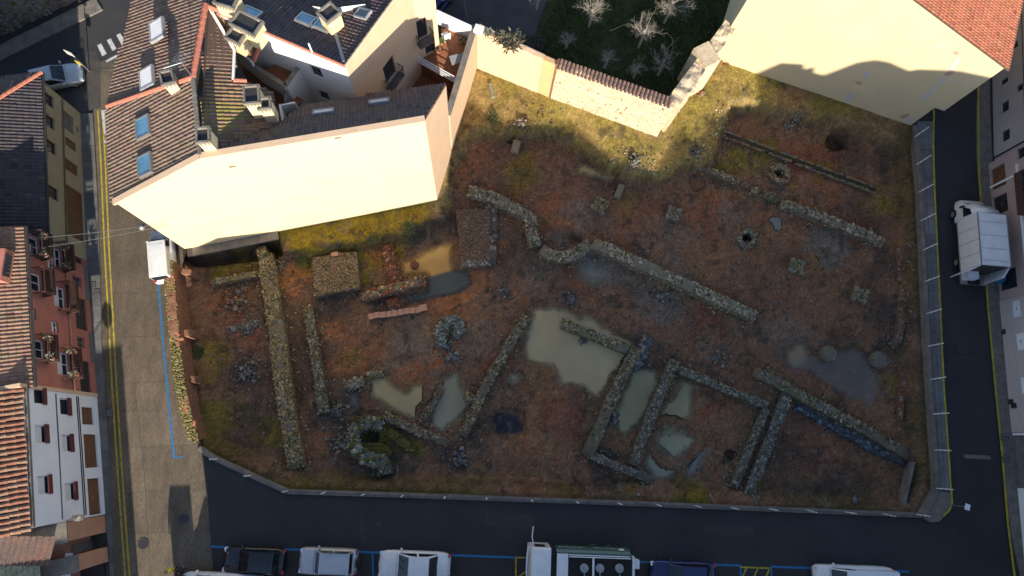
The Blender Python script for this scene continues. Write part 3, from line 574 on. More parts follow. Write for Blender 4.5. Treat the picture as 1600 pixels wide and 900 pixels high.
TILE_T = None
def plane_of(P):
    n = (P[1] - P[0]).cross(P[2] - P[0]).normalized(); return -n if n.z < 0 else n
def roof(parent, P, tint, pitch=.22, course=.36, name='roof_slope', thick=.12, var=.13, rise=.055, holes=(), down=None, single=False, extra=None):
    """sloped roof: a slab and, on it, real barrel tiles laid in courses, the lower edge of each course lifted"""
    P = [Vector(p) for p in P]; n = plane_of(P)
    sl = MB(); sl.slab([p - n * .02 for p in P], thick); so = sl.build(name, M['roofbase'], parent)
    d = Vector((n.x, n.y, 0)).normalized() if down is None else Vector(down); d = (d - n * d.dot(n)).normalized(); s = n.cross(d)
    o = P[0]; Q = np.array([((p - o).dot(s), (p - o).dot(d)) for p in P])
    S = np.arange(Q[:, 0].min(), Q[:, 0].max(), pitch); D = np.arange(Q[:, 1].min(), Q[:, 1].max(), course); SS, DD = np.meshgrid(S, D)
    cs = SS + pitch / 2; cd = DD + course / 2; keep = sdf(cs, cd, [tuple(q) for q in Q]) < -.02
    for hp in holes: keep &= sdf(cs, cd, [((Vector(p) - o).dot(s), (Vector(p) - o).dot(d)) for p in hp]) > .1
    SS = SS[keep]; DD = DD[keep]; nT = len(SS)
    sx = np.array([0, .22, .34, .5, .66, .78, 1.0]) * pitch; sz = np.array([0, .004, rise * .75, rise, rise * .75, .004, 0])
    jit = (rng.random((nT, 1)) - .5) * .028
    V = np.zeros((nT, 14, 3))
    V[:, :7, 0] = SS[:, None] + sx; V[:, 7:, 0] = SS[:, None] + sx; V[:, :7, 1] = DD[:, None] - .02; V[:, 7:, 1] = DD[:, None] + course + .015 + jit
    V[:, :7, 2] = sz + .004; V[:, 7:, 2] = sz + .030 + jit
    W = np.array(o)[None, None] + V[..., :1] * np.array(s) + V[..., 1:2] * np.array(d) + V[..., 2:] * np.array(n)
    f = np.array([(i, i + 7, i + 8, i + 1) for i in range(6)]); lip = np.array([(7, 8, 12, 13), (8, 9, 11, 12), (9, 10, 10, 11)])[:2]
    fl = np.concatenate([f, lip]) ; F = (fl[None] + (np.arange(nT) * 14)[:, None, None]).reshape(-1, 4)
    # orientation check
    a, b_, c_ = W[0, 0], W[0, 7], W[0, 8]
    if np.dot(np.cross(b_ - a, c_ - a), np.array(n)) < 0: F = F[:, ::-1]
    cc = np.array(tint)[None] * (1 + (rng.random((nT, 1)) - .5) * 2 * var) * (1 + (rng.random((nT, 3)) - .5) * .16)
    odd = rng.random(nT) < .05; cc[odd] *= rng.uniform(.6, .85, (odd.sum(), 1)); odd = rng.random(nT) < .02; cc[odd] = cc[odd] * .6 + np.array((.10, .095, .05)) * .6
    if extra is not None: cc = extra(cc, W.mean(1))
    np_mesh('roof_tiles', W.reshape(-1, 3), F, M['tile'], so, 'stuff', np.repeat(cc, 14, 0))
    return so
def ridge_tiles(parent, pts, r=.13, step=.38, m='ridge'):
    b = MB()
    for a, c in zip(pts, pts[1:]):
        a = Vector(a); c = Vector(c); L = (c - a).length; k = max(1, int(L / step)); d = (c - a) / L; s = d.cross(Vector((0, 0, 1))).normalized(); u = s.cross(d)
        for i in range(k):
            p, q = a + d * (L * i / k), a + d * (L * (i + 1) / k + .03); V = []
            for pp, rr in ((p, r * 1.08), (q, r * .92)):
                V += [pp + s * math.cos(t) * rr + u * (math.sin(t) * rr - .02) for t in (0, .7, 1.57, 2.44, 3.14)]
            b.add(V, [(j, j + 1, j + 6, j + 5) for j in range(4)] + [(0, 4, 3, 2, 1), (5, 6, 7, 8, 9)])
    return b.build('ridge_tiles', M[m], parent, kind='stuff')
def chimney(parent, u, v, ztop, sx, sy, h, rz, m='cream', vents=True):
    c = site(u, v, ztop - .1); b = MB(); b.box((c.x, c.y, ztop - h / 2 - .35), (sx, sy, h), rz); st = b.build('chimney', M[m], parent)
    k = MB(); R = Matrix.Rotation(rz, 3, 'Z')
    zt = ztop - .12
    for (dx, dy, ax, ay) in ((0, sy / 2, sx + .16, .10), (0, -sy / 2, sx + .16, .10), (sx / 2, 0, .10, sy - .02), (-sx / 2, 0, .10, sy - .02)):
        q = R @ Vector((dx, dy, 0)); k.box((c.x + q.x, c.y + q.y, zt), (ax, ay, .24), rz)
    if vents:
        nn = max(3, int(sx / .16))
        for i in range(nn):
            for sd in (-1, 1):
                q = R @ Vector((-sx / 2 + sx * (i + .5) / nn, sd * sy / 2, 0)); k.box((c.x + q.x, c.y + q.y, zt - .235), (.05, .07, .24), rz)
    k.build('cap', M['concrete'], st)
    q = MB(); q.box((c.x, c.y, zt - .1), (sx - .08, sy - .08, .1), rz); q.build('dark_flue_fill', M['darkmetal'], st)  # dark fill stands in for the shaded flue opening
    return st
def skylight(parent, p0, n, u, v, w_, h_, m='bluepane', d=None, lift=.16):
    c = onplane(p0 + n * lift, n, u, v); d = Vector((n.x, n.y, 0)).normalized() if d is None else d; d = (d - n * d.dot(n)).normalized(); s = n.cross(d)
    b = MB(); t = .10
    def bx(mb, a0, a1, b0, b1, z0, z1):
        P = [c + s * a + d * e + n * z for z in (z0, z1) for a, e in ((a0, b0), (a1, b0), (a1, b1), (a0, b1))]
        mb.add(P, [(3, 2, 1, 0), (4, 5, 6, 7), (0, 1, 5, 4), (1, 2, 6, 5), (2, 3, 7, 6), (3, 0, 4, 7)])
    for a0, a1, b0, b1 in ((-w_ / 2 - t, w_ / 2 + t, -h_ / 2 - t, -h_ / 2), (-w_ / 2 - t, w_ / 2 + t, h_ / 2, h_ / 2 + t), (-w_ / 2 - t, -w_ / 2, -h_ / 2, h_ / 2), (w_ / 2, w_ / 2 + t, -h_ / 2, h_ / 2)): bx(b, a0, a1, b0, b1, -lift, .03)
    o = b.build('skylight', M['greymetal' if m == 'bluepane' else 'lead'], parent); p = MB(); bx(p, -w_ / 2, w_ / 2, -h_ / 2, h_ / 2, -lift, 0); p.build('pane', M[m], o); return o

# ------------------------------------------------------------------ the long cream house beside the dig
ctr = Vector((4, 12, 0))
FH = thing('cream_house', 'large house with a blank cream end wall and brown tiled roofs, beside the dig', 'house', FRONT[0])
A0, S0 = FRONT; Apk = Vector((-14.70, 15.31, 13.88)); At = Vector((-20.85, 13.97, 10.2)); SEt = Vector((-2.81, 17.86, 13.4)); NEt = Vector((-1.77, 21.71, 10.36))
Wt = Vector((-20.95, 28.2, 10.2)); W1 = site(173, 165, 10.2); R1 = site(302, 122, 13.88); R2 = site(322, 8, 13.88); R3 = R2 + (R2 - R1).normalized() * 5; Wt = W1 + (site(215, -20, 10.2) - W1) * 1.2
b = MB(); up = Vector((0, 0, 1))
b.add([A0 - up * 1.5, S0 - up * 1.5, SEt, Apk, At], [(0, 1, 2, 3, 4)]); b.build('front_wall', M['cream'], FH)
b = MB(); b.add([S0 - up * 1.5, Vector((NEt.x, NEt.y, 0)), NEt, SEt], [(0, 1, 2, 3)]); b.build('gable_wall', M['peach'], FH)
b = MB(); Bk = Vector((-10.4, 19.94, 0)); b.add([Vector((NEt.x, NEt.y, 0)), Bk, Bk + up * 10.55, NEt], [(0, 1, 2, 3)])
b.build('rear_wall', M['peach'], FH); b = MB(); b.add([A0 * 1, At, W1, Vector((W1.x, W1.y, 0)), ], [(0, 1, 2, 3)]); b.add([Vector((W1.x, W1.y, 0)), W1, Wt, Vector((Wt.x, Wt.y, 0))], [(0, 1, 2, 3)]); b.build('street_wall', M['peach'], FH)
FF = Face(A0, S0, ctr)
pl = MB(); FF.box(pl, .1, 6.6, -.22, -.02, 0, .62); pl.build('plinth_ledge', M['concrete'], FH)
# coping along the top of the front wall, one tile's width
cop = MB(); vent = MB()
for a, c in ((At, Apk), (Apk, SEt)): cop.beam(a + FF.n * .05 + up * .05, c + FF.n * .05 + up * .05, .36, .16)
cop.build('verge_coping', M['peach'], FH)
for u, v in ((363, 260), (528, 215), (655, 192)):
    s_, z_ = FF.sz(u, v); q = MB(); FF.box(q, s_ - .2, s_ + .2, z_ - .1, z_ + .1, .002, .03); q.build('vent', M['concrete'], FH)
BROWN = (.20, .138, .105); RUST = (.24, .125, .085); DK = (.15, .098, .08)
ov = (At - Apk); nW = plane_of([At, Apk, R1])
dW_ = Vector((nW.x, nW.y, 0)).normalized()
eo = lambda p: p + (dW_ - nW * dW_.dot(nW)).normalized() * .25
ws = roof(FH, [eo(At), Apk, R1, eo(W1)], BROWN, pitch=.235); ws2 = roof(FH, [eo(W1) + up * .02, R1 + up * .02, R3 + up * .02, eo(Wt) + up * .02], (.21, .14, .105), pitch=.235)
rd = (R1 - Apk).normalized(); e_ = Vector((rd.y, -rd.x, 0)); es = (e_ * math.cos(math.radians(24)) - up * math.sin(math.radians(24))); nE = rd.cross(es).normalized(); nE = nE if nE.z > 0 else -nE
nS = plane_of([Apk, SEt, NEt]); E = lambda u, v: onplane(Apk, nE, u, v); Sh = lambda u, v: onplane(Apk, nS, u, v)
vd = nE.cross(nS); vd = vd if vd.x > 0 else -vd; vd.normalize(); V1 = Apk + vd * 4.6
def mossy(cc, p):
    q = E(350, 175); t = np.exp(-((p[:, 0] - q.x) ** 2 + (p[:, 1] - q.y) ** 2) / 2.2)[:, None] * (rng.random((len(p), 1)) > .4); return cc * (1 - t) + np.array((.22, .18, .06)) * t
roof(FH, [Apk + up * .01, V1 + up * .01, E(438, 178), E(420, 140), E(382, 126), E(364, 125), E(366, 80), E(327, 14), R2 + up * .01], (.225, .14, .10), pitch=.235, extra=mossy)
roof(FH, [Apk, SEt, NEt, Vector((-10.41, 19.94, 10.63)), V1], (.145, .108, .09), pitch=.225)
ridge_tiles(FH, [Apk + up * .06, R1 + up * .06], m='tile' if False else 'concrete'); ridge_tiles(FH, [R1 + up * .07, R2 + up * .07], r=.16); ridge_tiles(FH, [eo(W1) + up * .1, R1 + up * .1], r=.15)
vg = MB(); vg.beam(E(327, 14) + nE * .1, E(366, 80) + nE * .1, .16, .14); vg.beam(E(366, 80) + nE * .1, E(364, 125) + nE * .1, .12, .14); vg.build('verge_trim', M['white'], FH)
ridge_tiles(FH, [E(364, 126) + nE * .08, E(384, 127) + nE * .08], r=.12)
for u, v in ((244, 46), (228, 121)): skylight(FH, W1 + nW * .06, nW, u, v, 1.05, .95, 'blind')
for u, v in ((222, 198), (225, 257)): skylight(FH, At + nW * .04, nW, u, v, 1.05, .95, 'bluepane')
for u, v in ((505, 173), (592, 157)): skylight(FH, Apk + nS * .04, nS, u, v, 1.05, .42, 'blind', lift=.1)
chimney(FH, 261, 121, 14.3, .62, .75, 1.25, .32); chimney(FH, 317, 211, 15.2, .62, .78, 1.1, .12); chimney(FH, 393, 148, 14.6, .75, 1.0, 1.5, .12); chimney(FH, 413, 162, 14.1, .62, .62, 1.5, .12)
# aerial on the ridge: mast with a toothed boom and a grid
ar = MB(); p = R1 + up * .1; ar.tube([p, p + up * 1.6], .025); t0 = p + up * 1.5; ar.tube([t0, t0 + Vector((-.9, -.35, 0))], .02)
for k in range(8):
    q = t0 + Vector((-.9, -.35, 0)) * (k / 8 + .1); ar.tube([q + Vector((.08, -.22, 0)), q + Vector((-.08, .22, 0))], .012, 4)
for k in range(6):
    q = p + up * 1.1 + Vector((-.35, .25, 0)) + Vector((.3, .55, 0)) * (k / 5); ar.tube([q + Vector((-.35, .12, 0)), q + Vector((.25, -.1, 0))], .014, 4)
ar.tube([p + up * 1.1, p + up * 1.1 + Vector((-.2, .7, .1))], .018); ar.build('aerial', M['greymetal'], FH)

# ------------------------------------------------------------------ white and peach house behind, roofs falling inwards
K = site(540, 105, 13.2); Aw = site(398, 45, 13.2); Ax = K + (Aw - K) * 1.42; Bw = site(617, 0, 13.2)
RH = thing('courtyard_house', 'white and peach house with inward sloping dark roofs above the terraces', 'house', (K.x, K.y, 0))
crease = site(646, 85, 4.5); rc = site(687, 75, 4.5); dB = (Bw - K).normalized(); crs = K + dB * (crease - K).dot(dB)
FA = Face(Ax, K, Vector((-10, 0, 0))); FB_ = Face(K, crs, Vector((10, 15, 0))); FC = Face(crs, rc, Vector((3, 10, 0)))
wA = [FA.rect((486, 103), (503, 124)), FA.rect((501, 142), (514, 158)), FA.rect((456, 136), (475, 158))]
wA = [rcw(FA, 495, 113, .75, 1.3), rcw(FA, 507, 150, .7, 1.2), rcw(FA, 466, 146, 1.0, 1.6)]
wA = [r for r in wA if r[1] - r[0] > .2 and r[3] - r[2] > .2]
_, oA = wall_open(FA, RH, M['white'], 3.0, 13.1, wA)
for r in oA: window(FA, RH, r, 'dark', frame='dark')
wB = [rcw(FB_, 609, 110, 1.15, 2.2)]
_, oB = wall_open(FB_, RH, M['peach'], 2.4, 13.1, wB); _, oC = wall_open(FC, RH, M['peach'], 2.6, 13.8, [rcw(FC, 655, 48, 1.2, 2.2), [.45, 1.25, 4.5, 6.3]])
def rail(face, parent, r, m='darkmetal', out=.55):
    s0, s1, z0, z1 = r; b = MB(); zf = z0 - .05
    face.box(b, s0 - .2, s1 + .2, zf - .12, zf, .01, out); bal = b.build('balcony', M['concrete'], parent); b = MB()
    for t in np.arange(s0 - .18, s1 + .19, .14): face.box(b, t, t + .022, zf, zf + .95, out - .03, out - .008)
    for o in np.arange(.06, out - .04, .14):
        for t in (s0 - .19, s1 + .17): face.box(b, t, t + .022, zf, zf + .95, o, o + .022)
    face.box(b, s0 - .2, s1 + .2, zf + .95, zf + 1.0, out - .045, out); face.box(b, s0 - .2, s0 - .16, zf + .952, zf + 1.0, .01, out - .05); face.box(b, s1 + .16, s1 + .2, zf + .952, zf + 1.0, .01, out - .05)
    b.build('railing', M[m], bal); return bal
for f, O in ((FB_, oB), (FC, oC)):
    for r in O: window(f, RH, r, 'dark', frame='dark')
rail(FB_, RH, oB[0]); rail(FC, RH, oC[0])
sl = math.radians(24)
def inward(a, c, face):     # plane through the wall head, falling away from the face
    d = -face.n * math.cos(sl) - up * math.sin(sl); n = (c - a).cross(d).normalized(); return (n if n.z > 0 else -n), d
nA, dA = inward(Ax, K, FA); nB, dBn = inward(K, Bw, FB_); va = nA.cross(nB).normalized(); va = va if va.y > 0 else -va
Vend = K + va * 10; Bfar = K + dB * 14
RA = [Ax, K, Vend, Ax + dA * 9.5]; RB = [K, Bfar, Bfar + dBn * 9, Vend]
up1 = up * .06
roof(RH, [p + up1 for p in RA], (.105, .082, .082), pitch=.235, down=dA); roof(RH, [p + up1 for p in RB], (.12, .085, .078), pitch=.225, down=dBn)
vm = MB(); vm.tube([K + va * .3 + up * .10, K + va * 5 + up * .10], .13, 6); vm.build('valley_gutter', M['lead'], RH)
ridge_tiles(RH, [Ax + up * .1, K + up * .1], r=.10); ridge_tiles(RH, [K + up * .1, Bfar + up * .1], r=.12, m='peach')
cpw = MB(); cpw.beam(Ax + FA.n * .08 + up * .0, K + FA.n * .08, .14, .2); cpw.build('wall_head', M['white'], RH); cpw = MB(); cpw.beam(K + FB_.n * .08, Bfar + FB_.n * .08, .14, .2); cpw.build('wall_head', M['peach'], RH)
for u, v in ((480, 30), (503, 38)): skylight(RH, K + up1 + nA * .05, nA, u, v, 1.0, .7, 'bluepane', d=dA)
skylight(RH, K + up1 + nA * .05, nA, 393, 18, .9, .5, 'bluepane', d=dA); skylight(RH, K + up1 + nB * .05, nB, 566, 20, .5, .8, 'pane', d=dBn)
chimney(RH, 514, 20, 13.9, .95, .85, 2.6, .75, vents=False); chimney(RH, 385, 36, 14.2, 1.5, .95, 1.3, -.48); chimney(RH, 370, 53, 13.7, .85, 1.0, 1.1, -.48); chimney(RH, 354, -2, 14.6, 1.1, .9, 1.4, -.3)
# dormer terrace cut into the roof: white side walls, dark openings
dm = MB(); c1 = onplane(K, nA, 490, 15); c2 = onplane(K, nB, 572, 12); vm_ = K + va * 4.6
top = .8
dm.add([c1, vm_ - up * .4, vm_ + up * top, c1 + up * .35], [(0, 1, 2, 3)]); dm.add([vm_ - up * .4, c2, c2 + up * .35, vm_ + up * top], [(0, 1, 2, 3)]); 
dm.build('dormer_wall', M['bluewhite'], RH)
# small lit slope beside the chimneys
q = [site(326, 12, 13.6), site(354, 26, 13.3), site(386, 48, 12.8), site(414, 54, 12.4)]; q2 = [site(397, 95, 11.6), site(366, 77, 12.3)]
nn = plane_of([q[0], q[3], q2[0]]); pl_ = lambda u, v: onplane(q[0], nn, u, v)
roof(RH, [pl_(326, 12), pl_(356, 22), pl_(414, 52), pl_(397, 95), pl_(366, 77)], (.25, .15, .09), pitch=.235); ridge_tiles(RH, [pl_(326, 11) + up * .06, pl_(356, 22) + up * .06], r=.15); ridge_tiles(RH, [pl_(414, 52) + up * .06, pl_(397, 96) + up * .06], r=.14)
# small terrace let into the white wall, with tiled floor and a coping
tz = 9.4; pz = 10.35
def parapet(parent, pts, z0, z1, m, th=.18, cop='concrete'):
    b = MB(); k = MB()
    for a, c in zip(pts, pts[1:]):
        a = Vector((a[0], a[1], 0)); c = Vector((c[0], c[1], 0)); d = (c - a).normalized() * .01
        b.beam(a + up * (z0 + z1) / 2, c + up * (z0 + z1) / 2, th, z1 - z0); k.beam(a - d + up * (z1 + .035), c + d + up * (z1 + .035), th + .08, .066)
    w_ = b.build('parapet', M[m], parent); k.build('coping', M[cop], w_); return w_
T = [site(398, 104, pz), site(446, 134, pz), site(467, 104, pz)]
fl = MB(); T4 = [Vector((t.x, t.y, 0)) for t in T] + [Vector((FA.P(4.6, 0).x, FA.P(4.6, 0).y, 0))]
fl.prism([(t.x, t.y) for t in [T[0], T[1], T[2], site(428, 84, pz)]], tz - .2, tz); fl.build('terrace_floor', M['terracotta'], RH); parapet(RH, T, 5.0, pz, 'white')
b = MB(); g0 = site(398, 104, pz); g1 = site(366, 78, pz); g2 = site(378, 130, pz); b.beam(Vector((g0.x, g0.y, 8)), Vector((g1.x, g1.y, 8)), .15, 6); b.build('wall', M['bluewhite'], RH)
b = MB(); b.prism([(p.x, p.y) for p in (site(366, 84, 9), site(446, 136, 9), site(470, 150, 9), site(440, 196, 9), site(395, 150, 9))], 8.4, 8.6); b.build('terrace_floor', M['terracotta'], RH)
parapet(RH, [site(446, 138, 9.7), site(448, 160, 9.7), site(464, 164, 9.7)], 8.0, 9.7, 'concrete'); b = MB(); b.beam(site(441, 170, 10.2), site(447, 205, 10.2), .1, 1.2); b.beam(site(464, 166, 10.2), site(443, 170, 10.2), .1, 1.0); b.build('wall', M['white'], RH)
for u, v in ((411, 46), (488, 82)):
    p = onplane(K + nA * .1, nA, u, v); t = MB(); t.tube([p, p + up * .9], .05, 6); t.build('vent_pipe', M['whitemetal'], RH)

# ------------------------------------------------------------------ courtyard wall, terraces and garden wall
CW = thing('courtyard_wall', 'tall peach wall between the tiled terrace and the dig', 'wall', COURT[0])
FCW = Face(COURT[0], COURT[1], ctr); b = MB(); FCW.box(b, 4.2, FCW.L, -1.0, 5.5, -.3, 0); b.build('wall', M['peach'], CW); b = MB(); FCW.box(b, 4.22, FCW.L + .05, 5.5, 5.57, -.36, .06); b.build('coping', M['concrete'], CW)
TR = thing('terrace', 'terracotta tiled roof terrace on two levels inside the peach wall', 'terrace', (site(700, 80, 4.5).x, site(700, 80, 4.5).y, 0))
inner = FCW.P(FCW.L, 0, -.31); q0 = FCW.P(4.2, 0, -.31)
up_poly = [inner, site(690, 40, 4.5), rc, crease, site(655, 92, 4.5), FCW.P(7.2, 0, -.31)]
b = MB(); b.prism([(p.x, p.y) for p in up_poly], 2.0, 4.45); b.build('upper_floor', M['terracotta'], TR)
lo_poly = [FCW.P(7.15, 0, -.31), site(655, 93, 4.5), crs, K, Vector((-9.5, 21, 0)), Vector((NEt.x - .2, NEt.y + .05, 0)), q0]
b = MB(); b.prism([(p.x, p.y) for p in lo_poly], 1.5, 2.6); b.build('lower_floor', M['terracotta'], TR)
ra, rb_ = site(652, 96, 4.6), FCW.P(7.15, 4.6, -.35)
b = MB(); n_ = 6
for z in (.15, .4, .65, .95): b.beam(Vector((ra.x, ra.y, 4.45 + z)), Vector((rb_.x, rb_.y, 4.45 + z)), .05, .05)
for k in range(3): p = ra.lerp(rb_, k / 2); b.box((p.x, p.y, 4.95), (.07, .07, 1.0))
b.build('railing', M['whitemetal'], TR)
b = MB(); p0, p1 = site(684, 36, 4.5), site(736, 60, 4.5); b.beam(Vector((p0.x, p0.y, 5.2)), Vector((p1.x, p1.y, 5.2)), .16, 1.6); b.build('white_wall', M['white'], TR)
GW = thing('garden_wall', 'old peach and stone garden wall with a row of brown coping tiles', 'wall', COURT[1])
g = [COURT[1], site(860, 152), site(1027, 213)]; F1 = Face(g[0], g[1], Vector((8, 10, 0))); F2 = Face(g[1], g[2], Vector((8, 10, 0))); F3 = Face(site(1038, 205), site(1118, 95), Vector((30, 20, 0)))
def rough_wall(face, parent, s0, s1, z0, zt0, zt1, th, m, name='wall', amp=.06, n=40, ztop=None):
    """old wall with a weathered face and an uneven crest"""
    n = max(8, int((s1 - s0) / .16)); nz = 16; nt = 5; V = []; F = []; w_ = nz + 1 + nt + 1; sd = random.randrange(1000)
    tt = s0 + (s1 - s0) * np.arange(n + 1) / n
    crest = (fnoise(tt, tt * 0, 1.1, sd, 4) - .5) * amp * 3
    for i in range(n + 1):
        zt = zt0 + (zt1 - zt0) * i / n + crest[i]; zz = z0 + (zt - z0) * np.arange(nz + 1) / nz
        fo = (fnoise(np.full(nz + 1, tt[i]), zz, .55, sd + 9, 3) - .5) * amp * 1.6
        for j in range(nz + 1): V.append(face.P(tt[i], zz[j], fo[j]))
        oo = th * np.arange(1, nt + 1) / nt; fh = (fnoise(np.full(nt, tt[i]), oo, .5, sd + 21, 3) - .5) * amp * 2.2
        for j in range(nt): V.append(face.P(tt[i], zt + fh[j] - (.02 if j == nt - 1 else 0), -oo[j]))
        V.append(face.P(tt[i], z0, -th))
    for i in range(n):
        for j in range(w_ - 1): F.append((i * w_ + j, (i + 1) * w_ + j, (i + 1) * w_ + j + 1, i * w_ + j + 1))
    F += [tuple(range(w_)), tuple(range(n * w_ + w_ - 1, n * w_ - 1, -1))]
    if face.d.cross(face.n).z > 0: F = [f[::-1] for f in F]
    b = MB(); b.add(V, F); return b.build(name, m, parent)
rough_wall(F1, GW, .02, F1.L - 1.1, -1.0, 5.3, 4.75, .4, M['peach'], amp=.03); rough_wall(F1, GW, F1.L - 1.09, F1.L, -1.0, 4.72, 4.65, .4, M['orangerender'], amp=.04, n=12)
rough_wall(F2, GW, .03, F2.L, -1.0, 4.55, 4.75, .5, M['oldwall'], amp=.09, n=70)
def face_stones(face, parent, n, s0, s1, z0, z1, cols, size=(.09, .2), name='face_stones'):
    Ps = np.array([tuple(face.P(random.uniform(s0, s1), random.uniform(z0, z1), -.02)) for _ in range(n)]); Rs = rng.uniform(*size, n)
    return stone_stuff(name, Ps, Rs * .8, cols, parent, .5)
face_stones(F2, GW, 420, .1, F2.L - .1, -.4, 4.2, stone_cols(420, (.50, .42, .30), .22, 0, .05), (.08, .17))
b = MB(); F2.box(b, -.1, .02, -.9, 4.9, -.45, .06); b.build('brick_quoin', M['oldbrick'], GW)
# coping tiles: single barrels laid across the wall head
tm = MB(); V = [(x * .115, y, .10 * math.sin(a)) for y in (-.42, .38) for a, x in ((0, 1), (.7, .77), (1.57, 0), (2.44, -.77), (3.14, -1))]
tm.add(V, [(j, j + 1, j + 6, j + 5) for j in range(4)] + [(0, 4, 3, 2, 1), (5, 6, 7, 8, 9)]); t0 = tm.build('coping_tile', M['brown'], GW, local=True); ORG[t0] = ORG[GW]; t0.data.materials[0] = mat('dark_tile', (.20, .12, .095), (.10, .065, .055), scale=3, bump=.4, fine=(12, .3))
nT = 29; rzT = math.atan2(F2.n.y, F2.n.x) - math.pi / 2
for k in range(nT):
    t = .15 + (F2.L - .55) * k / (nT - 1); p = F2.P(t, 4.62 + .2 * k / nT, -.22 + random.uniform(-.03, .03)); rot = (random.uniform(-.06, .06) + .16, random.uniform(-.05, .05), rzT + random.uniform(-.06, .06) + math.pi)
    if k == 0: t0.location = p - ORG[GW]; t0.rotation_euler = rot
    else: piece('coping_tile', t0.data, GW, p, rot)
GR = thing('return_wall', 'crumbling mortar topped stone wall running up to the yellow gable', 'wall', site(1038, 205))
rough_wall(F3, GR, 0, F3.L + .35, -1.0, 4.4, 4.2, 1.0, M['oldwall'], amp=.14, n=40); face_stones(F3, GR, 160, .1, F3.L - 1.7, -.4, 3.4, stone_cols(160, (.48, .41, .30), .22, 0, .05), (.08, .17)); b = MB(); p = site(1102, 90, 4.0); b.box((p.x, p.y, 1.8), (1.3, 1.7, 5.4), .5); b.build('pier', M['oldwall'], GR)
b = tag(MB().box(site(748, 46, 5.9), (.62, .5, .45), -.35).build('junction_box', M['whitemetal'], bevel=.03), 'white metal box on the corner where peach walls meet', 'box')

# ------------------------------------------------------------------ big yellow gable on the right
GH = thing('gable_house', 'tall house with a pale yellow patched gable and an orange tiled roof', 'house', RIGHTW[0])
FR_ = Face(RIGHTW[0], RIGHTW[1], Vector((15, 10, 0))); L = FR_.L; zc = 9.2; sp = 8.4; zp = 12.35; Lu = L + .75
b = MB(); b.add([FR_.P(-.4, -.6), FR_.P(L, -.6), FR_.P(L, 2.9), FR_.P(Lu, 2.9), FR_.P(Lu, zc), FR_.P(sp, zp), FR_.P(-.4, 9.3)], [(0, 1, 2, 3, 4, 5, 6)])
bw = [(L, -.6), (L, 2.9), (Lu, 2.9), (Lu, zc)]
for (s0, z0), (s1, z1) in zip(bw, bw[1:]): b.add([FR_.P(s0, z0), FR_.P(s0, z0, -14), FR_.P(s1, z1, -14), FR_.P(s1, z1)], [(0, 1, 2, 3)])
b.add([FR_.P(-.4, -.6), FR_.P(-.4, 9.3), FR_.P(-.4, 9.3, -14), FR_.P(-.4, -.6, -14)], [(0, 1, 2, 3)]); b.build('gable_wall', M['yellowwall'], GH)
o = .12
RT = (.40, .145, .085); rs = roof(GH, [FR_.P(sp, zp + .1, .1), FR_.P(Lu + .35, zc - .05, .1), FR_.P(Lu + .35, zc - .05, -14), FR_.P(sp, zp + .1, -14)], RT, pitch=.22, var=.15)
roof(GH, [FR_.P(sp, zp + .1, .1), FR_.P(-.7, 9.25, .1), FR_.P(-.7, 9.25, -14), FR_.P(sp, zp + .1, -14)], RT, pitch=.22, var=.15); ridge_tiles(GH, [FR_.P(sp, zp + .2, .1), FR_.P(sp, zp + .2, -14)])
def strip_on(face, pts, wd, m, name, parent, o=.006):
    """ragged trowelled repair patch"""
    b = MB(); P = [face.sz(u, v) for u, v in pts]; Lf = []; Rt = []
    for (a, za), (c, zb) in zip(P, P[1:]):
        dx, dz = c - a, zb - za; l_ = math.hypot(dx, dz); nx, nz_ = -dz / l_, dx / l_; k = max(3, int(l_ / .22))
        for i in range(k + 1):
            t = i / k; e = 1 if 0 < i < k else .55; wl, wr = wd / 2 * random.uniform(.55, 1.25) * e, wd / 2 * random.uniform(.55, 1.25) * e
            Lf.append((a + dx * t + nx * wl, za + dz * t + nz_ * wl)); Rt.append((a + dx * t - nx * wr, za + dz * t - nz_ * wr))
    n = len(Lf); V = [face.P(s_, z_, o) for s_, z_ in Lf] + [face.P(s_, z_, o) for s_, z_ in Rt]; b.add(V, [(i, i + 1, n + i + 1, n + i) for i in range(n - 1)])
    return b.build(name, m, parent)
strip_on(FR_, [(1500, 90), (1476, 122), (1438, 159)], .30, M['patch'], 'mortar_patch', GH); strip_on(FR_, [(1358, 112), (1350, 122)], .4, M['patch'], 'mortar_patch', GH); strip_on(FR_, [(1331, 145), (1324, 158)], .55, M['patch'], 'mortar_patch', GH)
strip_on(FR_, [(1337, 128), (1346, 132)], .35, M['patchred'], 'mortar_patch', GH, .009); strip_on(FR_, [(1478, 118), (1488, 110)], .5, M['patchred'], 'mortar_patch', GH, .012); strip_on(FR_, [(1408, 184), (1420, 178)], .5, M['patchred'], 'mortar_patch', GH); strip_on(FR_, [(1414, 191), (1426, 184)], .4, M['patch'], 'mortar_patch', GH, .009)
strip_on(FR_, [(1490, 84), (1498, 82)], .5, M['patchred'], 'mortar_patch', GH); strip_on(FR_, [(1474, 126), (1510, 132)], .12, M['patch'], 'mortar_patch', GH, .009); strip_on(FR_, [(1420, 57), (1434, 64)], .1, M['patch'], 'mortar_patch', GH); strip_on(FR_, [(1462, 71), (1470, 73)], .2, M['patch'], 'mortar_patch', GH)

# ------------------------------------------------------------------ houses along the left street
EAST = Vector((10, 0, 0))
def side_box(parent, face, z1, m, depth=9.0, z0=-.2):
    b = MB(); face.box(b, 0.01, face.L - .01, z0, z1, -.45, -depth); return b.build('wall', m, parent)
BG = Face(site(126.6, 178), site(137, 408), EAST); RD = Face(site(137, 408), site(153, 618), EAST); WH = Face(site(153, 618), site(166, 803), EAST); BK = Face(site(166, 803), site(176, 930), EAST)
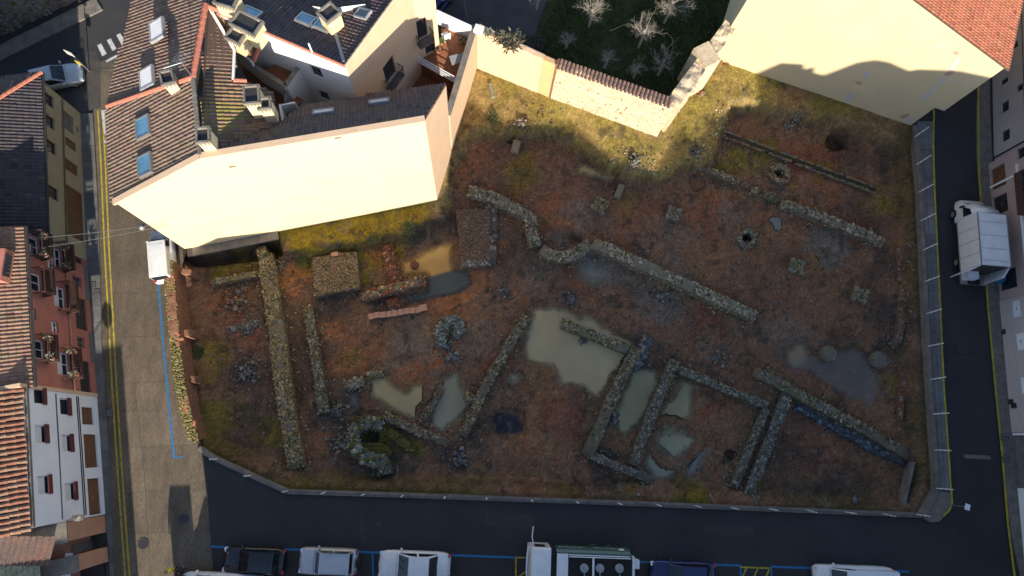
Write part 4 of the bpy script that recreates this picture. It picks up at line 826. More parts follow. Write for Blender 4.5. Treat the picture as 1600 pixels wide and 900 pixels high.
# beige house
BH = thing('beige_house', 'beige house with a dark hipped roof at the top of the left street', 'house', BG.a)
zb = 5.35
op = [BG.rect(*r) for r in (((67.3, 141.3), (83.1, 167.4)), ((68.5, 176.4), (84.9, 202.7)), ((70.3, 216), (87.5, 242.9)), ((74, 289), (91.6, 314)))]
op = [rcw(BG, u, v, .95, 1.25) for u, v in ((76, 155), (77.5, 189), (80, 229), (83.5, 301))]; og = [BG.rect(*r) for r in (((98.5, 170), (116.4, 212)), ((119, 196.8), (122.8, 208.3)), ((101.8, 210.9), (120.2, 239)), ((101, 244), (122.8, 277.4)), ((103, 286), (133, 380)))]
for r in op: r[3] = min(r[3], zb - .25)
og = [r for r in og if r[0] > -.5]
_, O = wall_open(BG, BH, M['beige'], -.1, zb, op + og)
for i, r in enumerate(O):
    if i < len(op): window(BG, BH, r, 'dark', frame='dark')
    elif r[1] - r[0] < .6: window(BG, BH, r, 'dark', frame='dark')
    else: door(BG, BH, r, 'brown' if i >= len(op) + 2 else 'concrete', depth=.15)
side_box(BH, BG, zb, M['beige'], 12)
cn = BG.P(-.3, zb, .3); ce = BG.P(BG.L, zb, .3); hp = site(-60, 165, 9.3); nB_ = None
e0, e1 = cn, ce; rise = 3.2; run = 7.0
rk0 = BG.P(6.8, zb + rise, -run); rk1 = BG.P(BG.L, zb + rise, -run)
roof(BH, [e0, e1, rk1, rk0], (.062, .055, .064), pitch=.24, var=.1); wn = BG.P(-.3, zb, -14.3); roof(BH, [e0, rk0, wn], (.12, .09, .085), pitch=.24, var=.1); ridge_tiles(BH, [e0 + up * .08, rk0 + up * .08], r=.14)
gt = MB(); gt.tube([e0 - up * .05 + BG.n * .06, e1 - up * .05 + BG.n * .06], .07, 8); gt.build('gutter', M['darkmetal'], BH)
pp = MB(); pp.tube([BG.P(0.1, 2.6, .06), BG.P(BG.L, 2.75, .06)], .025, 5); pp.tube([BG.P(0.1, 2.45, .05), BG.P(BG.L, 2.6, .05)], .015, 5); pp.build('cable', M['darkmetal'], BH)
# red brick house
RB_ = thing('red_brick_house', 'red brick house with iron balconies and a tiled roof, middle of the left street', 'house', RD.a); zr = 7.7
ud = [RD.rect(*r) for r in (((40.6, 324), (60, 360)), ((45.6, 423), (66, 458)), ((50, 528), (71, 562)))]; us = [RD.rect(*r) for r in (((43, 378), (52, 396)), ((48, 480), (57, 500)))]
ld = [RD.rect(*r) for r in (((77, 352), (96, 390)), ((83, 444), (104, 484)), ((88, 548), (110, 588)))]; ls = [RD.rect(*r) for r in (((74, 401), (86, 422)), ((80, 500), (92, 521)))]
for r in ud: r[3] = min(r[3], zr - .2); r[2] = max(r[2], 4.6)
for r in us: r[3] = min(r[3], zr - .2)
for r in ud + ld:
    if r[0] < .1: r[1] += .1 - r[0]; r[0] = .1
gd = [RD.rect(*r) for r in (((108, 385), (129, 414)), ((116, 462), (138, 518)), ((123, 562), (144, 616)))]; gw = [RD.rect(*r) for r in (((113, 428), (128, 450)), ((120, 525), (133, 544)))]
for r in gd: r[3] = min(r[3], 2.25)
wall, O = wall_open(RD, RB_, M['redbrick'], -.1, zr, ud + us + ld + ls + gd + gw)
for i, r in enumerate(O):
    if i < 3: window(RD, RB_, r, 'dark', frame='white', fw=.09)
    elif i < 5: window(RD, RB_, r, 'dark')
    elif i < 8: window(RD, RB_, r, 'half', frame='white', fw=.08)
    elif i < 10: window(RD, RB_, r, 'half')
    elif i < 13: door(RD, RB_, r, 'darkmetal', boards=True)
    else: window(RD, RB_, r, 'dark', frame='grey')
side_box(RB_, RD, zr - .1, M['redbrick'], 12)
b = MB(); RD.box(b, .05, RD.L - .05, -.08, .55, .012, .05); 
for r in gd: pass
bm_ = MB(); segs = sorted([(r[0], r[1]) for r in gd]); x = .05
for a, c in segs + [(RD.L - .05, RD.L)]:
    if a - x > .1: bm_ = MB(); RD.box(bm_, x, a - .05, -.08, .6, .004, .05); bm_.build('plinth', M['pavement'], RB_)
    x = c + .05
def iron_balcony(face, parent, r, out=.75):
    s0, s1, z0, z1 = r; zf = z0 - .04; b = MB(); face.box(b, s0 - .25, s1 + .25, zf - .12, zf, .012, out); bal = b.build('balcony', M['darkbrown'], parent); b = MB()
    for z in (.08, 1.0): face.box(b, s0 - .25, s1 + .25, zf + z, zf + z + .05, out - .05, out); face.box(b, s0 - .25, s0 - .2, zf + z, zf + z + .05, .02, out - .055); face.box(b, s1 + .2, s1 + .25, zf + z, zf + z + .05, .02, out - .055)
    for t in np.arange(s0 - .22, s1 + .22, .12): face.box(b, t, t + .025, zf + .13, zf + 1.0, out - .037, out - .012)
    for o in np.arange(.1, out - .08, .12):
        for t in (s0 - .238, s1 + .212): face.box(b, t, t + .025, zf + .13, zf + 1.0, o, o + .025)
    b.build('railing', M['darkbrown'], bal); return bal
pots = []
for i, r in enumerate(O[:3] + O[5:8]):
    iron_balcony(RD, RB_, r); s0, s1, z0, z1 = r
    pots.append((RD.P(s0, z0 - .04, .45), RD.P(s1, z0 - .04, .45), i))
e0, e1 = RD.P(-.1, zr, .35), RD.P(RD.L + .1, zr, .35); k0, k1 = RD.P(-.1, zr + 3.6, -8), RD.P(RD.L + .1, zr + 3.6, -8)
roof(RB_, [e0, e1, k1, k0], (.25, .155, .11), pitch=.235, var=.12); b = MB(); b.tube([e0 + RD.n * .05 - up * .06, e1 + RD.n * .05 - up * .06], .07, 8); b.build('gutter', M['darkmetal'], RB_)
b = MB(); b.tube([RD.P(.1, 3.0, .07), RD.P(RD.L, 3.0, .07)], .06, 6); b.build('drain_pipe', M['pinkbrick'], RB_)
dz = MB(); dc = onplane(e0, plane_of([e0, e1, k1]), 4, 418); dz.box((dc.x - .3, dc.y, dc.z + .35), (1.6, 1.9, .9), 0); dd = dz.build('dormer', M['redbrick'], RB_); q = MB(); q.box((dc.x + .52, dc.y, dc.z + .4), (.06, 1.3, .6)); q.build('pane', M['pane'], dd)
# white house
WT = thing('white_house', 'whitewashed house with six windows over dark red sill boxes and brown doors', 'house', WH.a); zw = 8.2
ww = [WH.rect(*r) for r in (((52, 600), (72, 634)), ((93, 619), (111, 651)), ((54, 660), (76, 695)), ((96, 677), (115, 707)), ((58, 740), (81, 774)), ((101, 752), (121, 783)))]
wd = [WH.rect(*r) for r in (((127, 635), (148, 664)), ((130, 678), (155, 730)), ((136, 748), (160, 802)))]
for r in ww:
    r[3] = min(r[3], zw - .3)
    cs_ = (r[0] + r[1]) / 2; hw = min(.52, (r[1] - r[0]) / 2); r[0], r[1] = cs_ - hw, cs_ + hw
_, O = wall_open(WH, WT, M['bluewhite'], -.1, zw, ww + wd)
for i, r in enumerate(O):
    if i < 6: window(WH, WT, r, 'redsill' if i < 2 else 'redsillblind')
    else: door(WH, WT, r, 'brown')
side_box(WT, WH, zw - .1, M['bluewhite'], 12)
b = MB()
for z0, z1 in ((7.85, 7.9), (5.05, 5.1), (2.75, 2.72), (2.55, 2.5)): b.tube([WH.P(.25, z0, .04), WH.P(WH.L * .5, (z0 + z1) / 2 - .03, .04), WH.P(WH.L - .15, z1, .04)], .035, 5)
b.build('cable', M['darkmetal'], WT)
b = MB(); WH.box(b, -.12, .1, .0, zw + .35, -9, .05); b.build('party_wall', M['peach'], WT)
b = MB(); WH.box(b, .12, WH.L, zw - .25, zw - .05, .01, .16); b.build('gutter', M['concrete'], WT)
# its old roof: single curved tiles, big enough to be told apart
wp0, wn_ = WH.P(0, zw + .02, .3), None; rsl = math.radians(20); dwn = WH.n * math.cos(rsl) - up * math.sin(rsl); nrm = WH.d.cross(dwn); nrm = nrm if nrm.z > 0 else -nrm
b = MB(); b.slab([WH.P(.1, zw, .0), WH.P(WH.L + .1, zw, .0), WH.P(WH.L + .1, zw + 3.3, -8.7), WH.P(.1, zw + 3.3, -8.7)], .15); wroof = b.build('roof', M['roofbase'], WT)
tm = MB(); V = [(x * .13, y, .11 * math.sin(a) + (y + .3) * .0) for y in (-.3, .3) for a, x in ((0, 1), (.7, .78), (1.57, 0), (2.44, -.78), (3.14, -1))]
V = [(x * (1.08 if y > 0 else .88), y, z + (.05 if y > 0 else .0)) for x, y, z in V]
tm.add(V, [(j, j + 1, j + 6, j + 5) for j in range(4)] + [(0, 4, 3, 2, 1), (5, 6, 7, 8, 9)]); dm_ = [mat('curved_tile_a', (.26, .115, .07), (.15, .075, .052), scale=3, bump=.4, fine=(12, .3)), mat('curved_tile_b', (.28, .16, .10), (.17, .105, .075), scale=3, bump=.4, fine=(12, .3))]
meshes = []
for k in range(2): o = tm.build('roof_tile', dm_[k]); meshes.append(o.data); bpy.data.objects.remove(o)
base = Matrix((WH.d, dwn, nrm)).transposed().to_euler() if WH.d.cross(dwn).dot(nrm) > 0 else Matrix((-WH.d, dwn, nrm)).transposed().to_euler()
nc = 26
for i in range(nc):
    for j in range(6):
        t = .25 + (WH.L - .2) * i / (nc - 1); p = WH.P(t + random.uniform(-.02, .02), zw + .06, -.02) - dwn * (.22 + j * .46 + random.uniform(-.04, .04)) + nrm * .0
        piece('roof_tile', meshes[random.random() < .45], wroof, p, (base.x + random.uniform(-.04, .04), base.y, base.z + random.uniform(-.07, .07)))
# brick annexe with the play centre sign: parapet walls stepping down to the street
BR = thing('brick_annexe', 'low salmon brick building with stepped parapets and a sign at the bottom left corner', 'building', BK.a)
def bblock(s0, s1, o0, o1, z0, z1, m='pinkbrick', name='wall'):
    b = MB(); BK.box(b, s0, s1, z0, z1, o0, o1); return b.build(name, M[m], BR)
bblock(.04, 1.15, -5.2, -.05, -.1, 4.6); bblock(.04, 1.15, -9, -5.22, -.1, 7.4); bblock(.02, 1.22, -5.2, .0, 4.6, 4.68, 'concrete', 'coping')
bblock(1.17, 2.05, -5.0, -1.1, -.1, 3.0); bblock(1.5, 2.0, -1.1, -.95, .1, 2.3, 'greymetal', 'entrance_door')
bblock(2.07, 3.0, -4.4, -.05, -.1, 3.6); bblock(2.05, 3.06, -4.4, .0, 3.6, 3.67, 'concrete', 'coping')
bblock(3.02, 8, -4.4, -3.2, -.1, 4.3, 'orangerender'); bblock(3.02, 8, -3.18, -1.75, -.1, 3.4); bblock(3.02, 8, -1.73, -.3, -.1, .3, 'darkmetal', 'entrance_step')
pl2 = Vector((0, 0, 0))
# sign on the annexe
def text(name, body, size, loc, xdir, ydir, m, parent=None, ext=.006, align='LEFT'):
    cu = bpy.data.curves.new(name, 'FONT'); cu.body = body; cu.size = size; cu.extrude = ext; cu.align_x = align
    cu.materials.append(m); tmp = bpy.data.objects.new(name, cu); C.objects.link(tmp); me = bpy.data.meshes.new_from_object(tmp.evaluated_get(bpy.context.evaluated_depsgraph_get())); bpy.data.objects.remove(tmp)
    me_o = bpy.data.objects.new(name, me); C.objects.link(me_o); x = Vector(xdir).normalized(); y = Vector(ydir); y = (y - x * y.dot(x)).normalized(); z = x.cross(y)
    R = Matrix((x, y, z)).transposed().to_4x4()
    if parent is not None: me_o.parent = parent; R.translation = Vector(loc) - ORG.get(parent, Vector((0, 0, 0)))
    else: R.translation = Vector(loc)
    me_o.matrix_basis = R; return me_o
navy = mat('navy_ink', (.03, .03, .16), scale=5, bump=0)
sg = thing('wall_sign', 'white vertical sign with dark blue lettering on the brick annexe', 'sign', BK.P(3.05, 0))
zs_ = 3.5; sA = site(103, 866, zs_ + .05); sB = site(110, 868, zs_ + .05)
b = MB(); b.box((sA.x + .14, sA.y - 1.15, zs_ - .02), (.42, 2.4, .06)); b.build('board', M['whitemetal'], sg)
text('lettering', 'LUDOTECA', .36, (sA.x + .27, sA.y - 2.02, zs_ + .012), (0, 1, 0), (-1, 0, 0), navy, sg)
# satellite dish on the annexe parapet
ds = thing('satellite_dish', 'dark satellite dish on a wall arm below the white house', 'dish', site(122, 808, 4.9)); c = site(122, 808, 5.1); b = MB(); b.lathe((0, 0, 0), [(.02, -.09), (.2, -.06), (.36, .03), (.34, .04), (.18, -.04), (.02, -.07)], 16); 
Rm = Matrix.Rotation(.9, 3, 'X') @ Matrix.Rotation(.3, 3, 'Y'); b.v = [tuple(Rm @ Vector(p) + c) for p in b.v]; b.build('reflector', M['darkmetal'], ds); b = MB(); b.tube([c, c + Vector((-.45, -.15, -.05)), c + Vector((-.8, -.2, -.25))], .03, 6); b.build('arm', M['darkmetal'], ds); b = MB(); b.tube([c + Vector((.05, -.1, -.2)), c + Vector((.05, -.1, -.6))], .04, 6); b.build('bracket', M['greymetal'], ds)
# sheet roofs at the bottom left corner: single sloping sheets
SR = thing('lean_to_roof', 'lean-to of rust brown corrugated sheets below the white house', 'roof', site(35, 860, 5)); 
for k in range(9):
    u0 = -14 + k * 10; P = [site(u0 + 12, 838 + (k % 2) * 1, 5.6), site(u0 + 21.6, 838, 5.6), site(u0 + 9.6, 884, 4.9), site(u0, 884, 4.9)]; b = MB(); b.slab(P, .04); a_, c_ = P[0].lerp(P[1], .06), P[3].lerp(P[2], .06); b.beam(a_ + up * .03, c_ + up * .03, .08, .06); b.build('roof_sheet', M['darkwood'], SR)
SR2 = thing('mossy_lean_to', 'grey green mossy sheet roof at the very bottom left corner', 'roof', site(30, 895, 4.6))
for k in range(8):
    u0 = -10 + k * 9; P = [site(u0, 886 - k * .9, 4.9), site(u0 + 8.6, 885 - k * .9, 4.9), site(u0 + 12, 925, 4.2), site(u0 + 3.4, 925, 4.2)]; b = MB(); b.slab(P, .04); b.build('roof_sheet', M['mossysheet'], SR2)

# ------------------------------------------------------------------ houses along the right street
WEST = Vector((-30, 0, 0))
def right_house(name, label, a, c, zt, m, ops, extra=None, roofc=(.24, .14, .10)):
    f = Face(a, c, WEST); t = thing(name, label, 'house', f.a); O = []
    for p0, p1, st in ops:
        r = f.rect(p0, p1); r[0] = max(r[0], .1); r[1] = min(r[1], f.L - .1)
        if r[1] - r[0] > .2: O.append((r, st))
    _, R_ = wall_open(f, t, M[m], -.1, zt, [r for r, _ in O], depth=.22)
    for r, (_, st) in zip(R_, O):
        if st == 'door': door(f, t, r, 'brown', depth=.2)
        elif st == 'greydoor': door(f, t, r, 'pavement', depth=.2)
        elif st == 'panel': door(f, t, r, 'bluewhite', depth=.06, boards=False, name='shutter_panel')
        elif st == 'darkdoor': door(f, t, r, 'darkmetal', depth=.2)
        else: window(f, t, r, 'dark', frame='dark', depth=.22)
    side_box(t, f, zt - .05, m, 10)
    e0, e1 = f.P(0, zt, .3), f.P(f.L, zt, .3); roof(t, [e0, e1, f.P(f.L, zt + 3, -7), f.P(0, zt + 3, -7)], roofc, pitch=.26, course=.5)
    return f, t
H1, T1 = right_house('mauve_house', 'plain mauve grey house with small square windows at the top right', site(1547, -60), site(1553, 252), 8.5, 'mauve', [((1575, 118), (1563, 135.3), 'w'), ((1576, 154), (1564, 178.7), 'w'), ((1577.6, 199), (1565.3, 223.3), 'w'), ((1598, 128), (1588, 146), 'w'), ((1590, 62), (1574, 84), 'w'), ((1574, 76), (1562, 96), 'w')])
b = MB(); b.tube([H1.P(2, 3.3, .05), H1.P(H1.L - .1, 3.35, .05)], .03, 5); b.tube([H1.P(H1.L - .25, 0, .06), H1.P(H1.L - .25, 8.2, .06)], .06, 6); b.build('drain_pipe', M['darkmetal'], T1)
H2, T2 = right_house('pink_house', 'pinkish house with a brown garage door and a glazed wooden gallery behind the box truck', site(1543, 257), site(1561, 470), 8.8, 'pinkrender', [((1569.4, 254), (1550, 298.3), 'door'), ((1573, 300), (1553, 338), 'darkdoor'), ((1586.6, 416), (1563, 455.6), 'w'), ((1600, 220), (1590, 250), 'w')])
b = MB(); H2.box(b, 2.1, 5.3, 3.15, 5.6, .01, .5); ga = b.build('gallery', M['darkbrown'], T2)
for k in range(5):
    for z0, z1 in ((3.9, 4.6), (4.7, 5.4)): b = MB(); H2.box(b, 2.2 + k * .62, 2.72 + k * .62, z0, z1, .5, .515); b.build('pane', M['pane'], ga)
b = MB(); H2.box(b, 1.2, H2.L, 2.95, 3.1, .008, .14); b.build('string_course', M['white'], T2); b = MB(); H2.box(b, 1.9, 2.06, 0, 2.94, .008, .07); b.build('pilaster', M['white'], T2)
H3, T3 = right_house('grey_house', 'pale grey house with blank white shutter panels on a white base', site(1561, 470.5), site(1580, 676), 8.2, 'mauve', [((1593, 468), (1584, 496.6), 'panel'), ((1600, 519), (1590, 548), 'panel'), ((1606, 588), (1597, 616), 'panel')])
b = MB(); H3.box(b, .02, H3.L - .02, -.05, 1.15, .006, .06); b.build('base_course', M['mauve'], T3)
for u, v in ((1568, 519), (1580, 628), (1585, 634)): s_, z_ = H3.sz(u, v); b = MB(); H3.box(b, s_ - .18, s_ + .18, max(.1, z_ - .2), z_ + .3, .062, .12); b.build('meter_box', M['darkmetal'], T3)
H4, T4_ = right_house('bluish_house', 'bluish white house with a large grey door at the bottom right', site(1580, 676.5), site(1601, 905), 8.0, 'bluewhite', [((1600, 680), (1584, 762), 'greydoor')])
fc = thing('house_corner', 'low dark pier between the mauve and pink houses', 'pier', H2.P(0, 0)); bpy.data.objects.remove(fc)
# someone's blue bundle in the open doorway
bb = tag(MB().lathe(H2.P(H2.L - 1.6, .0, .15), [(.05, .02), (.34, .1), (.4, .45), (.3, .8), (.12, .95), (.02, .97)], 10).build('blue_sack', M['blue'], smooth=True), 'bright blue bundle standing in a doorway of the pink house', 'bundle')

# ------------------------------------------------------------------ houses south of the road: their roof line shades the dig
SH = thing('south_house', 'long terrace across the road south of the parked cars, outside the picture', 'house', (-5, -16, 0))
def profile_block(parent, prof, y0, y1, m, name='wall'):
    """building whose roof line, seen from the road, follows prof (x, z)"""
    pts = [(prof[0][0], -.1)] + prof + [(prof[-1][0], -.1)]; n = len(pts); b = MB()
    b.add([(x, y, z) for y in (y0, y1) for x, z in pts], [tuple(range(n)), tuple(range(2 * n - 1, n - 1, -1))] + [(i, n + i, n + (i + 1) % n, (i + 1) % n) for i in range(n)]); return b.build(name, M[m], parent)
profile_block(SH, [(-15.5, 11.2), (-13.0, 12.8)], -16, -16.9, 'pinkrender')
profile_block(SH, [(-12.98, 12.9), (-8.7, 12.2), (-2.9, 12.6), (2.9, 13.2), (5.2, 13.4)], -16, -27, 'pinkrender')
SH2 = thing('south_house', 'taller tiled house in the middle of the south terrace, outside the picture', 'house', (18, -16, 0))
profile_block(SH2, [(5.22, 15.6), (6.8, 16.2), (9, 15.7), (14.5, 15.5), (17, 14.5), (20.3, 14.1), (22, 14.9), (23, 15.4), (24.2, 15.1), (25.5, 15.8), (29.5, 16.0), (31.0, 16.2)], -16, -27, 'cream')
SH3 = thing('south_house', 'tallest block at the east end of the south terrace, outside the picture', 'house', (38, -16, 0))
profile_block(SH3, [(31.3, 19.4), (32.6, 19.9), (32.9, 19.3), (33.3, 19.9), (33.6, 19.2), (34.9, 19.2), (35.25, 19.9), (35.3, 21.6), (36.1, 22.4), (36.9, 22.5), (38.3, 22.1), (38.6, 22.5), (40.6, 23.4), (50, 23.9)], -16, -28, 'mauve')
SH4 = thing('south_house', 'house on the west corner of the left street, outside the picture', 'house', (-23, -16, 0))
profile_block(SH4, [(-32, 8.4), (-28, 8.8), (-24, 9.2), (-20.3, 9.4)], -17, -30, 'beige')
b = MB(); b.box((-17.35, -16.6, 2.6), (1.3, 1.2, 5.4)); tag(b.build('street_shade_block', M['pinkbrick']), 'unseen block added to shade the mouth of the left street, outside the picture', 'pier')  # unseen block, put in for the shadow on the left street

SH5 = thing('rear_shade_block', 'unseen block added behind the beige house to shade the town wall, outside the picture', 'house', (-36, 18, 0))  # added out of view so that its shadow covers the town wall
b = MB(); b.prism([(-44, 9), (-30.5, 9), (-31.5, 23.5), (-45, 23.5)], -.1, 15.5); b.build('wall', M['beige'], SH5)
# ------------------------------------------------------------------ boundary walls and fence of the dig
def poly_wall(name, label, pts, th, z0, z1, m, step=2.5):
    t = thing(name, label, 'wall', site(*pts[0]))
    P = lv(pts); rest = 0
    for a, c in zip(P, P[1:]):
        n = max(1, round((c - a).length / step))
        for i in range(n):
            p, q = a.lerp(c, i / n), a.lerp(c, (i + 1) / n); d = (q - p).normalized() * .008; b = MB(); b.beam(p + d + up * (z0 + z1) / 2, q - d + up * ((z0 + z1) / 2 + random.uniform(-.008, .008)), th, z1 - z0); b.build('wall_section', M[m], t)
    return t
poly_wall('retaining_wall', 'low concrete retaining wall along the south edge of the dig', WALL_S, .30, -1.7, .16, 'concrete', 3)
poly_wall('retaining_wall', 'low concrete retaining wall along the east edge of the dig', WALL_E[:-1], .30, -1.7, .22, 'concrete', 3)
b = MB(); p, q = site(1463, 766), site(1441, 804); b.beam(p + up * -.6, q + up * -.6, .36, 1.6); tag(b.build('retaining_wall', M['concrete']), 'short slanting wall cutting the south east corner of the dig', 'wall')
b = MB(); p, q = site(1429, 722, -.5), site(1412, 800, -.3); b.beam(Vector((p.x, p.y, -.95)), Vector((q.x, q.y, -.8)), .2, .8); tag(b.build('concrete_kerb', M['concrete']), 'short concrete kerb leaning inside the south east corner', 'kerb')
def fence(label, bases, h, lean=None):
    t = thing('wire_fence', label, 'fence', site(*bases[0])); me = None; tops = []
    for k, (u, v) in enumerate(bases):
        p = site(u, v, .2); a = .0 if not lean else lean.get(k, 0)
        if me is None:
            b = MB(); b.tube([(0, 0, 0), (0, 0, h)], .036, 6); b.box((0, 0, h * .62), (.09, .09, .05)); b.box((0, 0, h * .3), (.09, .09, .05)); o = b.build('fence_post', M['whitemetal'], t, local=True); me = o.data; o.location = p - ORG[t]; o.rotation_euler = (0, a, 0)
        else: piece('fence_post', me, t, p, (random.uniform(-.02, .02), a + random.uniform(-.02, .02), 0))
        tops.append(p)
    for z in (.35, .9, h - .08):
        b = MB(); pts = []
        for p, q in zip(tops, tops[1:]): pts += [p + up * z, p.lerp(q, .5) + up * (z - .03)]
        b.tube(pts + [tops[-1] + up * z], .012, 3); b.build('wire', M['darkmetal'], t)
    return t
fence('wire fence on pale posts along the right street', [(1429, 214), (1432.5, 257), (1436, 300), (1439, 345), (1442, 391), (1445, 440), (1448, 490), (1450, 541), (1454, 593), (1458, 647), (1461, 703), (1463, 763)], 1.75)
fence('wire fence on pale posts along the bottom street', [(340, 717), (392, 743), (450, 767), (509, 769), (570, 772), (630, 774), (695, 776), (760, 778), (830, 781), (900, 784), (965, 786), (1025, 788), (1085, 790), (1142, 793), (1202, 795), (1260, 797), (1320, 800), (1380, 803), (1432, 804)], 1.5)
b = MB(); p = site(1118, 787, .0); b.tube([p, p + Vector((-.35, .5, .35)), p + Vector((-.5, .7, .3))], .035, 6); tag(b.build('loose_post', M['greymetal']), 'pale fallen post lying inside the south wall near its centre', 'post')
sgp = thing('corner_sign', 'small white framed plate on a post at the rounded street corner', 'sign', site(1478, 788)); p = site(1478, 788); b = MB(); b.tube([p, p + up * 2.2], .035, 6); b.build('post', M['greymetal'], sgp); b = MB(); b.box(p + up * 2.22, (.34, .4, .03), -.35); b.build('plate', M['whitemetal'], sgp); b = MB(); b.box(p + up * 2.24, (.22, .28, .012), -.35); b.build('panel', M['bluewhite'], sgp)
# mossy old brick wall between the left street and the dig
OW = thing('old_brick_wall', 'old brick wall with a mossy top between the left street and the dig', 'wall', site(272, 418)); owp = [(268, 416), (272, 470), (278, 540), (285, 600), (292, 650), (303, 690)]
owz = [1.35, 1.3, 1.2, 1.25, .9, .5]
for k in range(len(owp) - 1):
    f = Face(site(*owp[k], .0), site(*owp[k + 1], .0), ctr); f.a = f.a + f.n * .62; f.b = f.b + f.n * .62
    rough_wall(f, OW, 0, f.L, -1.6, owz[k] + random.uniform(-.1, .1), owz[k + 1], .62, M['oldbrick'], amp=.08, n=14)
Ps = []; Rs = []
for k in range(len(owp) - 1):
    a, c = site(*owp[k], 0), site(*owp[k + 1], 0); n = int((c - a).length * 130)
    for i in range(n):
        t = random.random(); p = a.lerp(c, t); z = owz[k] + (owz[k + 1] - owz[k]) * t; Ps.append((p.x + random.uniform(-.05, .62), p.y + random.uniform(-.1, .1), z + .0)); Rs.append(random.uniform(.03, .1))
mc = stone_cols(len(Ps), (.155, .14, .07), .5, .45, .02); mc *= 1.3
stone_stuff('moss_tufts', np.array(Ps), np.array(Rs), mc, OW, .7)
for u, v, w_, z in ((293, 424, .7, 1.0), (296, 520, .9, .8), (302, 592, .8, .6), (309, 672, .9, .2), (284, 560, .4, 1.1)):
    b = MB(); p = site(u, v, z - .3); b.box((p.x - .12, p.y, (z - 1.9) / 2), (.62, w_ * .6, z + 1.3), -.12 + random.uniform(-.1, .1)); bo = b.build('buttress', M['oldbrick'], OW, bevel=.06)
# bricks lying where the crest broke away
brm = MB().box((0, 0, 0), (.28, .13, .09)).build('brick', M['ridge']); brme = brm.data; bpy.data.objects.remove(brm)
for k in range(6):
    i = random.randrange(len(owp) - 1); t = random.random(); p = site(*owp[i], 0).lerp(site(*owp[i + 1], 0), t); z = owz[i] + (owz[i + 1] - owz[i]) * t
    piece('brick', brme, OW, (p.x + random.uniform(.3, .75), p.y, z + .02), (random.uniform(-.2, .2), random.uniform(-.2, .2), random.uniform(0, 3)), (1.2, 1.2, 1.2))

